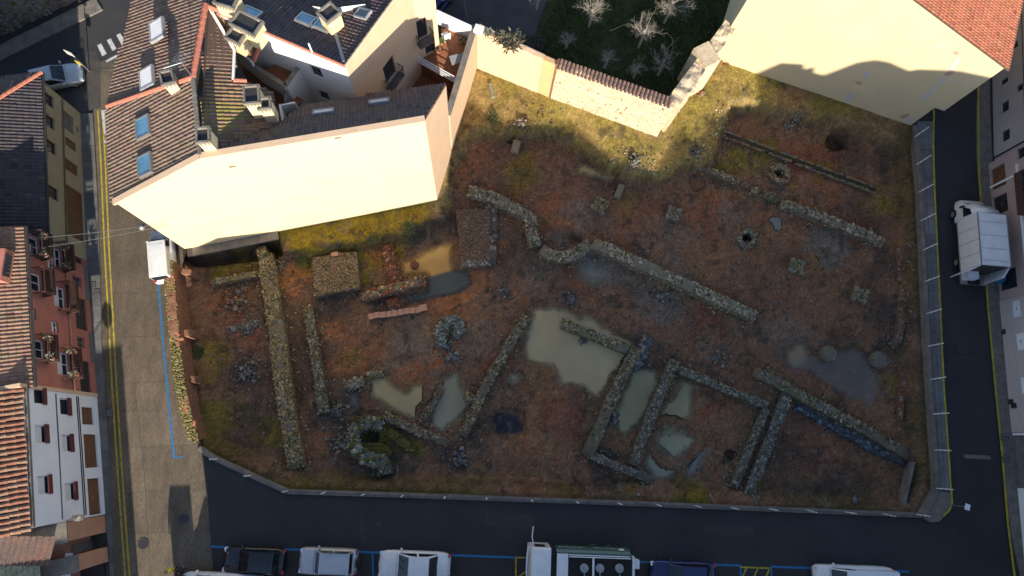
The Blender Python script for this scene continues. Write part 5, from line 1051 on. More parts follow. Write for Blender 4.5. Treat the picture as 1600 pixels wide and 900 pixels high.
# ------------------------------------------------------------------ RUINS
def ruin(label, pts, wd, zt=-.62, base=(.19, .165, .115), moss=.22, red=.0, dens=30, size=.074, big=.7, name='ruined_wall', amp=.028, core=None, zfoot=-2.0, cat='ruin', grp=None):
    """wall stub: rough core plus stones set in its top and flanks, the largest as pieces of their own"""
    P = [site(u, v, zt) for u, v in pts]; t = thing(name, label, cat, (P[0].x, P[0].y, 0), grp)
    L = [0]
    for a, c in zip(P, P[1:]): L.append(L[-1] + (c - a).length)
    tot = L[-1]
    def at(s_):
        for i in range(len(P) - 1):
            if s_ <= L[i + 1] + 1e-6:
                q = P[i].lerp(P[i + 1], (s_ - L[i]) / max(1e-6, L[i + 1] - L[i])); d = (P[i + 1] - P[i]).normalized(); return q, d, Vector((-d.y, d.x, 0))
    n = max(4, int(tot / .18)); V = []; F = []; m_ = 9; sd = random.randrange(5000)
    S_ = np.linspace(0, tot, n + 1); lo = (fnoise(S_, S_ * 0 + 3, 1.7, sd, 3) - .5); wl = fnoise(S_, S_ * 0 + 9, 1.3, sd + 7, 3) - .5; wr = fnoise(S_, S_ * 0 + 20, 1.3, sd + 13, 3) - .5
    rag = min(1.0, amp / .028); end = np.minimum(1, np.minimum(S_, tot - S_) / min(.6, tot * .3)); crest = lo * .20 * rag - (1 - end) ** 1.5 * .28
    def top(s_): return float(np.interp(s_, S_, crest))
    def half(s_, side): return wd / 2 * (1 + float(np.interp(s_, S_, wl if side > 0 else wr)) * .38 * rag)
    prof = [(-1.05, None), (-1.04, -.30), (-1.0, -.02), (-.56, 0), (0, .01), (.56, 0), (1.0, -.02), (1.04, -.30), (1.05, None)]
    for i in range(n + 1):
        q, d, nn_ = at(tot * i / n)
        if 0 < i < n:                                  # mitre round the bends
            d2 = (at(min(tot, tot * i / n + .15))[0] - at(max(0, tot * i / n - .15))[0]).normalized(); nn_ = Vector((-d2.y, d2.x, 0))
        h = crest[i] + random.uniform(-amp, amp)
        for (x, z) in prof:
            zz = zfoot if z is None else q.z + z + h + random.uniform(-.02, .02) - .05
            w2 = q + nn_ * (x * half(S_[i], 1 if x > 0 else -1)); V.append((w2.x + random.uniform(-.02, .02), w2.y + random.uniform(-.02, .02), zz))
    for i in range(n): F += [(i * m_ + j, i * m_ + j + 1, (i + 1) * m_ + j + 1, (i + 1) * m_ + j) for j in range(m_ - 1)]
    F += [tuple(range(m_ - 1, -1, -1)), tuple(range(n * m_, n * m_ + m_))]
    b = MB(); cc = core or tuple(x * .7 for x in base); b.add(V, [f[::-1] for f in F], 0, cc); b.build('core', M['stone'], t)
    k = int(tot * wd * dens * 1.45 / (size / .12) ** 2); Ps = []; Rs = []
    for i in range(k):
        s_ = random.random() * tot; q, d, nn_ = at(s_); sg_ = random.choice((-1, 1)); x = sg_ * random.random() ** .8 * half(s_, sg_) * .96
        if fnoise(np.array([q.x + nn_.x * x]), np.array([q.y + nn_.y * x]), .9, sd + 31, 2)[0] < .34: continue      # bare mortar and moss
        r = size * min(1.9, .42 + random.gammavariate(2.2, .25)); Ps.append((q.x + nn_.x * x, q.y + nn_.y * x, q.z + top(s_) - .04 + random.uniform(-.03, .03))); Rs.append(r)
    kf = int(tot * dens * .3)
    for i in range(kf):                                 # flanks
        s_ = random.random() * tot; q, d, nn_ = at(s_); sg_ = random.choice((-1, 1)); hw_ = half(s_, sg_); zt_ = q.z + top(s_); g = gz(q.x + nn_.x * sg_ * (hw_ + .2), q.y + nn_.y * sg_ * (hw_ + .2))
        if zt_ - g < .12: continue
        Ps.append((q.x + nn_.x * sg_ * hw_ * 1.02, q.y + nn_.y * sg_ * hw_ * 1.02, random.uniform(g, zt_ - .05))); Rs.append(size * random.uniform(.6, 1.3))
    for i in range(int(tot * 13)):                      # tumbled at the foot
        q, d, nn_ = at(random.random() * tot); sg_ = random.choice((-1, 1)); o_ = wd / 2 + abs(random.gauss(0, .38)); x, y = q.x + nn_.x * sg_ * o_, q.y + nn_.y * sg_ * o_; Ps.append((x, y, gz(x, y) + .02)); Rs.append(.09 * random.uniform(.3, 1.2))
    stone_stuff('small_stones', np.array(Ps), np.array(Rs), stone_cols(len(Ps), tuple(x * 1.08 for x in base), .62, moss, red), t, .55)
    for i in range(int(tot * 1.3 * big)):
        s_ = (i + random.random()) / (tot * 1.3 * big) * tot * .98; q, d, nn_ = at(s_); x = random.uniform(-.34, .34) * wd; r = random.uniform(.15, .22)
        piece('stone', random.choice(STONES), t, (q.x + nn_.x * x, q.y + nn_.y * x, q.z + top(s_) - .06), (random.uniform(-.2, .2), random.uniform(-.2, .2), math.atan2(d.y, d.x) + random.uniform(-.3, .3)), (r * 1.15, r * .85, r * .42))
    return t
OCH = (.25, .195, .115); GRY = (.195, .163, .115); BLU = (.17, .16, .13); LGT = (.235, .205, .15); PAL = (.27, .235, .17)
ruin('broad ochre wall stub running from under the cream house to the south edge', [(413, 396), (421, 450), (430, 510), (440, 585), (450, 660), (462, 732)], 1.12, -.55, OCH, .15, dens=34, big=1.6)
ruin('short stub joining the broad ochre wall to the plinth ledge', [(404, 384), (412, 402)], .75, -.4, OCH, .3)
ruin('thin stub branching left from the head of the broad ochre wall', [(327, 441), (366, 434), (404, 426)], .42, -.62, OCH, .1)
ruin('slender wall stub second from the left boundary, parallel to the broad one', [(480, 476), (488, 535), (498, 590), (505, 645)], .68, -.72, GRY, .25, dens=34)
ruin('thin red brick wall stub beside the ochre pond', [(604, 380), (610, 410), (620, 446)], .8, -.72, (.23, .11, .065), .05, .5, size=.11)
ruin('pale faced stub between the square platform and the ochre pond', [(566, 463), (600, 454), (664, 437)], .62, -.6, (.26, .18, .115), .05, .3, size=.11)
ruin('short brick stub below the pale faced one', [(610, 462), (617, 484)], .8, -.95, (.20, .10, .07), .1, .5)
ruin('rubble wall bounding the right side of the mosaic platform', [(768, 300), (768, 350), (767, 412)], .8, -.9, (.15, .125, .11), .05, .1, size=.14)
ruin('long smooth stone wall with a bend from the mosaic platform to the apse', [(732, 296), (775, 309), (829, 338), (831, 362), (838, 382)], .82, -.5, LGT, .1, dens=44, size=.085, big=.4, amp=.03)
ruin('curved apse wall bulging down into the middle of the dig', [(846, 388), (858, 397), (880, 402), (898, 398), (914, 386), (924, 378)], .82, -.5, LGT, .15, dens=44, size=.085, big=.5, amp=.03)
ruin('longest straight pale wall running right from the apse', [(927, 379), (985, 404), (1050, 434), (1120, 466), (1183, 494)], .86, -.5, PAL, .08, dens=46, size=.08, big=.3, amp=.025)
ruin('diagonal wall stub left of the largest pool', [(823, 492), (800, 532), (775, 575), (748, 625), (724, 682)], .62, -.78, GRY, .2, dens=34)
ruin('tiny stub jutting left from the diagonal wall by the largest pool', [(727, 616), (745, 628)], .6, -.85, GRY, .2)
ruin('mossy wall stub crossing the top of the largest pool', [(878, 504), (915, 519), (950, 533), (988, 547)], .7, -.75, (.22, .195, .13), .3, dens=34)
ruin('steep diagonal wall stub on the right of the largest pool', [(996, 542), (975, 585), (950, 640), (928, 690), (916, 712)], .78, -.68, GRY, .2, dens=36)
ruin('dark slab stub standing beside the top of the steep diagonal wall', [(1014, 524), (1004, 550), (990, 578)], .7, -.85, (.12, .125, .135), .0, size=.16, big=2.2)
ruin('narrow wall stub dividing the two greenish pools', [(1056, 562), (1040, 600), (1018, 650), (990, 727)], .66, -.62, BLU, .15, dens=38)
ruin('foot wall stub closing the room south of the greenish pools', [(920, 709), (960, 727), (1000, 744), (1022, 750)], .52, -.72, BLU, .12)
ruin('wall stub running right from the narrow wall to the sunken gap', [(1060, 576), (1100, 592), (1150, 614), (1202, 634)], .6, -.68, BLU, .12, dens=34)
ruin('left of the twin wall stubs beside the dark gap', [(1199, 636), (1185, 670), (1165, 720), (1147, 764)], .5, -.68, BLU, .15, dens=34)
ruin('right of the twin wall stubs beside the dark gap', [(1233, 612), (1215, 660), (1190, 725), (1168, 783)], .68, -.58, (.165, .165, .145), .2, dens=36)
ruin('long wall stub with a slumped bluish face at the lower right', [(1182, 580), (1225, 602), (1290, 638), (1360, 676), (1424, 712)], .72, -.55, GRY, .12, dens=36)
ruin('low bank of bluish stones under the lower right wall', [(1246, 632), (1300, 662), (1360, 695), (1420, 722)], .7, -.95, (.10, .115, .13), .0, size=.13)
ruin('wall stub below the heart shaped pool', [(598, 648), (640, 668), (700, 693)], .55, -.82, GRY, .2)
ruin('rubble line between the heart shaped pool and its neighbour', [(690, 602), (678, 630), (655, 660)], .5, -1.0, (.15, .13, .10), .2, .1)
ruin('row of pale blocks at the top left of the heart shaped pool', [(536, 601), (568, 595)], .6, -.95, LGT, .1, size=.16, big=2.5)
ruin('short dark block row next to the pale blocks', [(572, 590), (597, 583)], .45, -1.0, GRY, .1, size=.14)
ruin('thin wall stub at the upper right running towards the twin gutter', [(1078, 252), (1115, 268), (1156, 285)], .55, -.85, GRY, .2)
ruin('low broken footing between the thin stub and the squared block', [(1158, 286), (1175, 293)], .45, -1.0, GRY, .2)
ruin('low broken footing between the squared block and the pale stub', [(1190, 301), (1222, 315)], .45, -1.0, GRY, .25)
ruin('single squared block between the two upper right wall stubs', [(1176, 294), (1188, 299)], .55, -.8, LGT, .2)
ruin('pale wall stub stepping down across the upper right', [(1223, 316), (1280, 336), (1340, 360), (1384, 379)], .68, -.6, LGT, .12, dens=38, size=.1)
ruin('crumbled bank of brick rubble inside the east wall', [(1406, 380), (1410, 430), (1411, 500), (1405, 540)], .45, -.75, (.22, .145, .11), .1, .3)
ruin('lower end of the brick rubble inside the east wall', [(1414, 580), (1410, 620), (1408, 660)], .4, -.85, (.22, .12, .09), .1, .4)
ruin('pale crumbling footing along the lit grass bank', [(950, 240), (985, 252), (1024, 262)], .5, -.35, (.34, .29, .21), .1, size=.15)  # stones coloured brighter for the sunlight on the bank
ruin('pale step edge beside the sunken room at the upper right', [(1137, 166), (1122, 200), (1103, 238)], .28, -.22, (.34, .28, .2), .1)
ruin('faint stone row at the upper left of the dig', [(852, 178), (850, 205), (842, 226)], .5, -1.15, (.2, .17, .14), .1)
ruin('faint stone row in the left corner room', [(352, 516), (384, 508), (412, 500)], .5, -1.1, (.16, .14, .13), .1)
ruin('scattered dark footing in the left corner room', [(372, 505), (400, 520)], .7, -1.15, (.13, .125, .125), .1)
def platform(label, pts, zt, base, red=0.0, moss=.1, size=.07, dens=110, edge=True, name='platform', cat='ruin', grp=None, zfoot=-2.0, big=0):
    P = [site(u, v, zt) for u, v in pts]; t = thing(name, label, cat, (P[0].x, P[0].y, 0), grp); b = MB(); b.prism([(p.x + random.uniform(-.03, .03), p.y + random.uniform(-.03, .03)) for p in P], zfoot, zt - .03, 0, tuple(x * .7 for x in base)); b.build('core', M['stone'], t, bevel=.05)
    X0, X1 = min(p.x for p in P), max(p.x for p in P); Y0, Y1 = min(p.y for p in P), max(p.y for p in P); n = int((X1 - X0) * (Y1 - Y0) * dens); xx = rng.uniform(X0, X1, n); yy = rng.uniform(Y0, Y1, n); kp = sdf(xx, yy, P) < -.02; xx, yy = xx[kp], yy[kp]
    Q = np.column_stack((xx, yy, np.full(len(xx), zt - .02) + rng.uniform(-.03, .02, len(xx)))); R_ = size * rng.uniform(.5, 1.2, len(xx)); cl = stone_cols(len(xx), base, .45, moss, red)
    stone_stuff('small_stones', Q, R_, cl, t, .6)
    if big:
        for i in range(len(P)):
            a, c = P[i], P[(i + 1) % len(P)]; k = max(1, int((c - a).length / .42))
            for j in range(k): q = a.lerp(c, (j + .5) / k); r = random.uniform(.18, .25); piece('stone', random.choice(STONES), t, (q.x, q.y, zt - .1), (0, 0, math.atan2((c - a).y, (c - a).x) + random.uniform(-.2, .2)), (r * 1.1, r * .8, r * .7))
    return t
platform('square platform of fine ochre pebbles with one pale tile', [(487, 403), (520, 397), (557, 392), (560, 420), (562, 450), (525, 456), (491, 464)], -.6, (.235, .175, .11), .08, .12, .085)
b = MB(); p = site(523, 397, -.52); b.box(p, (.5, .3, .06), .2); tag(b.build('floor_tile', M['pinkbrick']), 'single pale pink tile on the edge of the pebble platform', 'tile')
platform('large mosaic platform edged with red stones beside the ochre pond', [(712, 326), (766, 326), (765, 408), (722, 412)], -.8, (.17, .125, .095), .14, .06, .085, 85, big=0)
ruin('pale front edge of the mosaic platform', [(720, 412), (745, 411), (766, 407)], .4, -.72, (.27, .235, .19), .05)
PIL = 'square pillar bases of the dig'
for u, v, w_, hgt, rot, lab in ((938, 320, 1.1, -.7, -.55, 'square stone pillar base nearest the apse'), (1053, 333, 1.0, -.7, -.35, 'mossy square pillar base in the upper middle of the dig'), (1247, 416, 1.05, -.75, -.3, 'square pillar base right of the open shaft'), (1346, 460, 1.1, -.75, -.35, 'square pillar base nearest the east wall')):
    c_ = site(u, v, hgt); q = [(c_.x + math.cos(rot + a) * w_ * .68, c_.y + math.sin(rot + a) * w_ * .68) for a in (.785, 2.356, 3.927, 5.498)]; t = thing('pillar_base', lab, 'pillar base', (c_.x, c_.y, 0), PIL); b = MB(); b.prism(q, -2, hgt - .04, 0, tuple(x * .7 for x in LGT)); b.build('core', M['stone'], t, bevel=.07)
    n = 150; a_ = rng.uniform(-.47, .47, (n, 2)) * w_; X = c_.x + a_[:, 0] * math.cos(rot) - a_[:, 1] * math.sin(rot); Y = c_.y + a_[:, 0] * math.sin(rot) + a_[:, 1] * math.cos(rot)
    stone_stuff('small_stones', np.column_stack((X, Y, np.full(n, hgt - .03))), rng.uniform(.05, .12, n), stone_cols(n, (.22, .195, .14), .4, .3), t, .6)
    for k in range(4): piece('stone', random.choice(STONES), t, (q[k][0] * .8 + c_.x * .2, q[k][1] * .8 + c_.y * .2, hgt - .12), (0, 0, random.random() * 3), (.24, .2, .16))
def block(label, u, v, sx, sy, zt, rot, base, name='stone_block', z0=-1.9):
    c_ = site(u, v, zt); b = MB(); b.box((c_.x, c_.y, (zt + z0) / 2), (sx, sy, zt - z0), rot, 0, base); o = b.build(name, M['stone'], bevel=.07); o.data.polygons[0]; return tag(o, label, 'stone')
block('upright pale slab left of the apse bank at the top left', 806, 228, .62, 1.1, -.85, -.25, (.22, .19, .13)); block('long narrow block right of the first pillar base', 968, 298, .5, 1.2, -.95, -.4, (.2, .17, .125)); block('slim greenish stone lying in the grass near the courtyard wall', 768, 140, .3, 1.3, .05, .2, (.2, .2, .15), z0=-.3)
block('white stone lying by the foot of the courtyard wall', 729, 174, .2, .45, -.6, .3, (.4, .38, .34)); 
for lab, u, v, r, zt in (('drum shaped stone stump standing in the wide right pool', 1297, 552, .62, -.75), ('darker round stump at the right end of the wide pool', 1376, 562, .68, -.8), ('small red stump standing in the ochre pond', 647, 413, .32, -1.05)):
    c_ = site(u, v, zt); t = thing('stump', lab, 'stump', (c_.x, c_.y, 0)); b = MB(); b.lathe((c_.x, c_.y, 0), [(r * .9, -2), (r, zt - .25), (r * .85, zt - .05), (r * .4, zt)], 12, 0, (.15, .135, .11) if r > .4 else (.16, .07, .045)); b.v = [(x + random.uniform(-.05, .05) * r, y + random.uniform(-.05, .05) * r, z) for x, y, z in b.v]; b.build('core', M['stone'], t)
    n = int(90 * r * r / .3) + 16; a_ = rng.random(n) * 6.283; q = np.sqrt(rng.random(n)) * r * .9; stone_stuff('small_stones', np.column_stack((c_.x + q * np.cos(a_), c_.y + q * np.sin(a_), np.full(n, zt - .08))), rng.uniform(.05, .11, n), stone_cols(n, (.2, .175, .13) if r > .4 else (.2, .09, .06), .4, .25, .1), t, .6)
ruin('horseshoe ring of pale stones above the heart shaped pool', [(690, 543), (688, 514), (700, 499), (717, 502), (717, 516), (708, 524)], .72, -.85, (.19, .2, .18), .15, dens=36)
ruin('thick mossy cistern wall curving round its pit at the bottom left', [(596, 664), (575, 659), (556, 666), (549, 685), (556, 705), (578, 718), (598, 722), (601, 742)], .85, -.35, (.16, .165, .13), .45, dens=30, size=.14, big=1.2, amp=.07)
ruin('mossy ridge trailing right from the cistern', [(604, 672), (625, 687), (648, 706)], .6, -.85, (.12, .105, .035), .8, big=.2)
ruin('stone collar round the open well in the sunken room', [(1207, 262), (1218, 258), (1230, 264), (1233, 276), (1224, 284), (1211, 280), (1206, 268)], .42, -.95, (.24, .185, .13), .1)
ruin('ragged stone frame of the square shaft near the pillar bases', [(1156, 361), (1174, 359), (1182, 372), (1172, 384), (1158, 382), (1155, 366)], .34, -1.12, (.2, .18, .15), .1)
platform('mossy fill inside the horseshoe ring', [(690, 502), (714, 500), (706, 516), (694, 530)], -.93, (.13, .13, .085), 0, .5, .07, 70)
platform('mossy filled floor of the cistern', [(553, 692), (598, 692), (614, 706), (602, 724), (572, 717)], -.72, (.10, .09, .035), 0, .8, .07, 50)
# twin gutter
GT = thing('stone_gutter', 'long straight gutter of two parallel stone kerbs at the upper right', 'gutter', site(1125, 205))
for off in (-.23, .23):
    a, c = site(1130, 208, -1.0), site(1368, 297, -1.0); d = (c - a).normalized(); nn_ = Vector((-d.y, d.x, 0)); k = 46
    for i in range(k):
        if random.random() < .1: continue
        p, q = a.lerp(c, i / k) + nn_ * random.uniform(-.04, .04) + nn_ * off + d * .02, a.lerp(c, (i + 1) / k) + nn_ * off - d * .02; zz = -1.06 + random.uniform(-.05, .03); b = MB(); b.beam(Vector((p.x, p.y, zz)), Vector((q.x + random.uniform(-.04, .04), q.y + random.uniform(-.04, .04), zz + random.uniform(-.03, .03))), random.uniform(.09, .2), .2, 0, tuple(x * random.uniform(.6, 1.25) for x in (.19, .16, .115))); b.build('kerb_stone', M['stone'], GT)
b = MB(); a, c = site(1130, 208, -1.1), site(1368, 297, -1.1); b.beam(a, c, .3, .1, 0, (.05, .042, .03)); b.build('channel', M['stone'], GT)
# row of square bricks
RBk = thing('brick_row', 'row of square pinkish bricks below the brick stubs', 'brick row', site(575, 493)); bk_me = MB().box((0, 0, 0), (.52, .46, .2)).build('brick', M['pinkbrick']); me_ = bk_me.data; bpy.data.objects.remove(bk_me)
for k in range(9):
    t = k / 8; u, v = 580 + 74 * t, 494 - 10 * t; p = site(u, v, -1.12); piece('brick', me_, RBk, p + Vector((0, random.uniform(-.03, .03), random.uniform(-.03, .03))), (random.uniform(-.04, .04), random.uniform(-.04, .04), .16 + random.uniform(-.05, .05)), (.78, .9, 1))
piece('brick', me_, RBk, site(661, 481, -1.05), (0, .05, .2), (1.1, 1, 1))
# heaps of stones
def heap(label, u, v, r, n, base=(.15, .145, .135), red=0.0, name='stone_heap', squash=1.0, s=1.0):
    c_ = site(u, v, FLOOR); t = thing(name, label, 'stone heap', (c_.x, c_.y, 0)); Ps = []; Rs = []
    for i in range(n):
        a = random.random() * 6.283; q = abs(random.gauss(0, .5)) * r; x, y = c_.x + math.cos(a) * q, c_.y + math.sin(a) * q * squash; Ps.append((x, y, max(gz(x, y), -1.45) + .04 + max(0, .25 * (1 - q / r)) * random.random())); Rs.append(random.uniform(.06, .15) * s)
    stone_stuff('small_stones', np.array(Ps), np.array(Rs), stone_cols(n, base, .45, .05, red), t, .7)
    for i in range(max(2, n // 14)):
        a = random.random() * 6.283; q = random.random() * r * .7; x, y = c_.x + math.cos(a) * q, c_.y + math.sin(a) * q * squash; rr = random.uniform(.17, .25) * s; piece('stone', random.choice(STONES), t, (x, y, max(gz(x, y), -1.45) + .1), (random.random(), random.random(), random.random() * 3), (rr, rr * .8, rr * .7))
for a in (('dark stone heap on the upper edge of the largest pool', 893, 470, .8, 46, (.11, .12, .14)), ('heap of dark rubble at the lower end of the slender wall', 525, 640, 1.3, 90, (.115, .115, .12)), ('grey rubble below the slender wall, left of the cistern', 530, 690, 1.3, 90, (.13, .13, .125)), ('rubble spread between the broad ochre wall and the corner', 385, 580, 1.6, 110, (.13, .125, .13)), ('reddish brick rubble in the left corner room', 370, 470, 1.5, 130, (.20, .12, .09), .35), ('small greyish heap right of the mosaic platform', 782, 455, .9, 40, (.14, .14, .12)), ('pale stones clustered above the narrow wall', 1028, 462, .7, 34, (.2, .19, .16)), ('dark stones half sunk in the largest pool', 910, 533, .45, 20, (.13, .14, .13)), ('bluish rubble beside the steep diagonal wall', 958, 655, .7, 40, (.11, .13, .14)), ('rubble in front of the diagonal wall near the south edge', 715, 715, 1.4, 80, (.115, .115, .13)), ('loose stones scattered south of the greenish pools', 1000, 745, 1.0, 50, (.14, .14, .14)), ('dark lump of stones against the south wall, right half', 1334, 778, .5, 24, (.12, .13, .15)), ('broken stones under the lit bank', 985, 262, .9, 60, (.15, .14, .13)), ('stones by the pit at the head of the step', 1080, 245, .8, 40, (.12, .12, .12)), ('red rubble in the corner by the pale gable', 1125, 105, .6, 40, (.36, .16, .08), .6), ('second red rubble patch on the grass bank', 1088, 158, .4, 22, (.36, .16, .08), .6), ('stones below the pale footing near the first pillar base', 1240, 195, 1.2, 50, (.17, .16, .15)), ('loose rubble inside the east wall', 1395, 540, .8, 40, (.17, .13, .11)), ('grey rubble south of the horseshoe ring', 705, 555, .9, 50, (.135, .14, .14)), ('small pile of rubble under the wall stub by the twin gap', 1120, 560, 1.0, 46, (.13, .13, .12)), ('stones strewn in the upper left of the dig', 815, 205, 1.0, 50, (.2, .17, .15)), ('blocks beside the head of the broad ochre wall', 440, 415, .6, 18, (.22, .19, .14))): heap(*a[:5], base=a[5], red=a[6] if len(a) > 6 else 0)
# small stones strewn over the whole floor
n = 42000; xx = rng.uniform(-19, 34, n); yy = rng.uniform(-4.6, 29, n); den = np.clip((fnoise(xx, yy, 3, 91, 4) - .44) * 5, .10, 1)
den = den * np.where(sdf(xx, yy, terr) < .2, .25, 1); kp = (rng.random(n) < den) & (sdf(xx, yy, PLOT) < -.6); xx, yy = xx[kp], yy[kp]; zz = np.array([gz(a, c) for a, c in zip(xx, yy)]); kp = zz > FLOOR - .28; xx, yy, zz = xx[kp], yy[kp], zz[kp]
cl = stone_cols(len(xx), (.145, .115, .09), .55, .05, .2); R_ = rng.gamma(1.8, .018, len(xx)) + .018
stone_stuff('loose_stones', np.column_stack((xx, yy, zz + R_ * .15)), np.clip(R_, .02, .16), cl, None, .7)
# tufts of grass and weeds on the mossy strips
n = 26000; xx = rng.uniform(-21, 35, n); yy = rng.uniform(-5, 31, n); kp = sdf(xx, yy, PLOT) < -.1; xx, yy = xx[kp], yy[kp]
jj = np.clip(((xx - xs[0]) / gs).round().astype(int), 0, len(xs) - 1); ii = np.clip(((yy - ys[0]) / gs).round().astype(int), 0, len(ys) - 1); g_ = col[ii, jj]; green = (g_[:, 1] / (g_[:, 0] + 1e-6) > .78) & (H[ii, jj] > FLOOR - .1) | (rng.random(len(xx)) < .03); green &= H[ii, jj] > FLOOR - .1
xx, yy, zz = xx[green], yy[green], H[ii, jj][green]; n = len(xx); a = rng.random(n) * 6.283; hh = rng.uniform(.05, .16, n); wd_ = rng.uniform(.02, .045, n); lx, ly = rng.normal(0, .05, n), rng.normal(0, .05, n)
V = np.zeros((n, 3, 3)); V[:, 0] = np.column_stack((xx - np.cos(a) * wd_, yy - np.sin(a) * wd_, zz - .01)); V[:, 1] = np.column_stack((xx + np.cos(a) * wd_, yy + np.sin(a) * wd_, zz - .01)); V[:, 2] = np.column_stack((xx + lx, yy + ly, zz + hh))
gc = np.array((.12, .11, .02))[None] * (.5 + rng.random((n, 1)) * 1.0) * (1 + (rng.random((n, 3)) - .5) * .3)
np_mesh('grass_tufts', V.reshape(-1, 3), np.arange(n * 3).reshape(-1, 3), M['leaf'], None, 'stuff', np.repeat(gc, 3, 0))
# ================================================================== VEHICLES
def wheel(parent, x, y, r=.31, wd=.2):
    n = 16; b = MB()
    prof = [(r * .62, -wd / 2), (r * .95, -wd / 2), (r, -wd * .3), (r, wd * .3), (r * .95, wd / 2), (r * .62, wd / 2)]
    V = [(x + rr * math.cos(2 * math.pi * k / n), y + yy, r + rr * math.sin(2 * math.pi * k / n)) for rr, yy in prof for k in range(n)]
    F = [(i * n + k, (i + 1) * n + k, (i + 1) * n + (k + 1) % n, i * n + (k + 1) % n) for i in range(5) for k in range(n)]
    b.add(V, F); ty = b.build('wheel', M['black'], parent, smooth=True, local=True); ORG[ty] = Vector((0, 0, 0))
    b = MB(); V = [(x + r * .62 * math.cos(2 * math.pi * k / n), y + s * wd * .38, r + r * .62 * math.sin(2 * math.pi * k / n)) for s in (-1, 1) for k in range(n)]
    b.add(V, [tuple(range(n)), tuple(range(2 * n - 1, n - 1, -1))] + [(k, n + k, n + (k + 1) % n, (k + 1) % n) for k in range(n)]); b.build('rim', M['greymetal'], ty, local=True)
def vehicle_body(t, L, W, pm, hood, belt, cowl, tail, tailh, boxy=.0, zlow=.22, name='body'):
    """lofted lower body: hood height, belt line, cowl and tail positions as x from the middle"""
    n = 22; m_ = 11; V = []; F = []
    for i in range(n + 1):
        u = i / n; x = L / 2 - L * u; e = abs(2 * u - 1)
        hw = W / 2 * (1 - (.20 - .13 * boxy) * max(0, (e - .62) / .38) ** 2.2 - .02)
        if x > cowl: q = (L / 2 - x) / (L / 2 - cowl); top = hood - .20 * (1 - q) ** 2.5 + (belt - hood) * q ** 3 * .6
        elif x < tail: q = (x + L / 2) / (tail + L / 2); top = tailh - .14 * (1 - q) ** 3 + (belt - tailh) * q ** 3 * .6
        else: top = belt
        if i in (0, n): top -= .12; hw *= .93
        lo = zlow + (.10 if i in (0, n) else 0)
        ring = [(hw * .86, lo), (hw, lo + .16), (hw * 1.0, lo + (top - lo) * .62), (hw * .955, top - .05), (hw * .86, top), (0, top + .035)]
        pts = [(x, y, z) for y, z in ring] + [(x, -y, z) for y, z in ring[-2::-1]]
        V += pts
    for i in range(n): F += [(i * m_ + j, i * m_ + j + 1, (i + 1) * m_ + j + 1, (i + 1) * m_ + j) for j in range(m_ - 1)] + [((i + 1) * m_, (i + 1) * m_ + m_ - 1, i * m_ + m_ - 1, i * m_)]
    F += [tuple(range(m_ - 1, -1, -1)), tuple(range(n * m_, n * m_ + m_))]
    b = MB(); b.add(V, [f[::-1] for f in F]); return b.build(name, pm, t, smooth=True, local=True)
def patch4(P, inset, n_off):
    """window pane: quad P shrunk towards its middle and set a little proud"""
    P = [Vector(p) for p in P]; c = sum(P, Vector()) / len(P); n = (P[1] - P[0]).cross(P[2] - P[0]).normalized()
    return [p + (c - p).normalized() * inset for p in P], n
def pane(name, P, t, inset=.07, out=None, m='carglass'):
    Q, n = patch4(P, inset, 0)
    if out is not None and n.dot(Vector(out)) < 0: n = -n
    b = MB(); Q2 = [q + n * .012 for q in Q]; Q3 = [q - n * .01 for q in Q]; k = len(Q)
    b.add(Q2 + Q3, [tuple(range(k)), tuple(range(2 * k - 1, k - 1, -1))] + [(i, k + i, k + (i + 1) % k, (i + 1) % k) for i in range(k)])
    return b.build(name, m if isinstance(m, bpy.types.Material) else M[m], t, local=True)
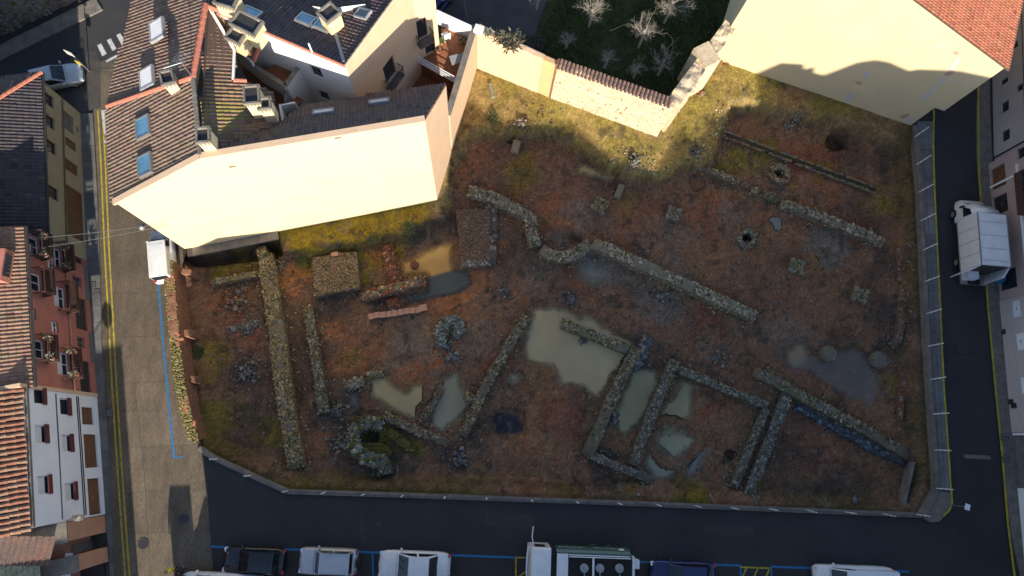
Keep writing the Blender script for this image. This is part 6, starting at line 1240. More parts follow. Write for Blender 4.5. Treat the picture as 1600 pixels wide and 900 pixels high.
def car(name, label, u, v, L, W, Hh, pm, hd, hood=.78, belt=.92, cowl=.9, tail=-1.35, tailh=.90, r0=None, r1=None, boxy=0.0, zc=.9, bars=False, spare=False, group=None):
    p = site(u, v, zc); t = thing(name, label, 'car' if name != 'parked_van' else 'van', (p.x, p.y, .02), group, math.atan2(hd[1], hd[0]))
    vehicle_body(t, L, W, pm, hood, belt, cowl, tail, tailh, boxy)
    r0 = cowl - .75 if r0 is None else r0; r1 = tail + .62 if r1 is None else r1; w0 = W / 2 * .90; w1 = W / 2 * (.70 + .14 * boxy)
    B = [Vector((cowl + .05, w0 * .93, belt - .03)), Vector((cowl + .05, -w0 * .93, belt - .03)), Vector((tail, -w0 * .93, belt - .03)), Vector((tail, w0 * .93, belt - .03))]
    T_ = [Vector((r0, w1, Hh - .04)), Vector((r0, -w1, Hh - .04)), Vector((r1, -w1, Hh - .04)), Vector((r1, w1, Hh - .04))]
    b = MB(); b.add(B + T_, [(4, 5, 6, 7), (3, 2, 1, 0), (0, 1, 5, 4), (1, 2, 6, 5), (2, 3, 7, 6), (3, 0, 4, 7)]); 
    if b: b.f = [f[::-1] if False else f for f in b.f]
    cab = b.build('cabin', pm, t, local=True, bevel=.09); 
    rf = MB(); k = 6
    V = [(r0 + (r1 - r0) * i / k + (.0), w1 * (1 - 2 * j / k) * .93, Hh - .035 + .045 * (1 - (2 * j / k - 1) ** 2) * (1 - .5 * (2 * i / k - 1) ** 2)) for i in range(k + 1) for j in range(k + 1)]
    rf.add(V, [(i * (k + 1) + j, (i + 1) * (k + 1) + j, (i + 1) * (k + 1) + j + 1, i * (k + 1) + j + 1) for i in range(k) for j in range(k)]); rf.build('roof', pm, t, smooth=True, local=True)
    pane('windscreen', [B[0], B[1], T_[1], T_[0]], t, .10, (1, 0, .5)); pane('rear_window', [B[2], B[3], T_[3], T_[2]], t, .12, (-1, 0, .5))
    for sd in (0, 1):
        a0, a1, c0, c1 = (B[0], B[3], T_[0], T_[3]) if sd == 0 else (B[1], B[2], T_[1], T_[2]); out = (0, 1 if sd == 0 else -1, .2)
        m0, m1 = a0.lerp(a1, .47), c0.lerp(c1, .45)
        if name == 'parked_van': pane('side_window', [a0, a0.lerp(a1, .26), c0.lerp(c1, .2), c0], t, .08, out); continue
        pane('side_window', [a0, m0, m1, c0], t, .08, out); pane('side_window', [m0, a1, c1, m1], t, .08, out)
    for sx, sy in ((1, 1), (1, -1), (-1, 1), (-1, -1)): wheel(t, sx * L * .31, sy * (W / 2 - .12))
    for sy in (1, -1):
        for x in (cowl - .02, (cowl + tail) / 2 + .1, tail + .25): b = MB(); b.box((x, sy * (W / 2 - .008), .62), (.014, .012, .5)); b.build('door_seam', M['black'], t, local=True)
    b = MB(); b.tube([(cowl + .12, -W * .42, belt + .012), (cowl + .16, 0, belt + .045), (cowl + .12, W * .42, belt + .012)], .012, 4); b.build('bonnet_seam', M['black'], t, local=True)
    for sy in (1, -1):
        b = MB(); b.box((L / 2 - .17, sy * W * .36, hood - .21), (.24, .30, .13), sy * -.28); b.build('headlight', M['headlamp'], t, local=True, bevel=.03)
        b = MB(); b.box((-L / 2 + .10, sy * W * .37, tailh - .18), (.16, .24, .2), sy * .2); b.build('tail_light', M['taillamp'], t, local=True, bevel=.03)
        b = MB(); b.box((cowl - .12, sy * (W / 2 + .07), belt + .05), (.13, .2, .14)); b.build('mirror', pm, t, local=True, bevel=.03)
    b = MB(); b.box((L / 2 - .06, 0, .42), (.1, W * .78, .2)); b.build('bumper', M['black'], t, local=True, bevel=.03); b = MB(); b.box((-L / 2 + .05, 0, .42), (.1, W * .78, .2)); b.build('bumper', M['black'], t, local=True, bevel=.03)
    for q in range(2): b = MB(); b.tube([(cowl + .03 - q * .0, -.1 - q * .45, belt + .035), (cowl - .35, .25 - q * .45, belt + .27)], .012, 4); b.build('wiper', M['black'], t, local=True)
    if bars:
        for sy in (1, -1): b = MB(); b.beam((r0 - .1, sy * w1 * .95, Hh + .05), (r1 + .1, sy * w1 * .95, Hh + .05), .04, .05); b.build('roof_bar', M['black'], t, local=True)
    if spare:
        b = MB(); n_ = 16; V = [(-L / 2 - .04 - d, .32 * math.cos(2 * math.pi * k / n_), .85 + .32 * math.sin(2 * math.pi * k / n_)) for d in (0, .2) for k in range(n_)]; b.add(V, [tuple(range(n_)), tuple(range(2 * n_ - 1, n_ - 1, -1))] + [(k, n_ + k, n_ + (k + 1) % n_, (k + 1) % n_) for k in range(n_)]); b.build('spare_wheel', M['black'], t, local=True)
    return t
pA, pB = site(440, 858), site(1415, 893); HW = (pA - pB).normalized(); HWt = (HW.x, HW.y)        # noses point left along the bay line
white_p = paint('white_car_paint', (.72, .72, .72)); silver_p = paint('silver_car_paint', (.46, .47, .49), .32, .25); black_p = paint('black_car_paint', (.012, .012, .014), .22); blue_p = paint('blue_car_paint', (.010, .016, .09), .25)
GRP = 'cars parked along the bottom street'
car('parked_car', 'black hatchback at the left end of the parked row, below the corner', 395, 877, 4.05, 1.74, 1.46, black_p, HWt, cowl=.85, tail=-1.75, tailh=.95, r1=-1.35, group=GRP)
car('parked_car', 'silver boxy off-roader with a spare wheel, second in the parked row', 512, 878, 3.75, 1.72, 1.66, silver_p, HWt, hood=.95, belt=1.02, cowl=.72, tail=-1.62, tailh=1.0, r0=.42, r1=-1.5, boxy=.9, bars=True, spare=True, group=GRP)
car('parked_car', 'white saloon between the silver off-roader and the tanker', 647, 884, 4.72, 1.82, 1.43, white_p, HWt, cowl=1.0, tail=-1.55, tailh=.93, r0=.3, r1=-.95, group=GRP)
car('parked_car', 'dark blue car behind the tanker truck', 1068, 899, 4.4, 1.78, 1.45, blue_p, HWt, cowl=.95, tail=-1.85, tailh=.95, r1=-1.4, group=GRP)
van = car('parked_van', 'white van at the right end of the parked row', 1340, 909, 5.4, 1.95, 1.95, white_p, HWt, hood=.98, belt=1.12, cowl=1.7, tail=-2.6, tailh=1.15, r0=1.0, r1=-2.5, boxy=.9, zc=1.2)
car('parked_van', 'white roofed van cut off by the bottom edge below the black hatchback', 342, 921, 5.0, 1.9, 1.9, white_p, HWt, hood=.98, belt=1.12, cowl=1.6, tail=-2.4, tailh=1.15, r0=1.0, r1=-2.3, boxy=.9, zc=1.2)
d = site(85, 118, 0); q = site(110, 112, 0); hd = (q - d).normalized(); car('parked_car', 'silver car parked behind the beige house at the top left', 82, 119, 4.0, 1.74, 1.46, silver_p, (hd.x, hd.y), cowl=.85, tail=-1.75, tailh=.95, r1=-1.35)
car('parked_car', 'dark blue car at the top edge behind the terrace', 679, 4, 4.2, 1.75, 1.45, blue_p, (.55, .83), cowl=.9, tail=-1.7, tailh=.95, r1=-1.3)
a, c = site(252, 500), site(247, 436); hd = (c - a).normalized()
lv_ = car('parked_van', 'white van on the left street tucked under the cream house corner', 251, 397, 3.9, 1.5, 1.95, white_p, (hd.x, hd.y), hood=1.0, belt=1.12, cowl=1.15, tail=-1.85, tailh=1.2, r0=.75, r1=-1.8, boxy=1.0, zc=1.2)
for k in range(7): b = MB(); b.beam((.5, -.42 + k / 7, 1.955), (-1.6, -.42 + k / 7, 1.955), .05, .03); b.build('roof_rib', white_p, lv_, local=True)

# box truck with its tail open, right street
a, c = site(1538, 420), site(1530, 320); hd = (c - a).normalized(); tp = site(1553, 372, 3.1)
BT = thing('box_truck', 'white box truck with open rear doors parked on the right street', 'truck', (tp.x, tp.y, .02), None, math.atan2(hd.y, hd.x))
b = MB(); b.box((-.1, 0, 1.95), (3.9, 2.15, 2.3)); b.build('cargo_box', white_p, BT, local=True, bevel=.03)
for sy in (1, -1):
    b = MB(); b.beam((1.86, sy * 1.07, 3.085), (-2.06, sy * 1.07, 3.085), .07, .06); b.build('edge_trim', M['greymetal'], BT, local=True)
    b = MB(); b.beam((1.84, sy * 1.07, .85), (-2.06, sy * 1.07, .85), .05, .1); b.build('side_rail', M['greymetal'], BT, local=True)
    for x in (.85, -.1, -1.1): b = MB(); b.box((x, sy * 1.078, 1.95), (.03, .012, 2.2)); b.build('side_seam', M['greymetal'], BT, local=True)
for x in (1.2, .2, -.8, -1.7): b = MB(); b.box((x, 0, 3.104), (.025, 2.0, .012)); b.build('roof_seam', M['greymetal'], BT, local=True)
b = MB()
V = []; secs = [(1.86, 1.0, 2.75), (2.3, 1.0, 2.62), (2.75, .98, 2.1), (3.2, .95, 1.35), (3.55, .85, 1.05)]
for x, hw, zt in secs: V += [(x, hw, .5), (x, hw * 1.0, min(zt - .1, 1.3)), (x, hw * .9, zt), (x, 0, zt + .05), (x, -hw * .9, zt), (x, -hw, min(zt - .1, 1.3)), (x, -hw, .5)]
F = [(i * 7 + j, (i + 1) * 7 + j, (i + 1) * 7 + j + 1, i * 7 + j + 1) for i in range(4) for j in range(6)] + [tuple(range(7)), tuple(range(34, 27, -1))]
b.add(V, F); b.build('cab', white_p, BT, smooth=True, local=True)
pane('windscreen', [(2.72, .86, 2.1), (2.72, -.86, 2.1), (3.17, -.88, 1.42), (3.17, .88, 1.42)], BT, .05, (1, 0, 1))
for sy in (1, -1):
    pane('side_window', [(2.0, sy * 1.01, 1.45), (2.0, sy * .93, 2.35), (2.5, sy * .93, 2.2), (2.85, sy * .99, 1.45)], BT, .05, (0, sy, .1)); b = MB(); b.box((2.75, sy * 1.2, 1.7), (.12, .26, .36)); b.build('mirror', M['darkmetal'], BT, local=True, bevel=.03)
    for x in (2.6, -1.2): wheel(BT, x, sy * .95, .38, .26)
    b = MB(); b.box((3.42, sy * .62, .95), (.22, .3, .18)); b.build('headlight', M['headlamp'], BT, local=True, bevel=.03)
b = MB(); b.beam((-2.08, 1.06, 1.95), (-2.55, 1.95, 1.95), .05, 2.1); b.build('rear_door', white_p, BT, local=True); b = MB(); b.beam((-2.08, -1.06, 1.95), (-2.9, -.55, 1.95), .05, 2.1); b.build('rear_door', white_p, BT, local=True)
b = MB(); b.box((-2.5, 0, .62), (.85, 2.0, .07)); b.build('tail_lift', M['greymetal'], BT, local=True); b = MB(); b.box((-.3, 0, .6), (5.2, .9, .25)); b.build('chassis', M['black'], BT, local=True)
b = MB(); b.box((-2.35, .45, 1.0), (.55, .8, .7)); b.build('crate', M['bluewhite'], BT, local=True); b = MB(); b.box((-2.062, 0, 1.9), (.02, 2.0, 2.1)); b.build('dark_rear_sheet', M['darkmetal'], BT, local=True)  # dark sheet on the solid box imitates its shaded inside

# green and white tanker truck
tp = site(912, 884, 2.2); green_p = paint('dark_green_paint', (.03, .075, .058), .35)
TK = thing('tanker_truck', 'green and white tanker truck with three round hatches in the parked row', 'tanker truck', (tp.x, tp.y, .02), None, math.atan2(HW.y, HW.x))
b = MB(); V = []; secs = [(3.55, 1.08, 2.35), (3.42, 1.12, 2.72), (3.1, 1.13, 2.86), (2.2, 1.13, 2.9)]
for x, hw, zt in secs: V += [(x, hw, .55), (x, hw, 1.5), (x, hw * .96, zt - .12), (x, hw * .88, zt), (x, 0, zt + .04), (x, -hw * .88, zt), (x, -hw * .96, zt - .12), (x, -hw, 1.5), (x, -hw, .55)]
F = [(i * 9 + j, (i + 1) * 9 + j, (i + 1) * 9 + j + 1, i * 9 + j + 1) for i in range(3) for j in range(8)] + [tuple(range(9)), tuple(range(35, 26, -1))]
b.add(V, [f for f in F]); b.build('cab', white_p, TK, local=True)
pane('windscreen', [(3.56, .98, 1.6), (3.56, -.98, 1.6), (3.2, -.96, 2.83), (3.2, .96, 2.83)], TK, .04, (1, 0, .3)); b = MB(); b.tube([(3.62, 1.1, 2.45), (3.7, .6, 2.66), (3.72, 0, 2.7), (3.7, -.6, 2.66), (3.62, -1.1, 2.45)], .05, 6); b.build('sun_visor', white_p, TK, local=True)
for sy in (1, -1):
    pane('side_window', [(3.3, sy * 1.135, 1.6), (2.5, sy * 1.14, 1.6), (2.5, sy * 1.12, 2.5), (3.2, sy * 1.12, 2.5)], TK, .05, (0, sy, 0))
    for x in (2.7, -1.9, -.9): wheel(TK, x, sy * .98, .48, .28)
b = MB(); b.tube([(3.3, -1.12, 2.6), (3.42, -1.7, 2.55), (3.36, -2.35, 2.5)], .035, 6); b.build('mirror_arm', white_p, TK, local=True); b = MB(); b.box((3.36, -2.3, 2.3), (.1, .2, .4)); b.build('mirror', M['black'], TK, local=True, bevel=.03)
b = MB(); b.box((2.05, 0, 1.75), (.26, 2.1, 2.0)); b.build('dark_gap_block', M['black'], TK, local=True)  # black block behind the cab imitates the shade in the gap
b = MB(); n_ = 28; V = [(x, 1.16 * s_ * math.copysign(abs(math.cos(2 * math.pi * k / n_)) ** .7, math.cos(2 * math.pi * k / n_)), 1.75 + .98 * s_ * math.copysign(abs(math.sin(2 * math.pi * k / n_)) ** .75, math.sin(2 * math.pi * k / n_))) for x, s_ in ((1.9, .93), (1.82, 1), (-2.95, 1), (-3.03, .93)) for k in range(n_)]
b.add(V, [(i * n_ + k, i * n_ + (k + 1) % n_, (i + 1) * n_ + (k + 1) % n_, (i + 1) * n_ + k) for i in range(3) for k in range(n_)] + [tuple(range(n_ - 1, -1, -1)), tuple(range(3 * n_, 4 * n_))]); b.build('tank', green_p, TK, smooth=False, local=True)
b = MB(); b.box((1.45, -.02, 2.74), (.72, 1.5, .16)); b.build('equipment_box', white_p, TK, local=True, bevel=.02)
b = MB(); b.box((-.95, -.02, 2.70), (4.0, 1.25, .10)); b.build('walkway', M['black'], TK, local=True)
for x in (.05, -.95, -2.2):
    b = MB(); b.lathe((x, .05 + .03 * x, 2.75), [(.28, 0), (.28, .1), (.24, .14), (.2, .12), (.1, .16), (.02, .17)], 18); h_ = b.build('hatch', M['greymetal'], TK, local=True); b = MB(); b.beam((x, .3, 2.84), (x, .62, 2.84), .06, .05); b.build('hinge', M['greymetal'], TK, local=True)
for y in (-.72,): b = MB(); b.tube([(1.05, y, 2.84), (-2.85, y, 2.84)], .03, 6); b.build('rail', M['whitemetal'], TK, local=True)
b = MB(); b.tube([(1.05, -.62, 2.9), (-2.9, -.62, 2.9)], .03, 6); b.build('rail', M['whitemetal'], TK, local=True); b = MB(); b.box((-.52, 0, 2.8), (.12, 1.3, .1)); b.build('cross_bar', M['whitemetal'], TK, local=True); b = MB(); b.tube([(-.5, .62, 2.85), (-2.8, .62, 2.85)], .03, 6); b.build('rail', M['whitemetal'], TK, local=True)
b = MB(); b.box((-3.1, .1, 1.9), (.14, 1.7, 1.9)); b.build('rear_panel', white_p, TK, local=True, bevel=.02); b = MB(); b.box((-3.36, -.25, 2.2), (.36, .55, .8)); b.build('rear_cabinet', white_p, TK, local=True, bevel=.03); b = MB(); b.tube([(-3.25, -.6, .6), (-3.25, -.6, 2.8), (-3.35, -.6, 2.85)], .025, 6); b.build('ladder_rail', M['whitemetal'], TK, local=True)
b = MB(); b.box((-.4, 0, .75), (6.6, .9, .3)); b.build('chassis', M['black'], TK, local=True)
# lettering along the flank that faces the dig, read from that side
for body, x0, wd_ in (('Leonesa', -2.15, 1.5), ('Petrolíferos', -.15, 1.8)):
    tx = text('lettering', body, .26, (0, 0, 0), (1, 0, 0), (0, .55, .84), M['whitepaint'], None, .004); tx.parent = TK
    dims = max(1e-3, max(v.co.x for v in tx.data.vertices) - min(v.co.x for v in tx.data.vertices)); k = wd_ / dims
    x_, y_ = Vector((1, 0, 0)), Vector((0, .5, .87)); z_ = x_.cross(y_)
    Rt = Matrix((x_ * k, y_, z_)).transposed().to_4x4(); Rt.translation = Vector((x0, -1.13, 2.14)); tx.matrix_basis = Rt
b = MB(); b.add([(-2.55, -1.09, 2.24), (-2.25, -1.09, 2.24), (-2.2, -1.0, 2.44), (-2.4, -.96, 2.5), (-2.6, -1.0, 2.44)], [(0, 1, 2, 3, 4)]); b.v = [(x, y - .05, z) for x, y, z in b.v]; b.build('emblem', M['whitepaint'], TK, local=True)

# ================================================================== PEOPLE at the street corner, bottom edge
skin_m = mat('skin', (.45, .28, .2), (.4, .25, .18), scale=8, bump=.1)
def person(label, loc, rz, jacket, trousers, hair):
    t = thing('person', label, 'person', loc, 'people at the street corner', rz)
    J = [((0, 0, .95), .15), ((0, .0, 1.12), .15), ((0, .0, 1.32), .17), ((0, 0, 1.45), .09), ((0, .01, 1.53), .055), ((0, .02, 1.60), .075), ((0, .025, 1.68), .095), ((0, .02, 1.76), .07)]
    E_ = [(0, 1), (1, 2), (2, 3), (3, 4), (4, 5), (5, 6), (6, 7)]; root = 0
    def limb(start, pts):
        k = start
        for p, r in pts: J.append((p, r)); E_.append((k, len(J) - 1)); k = len(J) - 1
        return k
    for s in (-1, 1):
        hnd = limb(2, [((s * .2, 0, 1.42), .075), ((s * .27, .0, 1.15), .052), ((s * .28, .1, .93), .036), ((s * .28, .13, .86), .03)])
        for f in range(4): limb(hnd, [((s * (.255 + f * .018), .155, .81), .009), ((s * (.255 + f * .018), .165 - .004 * f, .77 + .008 * abs(f - 1)), .008)])
        limb(hnd, [((s * .245, .165, .84), .009), ((s * .235, .18, .81), .008)])
        limb(0, [((s * .1, 0, .86), .11), ((s * .11, .04 * s, .48), .065), ((s * .11, -.03 + .06 * s, .09), .045), ((s * .12, .1 + .06 * s, .04), .045)])
    me = bpy.data.meshes.new('body'); me.from_pydata([p for p, _ in J], E_, []); o = bpy.data.objects.new('body', me); C.objects.link(o); o.parent = t
    for mm in (jacket, trousers, skin_m): me.materials.append(mm)
    sk = o.modifiers.new('skin', 'SKIN'); sk.use_smooth_shade = True
    ly = me.skin_vertices[0] if me.skin_vertices else None
    if ly is None:
        bpy.context.view_layer.objects.active = o; ly = me.skin_vertices[0]
    for i, (_, r) in enumerate(J): ly.data[i].radius = (r, r)
    ly.data[0].use_root = True
    sb = o.modifiers.new('sub', 'SUBSURF'); sb.levels = 1; sb.render_levels = 2
    dg = bpy.context.evaluated_depsgraph_get(); m2 = bpy.data.meshes.new_from_object(o.evaluated_get(dg)); o.modifiers.clear(); o.data = m2; m2.materials.clear()
    for mm in (jacket, trousers, skin_m): m2.materials.append(mm)
    for p in m2.polygons:
        c = p.center; p.material_index = 2 if c.z > 1.5 or (c.z < .9 and abs(c.x) > .215) else (1 if c.z < .98 else 0)
    m2.shade_smooth()
    b = MB(); b.lathe((0, .0, 1.66), [(.098, -.03), (.112, .04), (.1, .1), (.06, .14), (.01, .155)], 14); b.build('hair', hair, t, smooth=True, local=True)
    b = MB(); b.box((0, .12, 1.665), (.03, .04, .04)); b.build('nose', skin_m, t, local=True, bevel=.01)
    for s in (-1, 1): b = MB(); b.box((s * .035, .108, 1.69), (.025, .01, .012)); b.build('eye', M['black'], t, local=True)
    return t
hv = mat('hi_vis_yellow', (.72, .60, .05), (.6, .5, .05), scale=6, bump=.1); dkc = mat('dark_cloth', (.025, .025, .03), scale=9, bump=.2); dhair = mat('dark_hair', (.03, .022, .018), scale=20, bump=.3); lh = mat('fair_hair', (.30, .20, .12), scale=20, bump=.3)
p = site(262, 893, 1.4); person('person in a bright yellow jacket at the bottom of the left street', (p.x, p.y, .01), .3, hv, dkc, lh)
p = site(279, 896, 1.4); person('person in black standing beside the yellow jacket', (p.x, p.y, .01), -1.2, dkc, dkc, dhair)

# ================================================================== GARDEN TREES, bare
def bare_tree(label, u, v, h, spread, seed, u_top=None, dens=1.0):
    base = site(u, v, .03); r_ = random.Random(seed); t = thing('bare_tree', label, 'tree', base, 'bare fruit trees in the walled garden')
    tb = MB(); trunk_top = base + Vector((r_.uniform(-.1, .1), r_.uniform(-.1, .1), h * .5)); tb.tube([base, base.lerp(trunk_top, .5) + Vector((.04, .02, 0)), trunk_top], [.11, .09, .075], 7); tb.build('trunk', M['bark'], t)
    cb = MB()
    def grow(p, d, L, r, lev):
        pts = [p]; q = p
        for i in range(3):
            d = (d + Vector((r_.gauss(0, .16), r_.gauss(0, .16), r_.gauss(.05, .12)))).normalized(); q = q + d * L / 3; pts.append(q)
        cb.tube(pts, [r, r * .85, r * .7, r * .5], 4 if lev else 5, cap=False)
        if lev >= 3: return
        for i in range(int((4 if lev < 2 else 5) * dens + r_.random())):
            k = r_.choice((1, 2, 3)); dd = (d + Vector((r_.gauss(0, .75), r_.gauss(0, .75), r_.gauss(.1, .5)))).normalized(); grow(pts[k], dd, L * r_.uniform(.5, .75), r * .5, lev + 1)
    nb_ = 10
    for i in range(nb_):
        a = 6.283 * i / nb_ + r_.uniform(-.3, .3); grow(trunk_top - Vector((0, 0, r_.uniform(0, h * .22))), Vector((math.cos(a) * spread, math.sin(a) * spread, .8)).normalized(), h * .21, .017, 0)
    cb.build('crown', M['bark'], t)
for a in (('bare tree with pale twigs at the top left of the garden', 920, 42, 4.6, .7, 3), ('bare tree at the top edge, right of the garden hose', 1038, 36, 5.2, .9, 5), ('slim bare tree beside the curling garden hose', 998, 74, 4.6, .7, 8), ('broad twiggy bare tree nearest the return wall', 1028, 118, 4.2, 1.1, 13), ('low shaded bare bush left of the broad twiggy tree', 990, 122, 2.8, 1.0, 21), ('small shaded bare tree above the coping tiles', 944, 106, 2.6, .9, 27), ('small shaded bare tree at the left of the garden', 884, 76, 2.4, .8, 31), ('bare bush at the top of the fence between street and garden', 838, 14, 3.8, .8, 37)): bare_tree(*a)
def hose(label, pts):
    b = MB(); P = [site(u, v, .09) for u, v in pts]; Q = []
    for i in range(len(P) - 1):
        for k in range(4):
            t = k / 4; p0, p1, p2, p3 = P[max(0, i - 1)], P[i], P[i + 1], P[min(len(P) - 1, i + 2)]; Q.append(.5 * ((2 * p1) + (p2 - p0) * t + (2 * p0 - 5 * p1 + 4 * p2 - p3) * t * t + (3 * p1 - p0 - 3 * p2 + p3) * t ** 3))
    b.tube(Q + [P[-1]], .03, 5); tag(b.build('garden_hose', hose_m), label, 'hose')
hose_m = mat('pale_hose', (.30, .36, .16), scale=4, bump=.05)
hose('pale hose lying in an open curve left of the slim tree', [(952, 48), (962, 45), (972, 40), (984, 38), (994, 40)]); hose('pale hose curling round below the slim tree', [(1031, 54), (1040, 52), (1049, 58), (1051, 66), (1046, 73), (1041, 77)])
# scrub of weeds on the garden wall head and ivy along the garden
def shrub(name, label, cat, c, r, n, colr, s=(.16, .3), squash=.6, group=None):
    t = thing(name, label, cat, c, group); a = rng.random(n) * 6.283; q = np.sqrt(rng.random(n)) * r; z = rng.random(n) * r * squash; an = rng.random(n) * 6.283; ln = rng.uniform(*s, n); tl = rng.uniform(-.1, .9, n)
    X = c[0] + q * np.cos(a); Y = c[1] + q * np.sin(a); Z = c[2] + z; V = np.zeros((n, 4, 3)); dx, dy = np.cos(an), np.sin(an)
    V[:, 0] = np.column_stack((X, Y, Z)); V[:, 1] = np.column_stack((X + dx * ln * .5 - dy * ln * .14, Y + dy * ln * .5 + dx * ln * .14, Z + tl * ln * .5)); V[:, 2] = np.column_stack((X + dx * ln, Y + dy * ln, Z + tl * ln * .7)); V[:, 3] = np.column_stack((X + dx * ln * .5 + dy * ln * .14, Y + dy * ln * .5 - dx * ln * .14, Z + tl * ln * .5))
    np_mesh('foliage', V.reshape(-1, 3), np.arange(n * 4).reshape(-1, 4), M['leaf'], t, None, np.repeat(np.array(colr)[None] * (.5 + rng.random((n, 1))), 4, 0))
    b = MB(); b.tube([Vector(c) - up * .2, Vector(c) + up * r * .4], [.04, .02], 5); b.build('stem', M['bark'], t); return t
c = site(798, 66, 5.1); shrub('wall_plant', 'spiky brown plant growing on the head of the peach garden wall', 'plant', c, .7, 260, (.13, .115, .07), (.25, .55), .35); c = site(780, 60, 5.1); shrub('wall_plant', 'lower brown weeds left of the spiky plant on the wall', 'plant', c, .45, 110, (.13, .11, .07), (.2, .4), .3)
c = site(762, 52, 5.2); shrub('wall_plant', 'small grey plant beside the white box on the wall', 'plant', c, .35, 90, (.22, .22, .18), (.15, .3), .5)
c = site(835, 70, .1); shrub('wall_plant', 'dark ivy climbing where street and garden meet', 'plant', c, .8, 300, (.05, .05, .035), (.15, .3), .7)
c = site(866, 152, -.5); shrub('weed', 'dark weed at the foot of the brick quoin', 'plant', (c.x, c.y, -.2), .35, 120, (.06, .06, .03), (.15, .3), .7)
for k, (u, v, r, lab) in enumerate(((311, 550, .35, 'bright green weed against the old brick wall'), (585, 376, .5, 'dark green weed above the brick stub'), (470, 404, .5, 'grey green weed left of the square platform'), (770, 190, .4, 'weed in the trench at the upper left'), (640, 360, .6, 'dark weed patch below the right end of the cream wall'))): c = site(u, v, -.7); shrub('weed', lab, 'plant', (c.x, c.y, gz(c.x, c.y)), r, 160, (.06, .085, .03), (.12, .25), .6)
# rough grass of the garden
gp = lv([(760, 58), (835, 64), (880, -30), (1160, -30), (1112, 88), (1060, 160), (1030, 190), (870, 135)]); n = 16000; xx = rng.uniform(-2, 24, n); yy = rng.uniform(24, 36, n); kp = (sdf(xx, yy, gp) < -.2) & (fnoise(xx, yy, 1.6, 301, 3) > .42); xx, yy = xx[kp], yy[kp]; n = len(xx); a = rng.random(n) * 6.283; wd_ = rng.uniform(.03, .06, n); V = np.zeros((n, 3, 3)); zz = np.full(n, .03)
V[:, 0] = np.column_stack((xx - np.cos(a) * wd_, yy - np.sin(a) * wd_, zz)); V[:, 1] = np.column_stack((xx + np.cos(a) * wd_, yy + np.sin(a) * wd_, zz)); V[:, 2] = np.column_stack((xx + rng.normal(0, .08, n), yy + rng.normal(0, .08, n), zz + rng.uniform(.08, .28, n)))
np_mesh('garden_grass', V.reshape(-1, 3), np.arange(n * 3).reshape(-1, 3), M['leaf'], None, 'stuff', np.repeat(np.array((.06, .085, .02))[None] * (.4 + rng.random((n, 1)) * 1.2) * (1 + (rng.random((n, 3)) - .5) * .4), 3, 0))
# balcony pots and terrace furniture
def pot(c, label, cat='flower pot', r=.16, colr=(.10, .14, .05)):
    t = thing('potted_plant', label, cat, c); b = MB(); b.lathe(c, [(r * .7, 0), (r, .26), (r * 1.1, .3), (r * .9, .3)], 12); b.build('pot', M['ridge'], t)
    n = 60; a = rng.random(n) * 6.283; q = rng.random(n) * r * 1.8; V = np.zeros((n, 3, 3)); X = c[0] + q * np.cos(a); Y = c[1] + q * np.sin(a); Z = c[2] + .3 + rng.random(n) * .25; dx, dy = rng.normal(0, .1, n), rng.normal(0, .1, n); V[:, 0] = np.column_stack((X, Y, Z)); V[:, 1] = np.column_stack((X + dx, Y + dy, Z + .05)); V[:, 2] = np.column_stack((X - dy * .6, Y + dx * .6, Z + .09)); np_mesh('foliage', V.reshape(-1, 3), np.arange(n * 3).reshape(-1, 3), M['leaf'], t, None, np.repeat(np.array(colr)[None] * (.6 + rng.random((n, 1)) * 1.4), 3, 0))
w_ = ['upper left', 'upper middle', 'lower right upper', 'top lower', 'middle lower', 'bottom lower']
for (pa, pb, i), nm in zip(pots, ('topmost upper', 'middle upper', 'lowest upper', 'topmost lower', 'middle lower', 'lowest lower')):
    if i != 1 and i != 4: pot(pa + up * .02, 'potted plant at the north end of the %s iron balcony' % nm, colr=(.13, .13, .09)); pot(pb + up * .02, 'potted plant at the south end of the %s iron balcony' % nm, colr=(.16, .15, .12))
c = site(685, 80, 4.5); pot((c.x, c.y, 4.46), 'dark potted plant by the terrace door', r=.2, colr=(.04, .05, .03)); c = site(722, 66, 4.5); pot((c.x, c.y, 4.46), 'potted plant by the white terrace wall', r=.18, colr=(.07, .08, .05)); c = site(690, 68, 4.5); pot((c.x, c.y, 4.46), 'small potted plant behind the white chair', r=.15)
def chair(label, u, v, rz):
    c = site(u, v, 4.46); t = thing('garden_chair', label, 'chair', c, None, rz); b = MB(); b.box((0, 0, .42), (.5, .5, .05)); b.build('seat', M['whitemetal'], t, local=True); b = MB(); b.box((0, -.26, .7), (.5, .05, .55)); b.build('backrest', M['whitemetal'], t, local=True)
    for x in (-.2, .2):
        for y in (-.2, .2): b = MB(); b.box((x, y, .2), (.05, .05, .4)); b.build('leg', M['whitemetal'], t, local=True)
chair('white garden chair on the upper terrace near the house wall', 697, 61, .5)
tb = thing('terrace_table', 'grey table under a cover at the lower end of the upper terrace', 'table', site(716, 100, 4.46), None, .3); b = MB(); b.box((0, 0, .7), (1.1, .7, .05)); b.build('table_top', M['lead'], tb, local=True)
for x in (-.48, .48):
    for y in (-.28, .28): b = MB(); b.box((x, y, .34), (.05, .05, .68)); b.build('leg', M['lead'], tb, local=True)

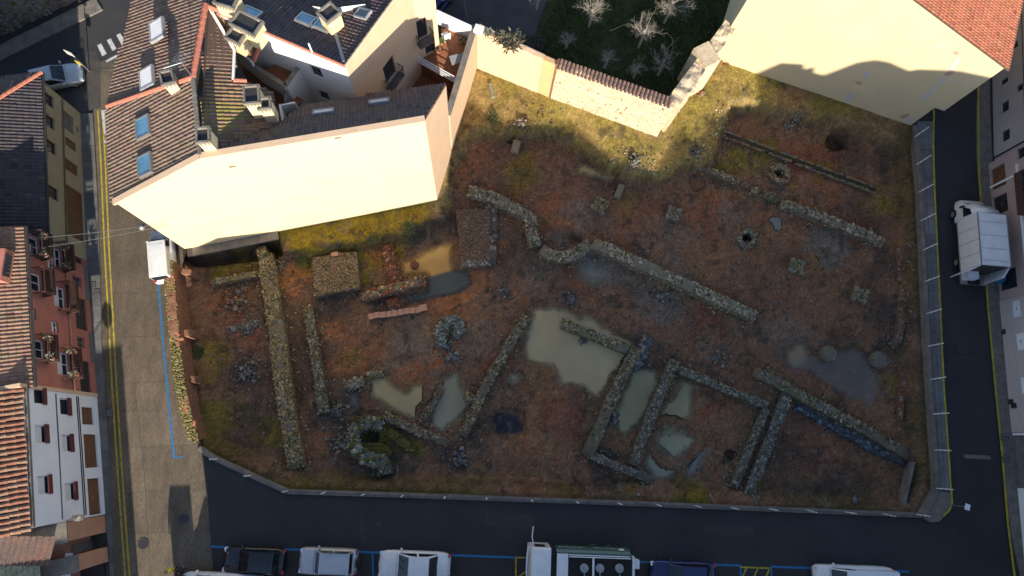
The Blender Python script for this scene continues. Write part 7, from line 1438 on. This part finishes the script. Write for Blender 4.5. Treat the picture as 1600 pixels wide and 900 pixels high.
# ================================================================== STREET THINGS
# lamp slung on two cables across the left street
CL = thing('hanging_lamp', 'street lamp slung on two cables across the left street', 'street lamp', site(208, 352, 6))
def sag(a, c, r, dip, m, name, parent):
    P = [a.lerp(c, k / 10) - up * (dip * 4 * (k / 10) * (1 - k / 10)) for k in range(11)]; b = MB(); b.tube(P, r, 4); b.build(name, m, parent)
a1, a2 = RD.P(.3, 6.6, .05), RD.P(.9, 6.4, .05); c1 = FF.P(1.0, 5.6, .05); c2 = FF.P(1.2, 5.2, .05)
sag(a1, c1, .014, .25, M['greymetal'], 'cable', CL); sag(a2, c2, .014, .25, M['greymetal'], 'cable', CL)
lm = a1.lerp(c1, .80) - up * .28; b = MB(); b.lathe(lm, [(.04, .22), (.12, .18), (.24, .02), (.2, -.03), (.05, -.05)], 14); b.build('lamp_head', M['greymetal'], CL, smooth=True)
def manhole(label, u, v, r=.36, z=.012, m='darkmetal'):
    c = site(u, v, z); b = MB(); b.lathe(c, [(r, -.02), (r, .004), (r * .92, .006), (r * .9, .002), (r * .3, .005)], 20); tag(b.build('manhole_cover', M[m]), label, 'manhole cover', 'manhole covers')
manhole('round iron cover in the right street by the fence', 1505, 544, .42, .01); manhole('round iron cover at the corner of concrete and asphalt', 287, 811, .34, .02); manhole('round iron cover near the bottom of the left street', 224, 849, .36, .02); manhole('small iron cover in the asphalt of the bottom street', 592, 818, .14, .01)
def grate(label, u, v, w_, h_, rz=0., z=.13):
    c = site(u, v, z); t = thing('drain_grate', label, 'drain', c, 'drain grates'); b = MB(); b.box(c, (w_, h_, .02), rz); b.build('frame', M['darkmetal'], t)
    R = Matrix.Rotation(rz, 3, 'Z')
    for k in range(5): q = R @ Vector((0, -h_ / 2 + h_ * (k + .5) / 5, .016)); b = MB(); b.box(c + q, (w_ * .85, h_ * .09, .012), rz); b.build('bar', M['greymetal'], t)
grate('square drain by the kerb, upper of the pair on the left pavement', 145, 445, .42, .42, .1); grate('square drain by the kerb, lower of the pair on the left pavement', 151, 456, .42, .42, .1); grate('drain grate in the left pavement beside the white house', 171, 645, .45, .5, .1)
grate('long drain slot across the right street', 1527, 714, 2.2, .28, -.06, .01); grate('drain grate on the right pavement beside the big grey door', 1572, 718, .5, .5, 0, .135); grate('upper drain grate on the right pavement', 1570, 683, .6, .5, 0, .135)
sp_ = thing('direction_sign', 'pale signboard and yellow plate on a post at the top of the left street', 'sign', site(140, 112)); p = site(140, 112); b = MB(); b.tube([p, p + up * 2.7], .04, 6); b.build('post', M['greymetal'], sp_); b = MB(); b.beam(p + Vector((-.35, .1, 2.6)), p + Vector((.2, -.15, 2.6)), .04, .55); b.build('signboard', M['whitepaint'], sp_); b = MB(); b.beam(p + Vector((.05, -.3, 1.9)), p + Vector((.4, -.45, 1.9)), .04, .5); b.build('yellow_plate', M['yellow'], sp_)
# old stone wall and bank at the top left
f = Face(site(-40, 78), site(150, -14), Vector((-20, 20, 0))); CWL = thing('old_town_wall', 'rough grey stone wall along the road at the top left', 'wall', f.a)
rough_wall(f, CWL, 0, f.L, -.1, 3.4, 3.2, 3.5, M['concrete'], amp=.18, n=60)
n = 700; Ps = []; Rs = []
for k in range(n):
    t_, z = random.random() * f.L, random.uniform(.1, 3.3); top = random.random() < .45; q = f.P(t_, 3.3 if top else z, -random.random() * 3.2 if top else .02); Ps.append(tuple(q)); Rs.append(random.uniform(.1, .22))
stone_stuff('small_stones', np.array(Ps), np.array(Rs), stone_cols(n, (.16, .15, .15), .45, .1), CWL, .7)
b = MB(); f2 = Face(site(-40, 92), site(150, -2), Vector((0, 0, 0))); f2.box(b, 0, f2.L, 0, .14, 0, 1.2); o = b.build('pavement', M['concrete'], kind='structure')
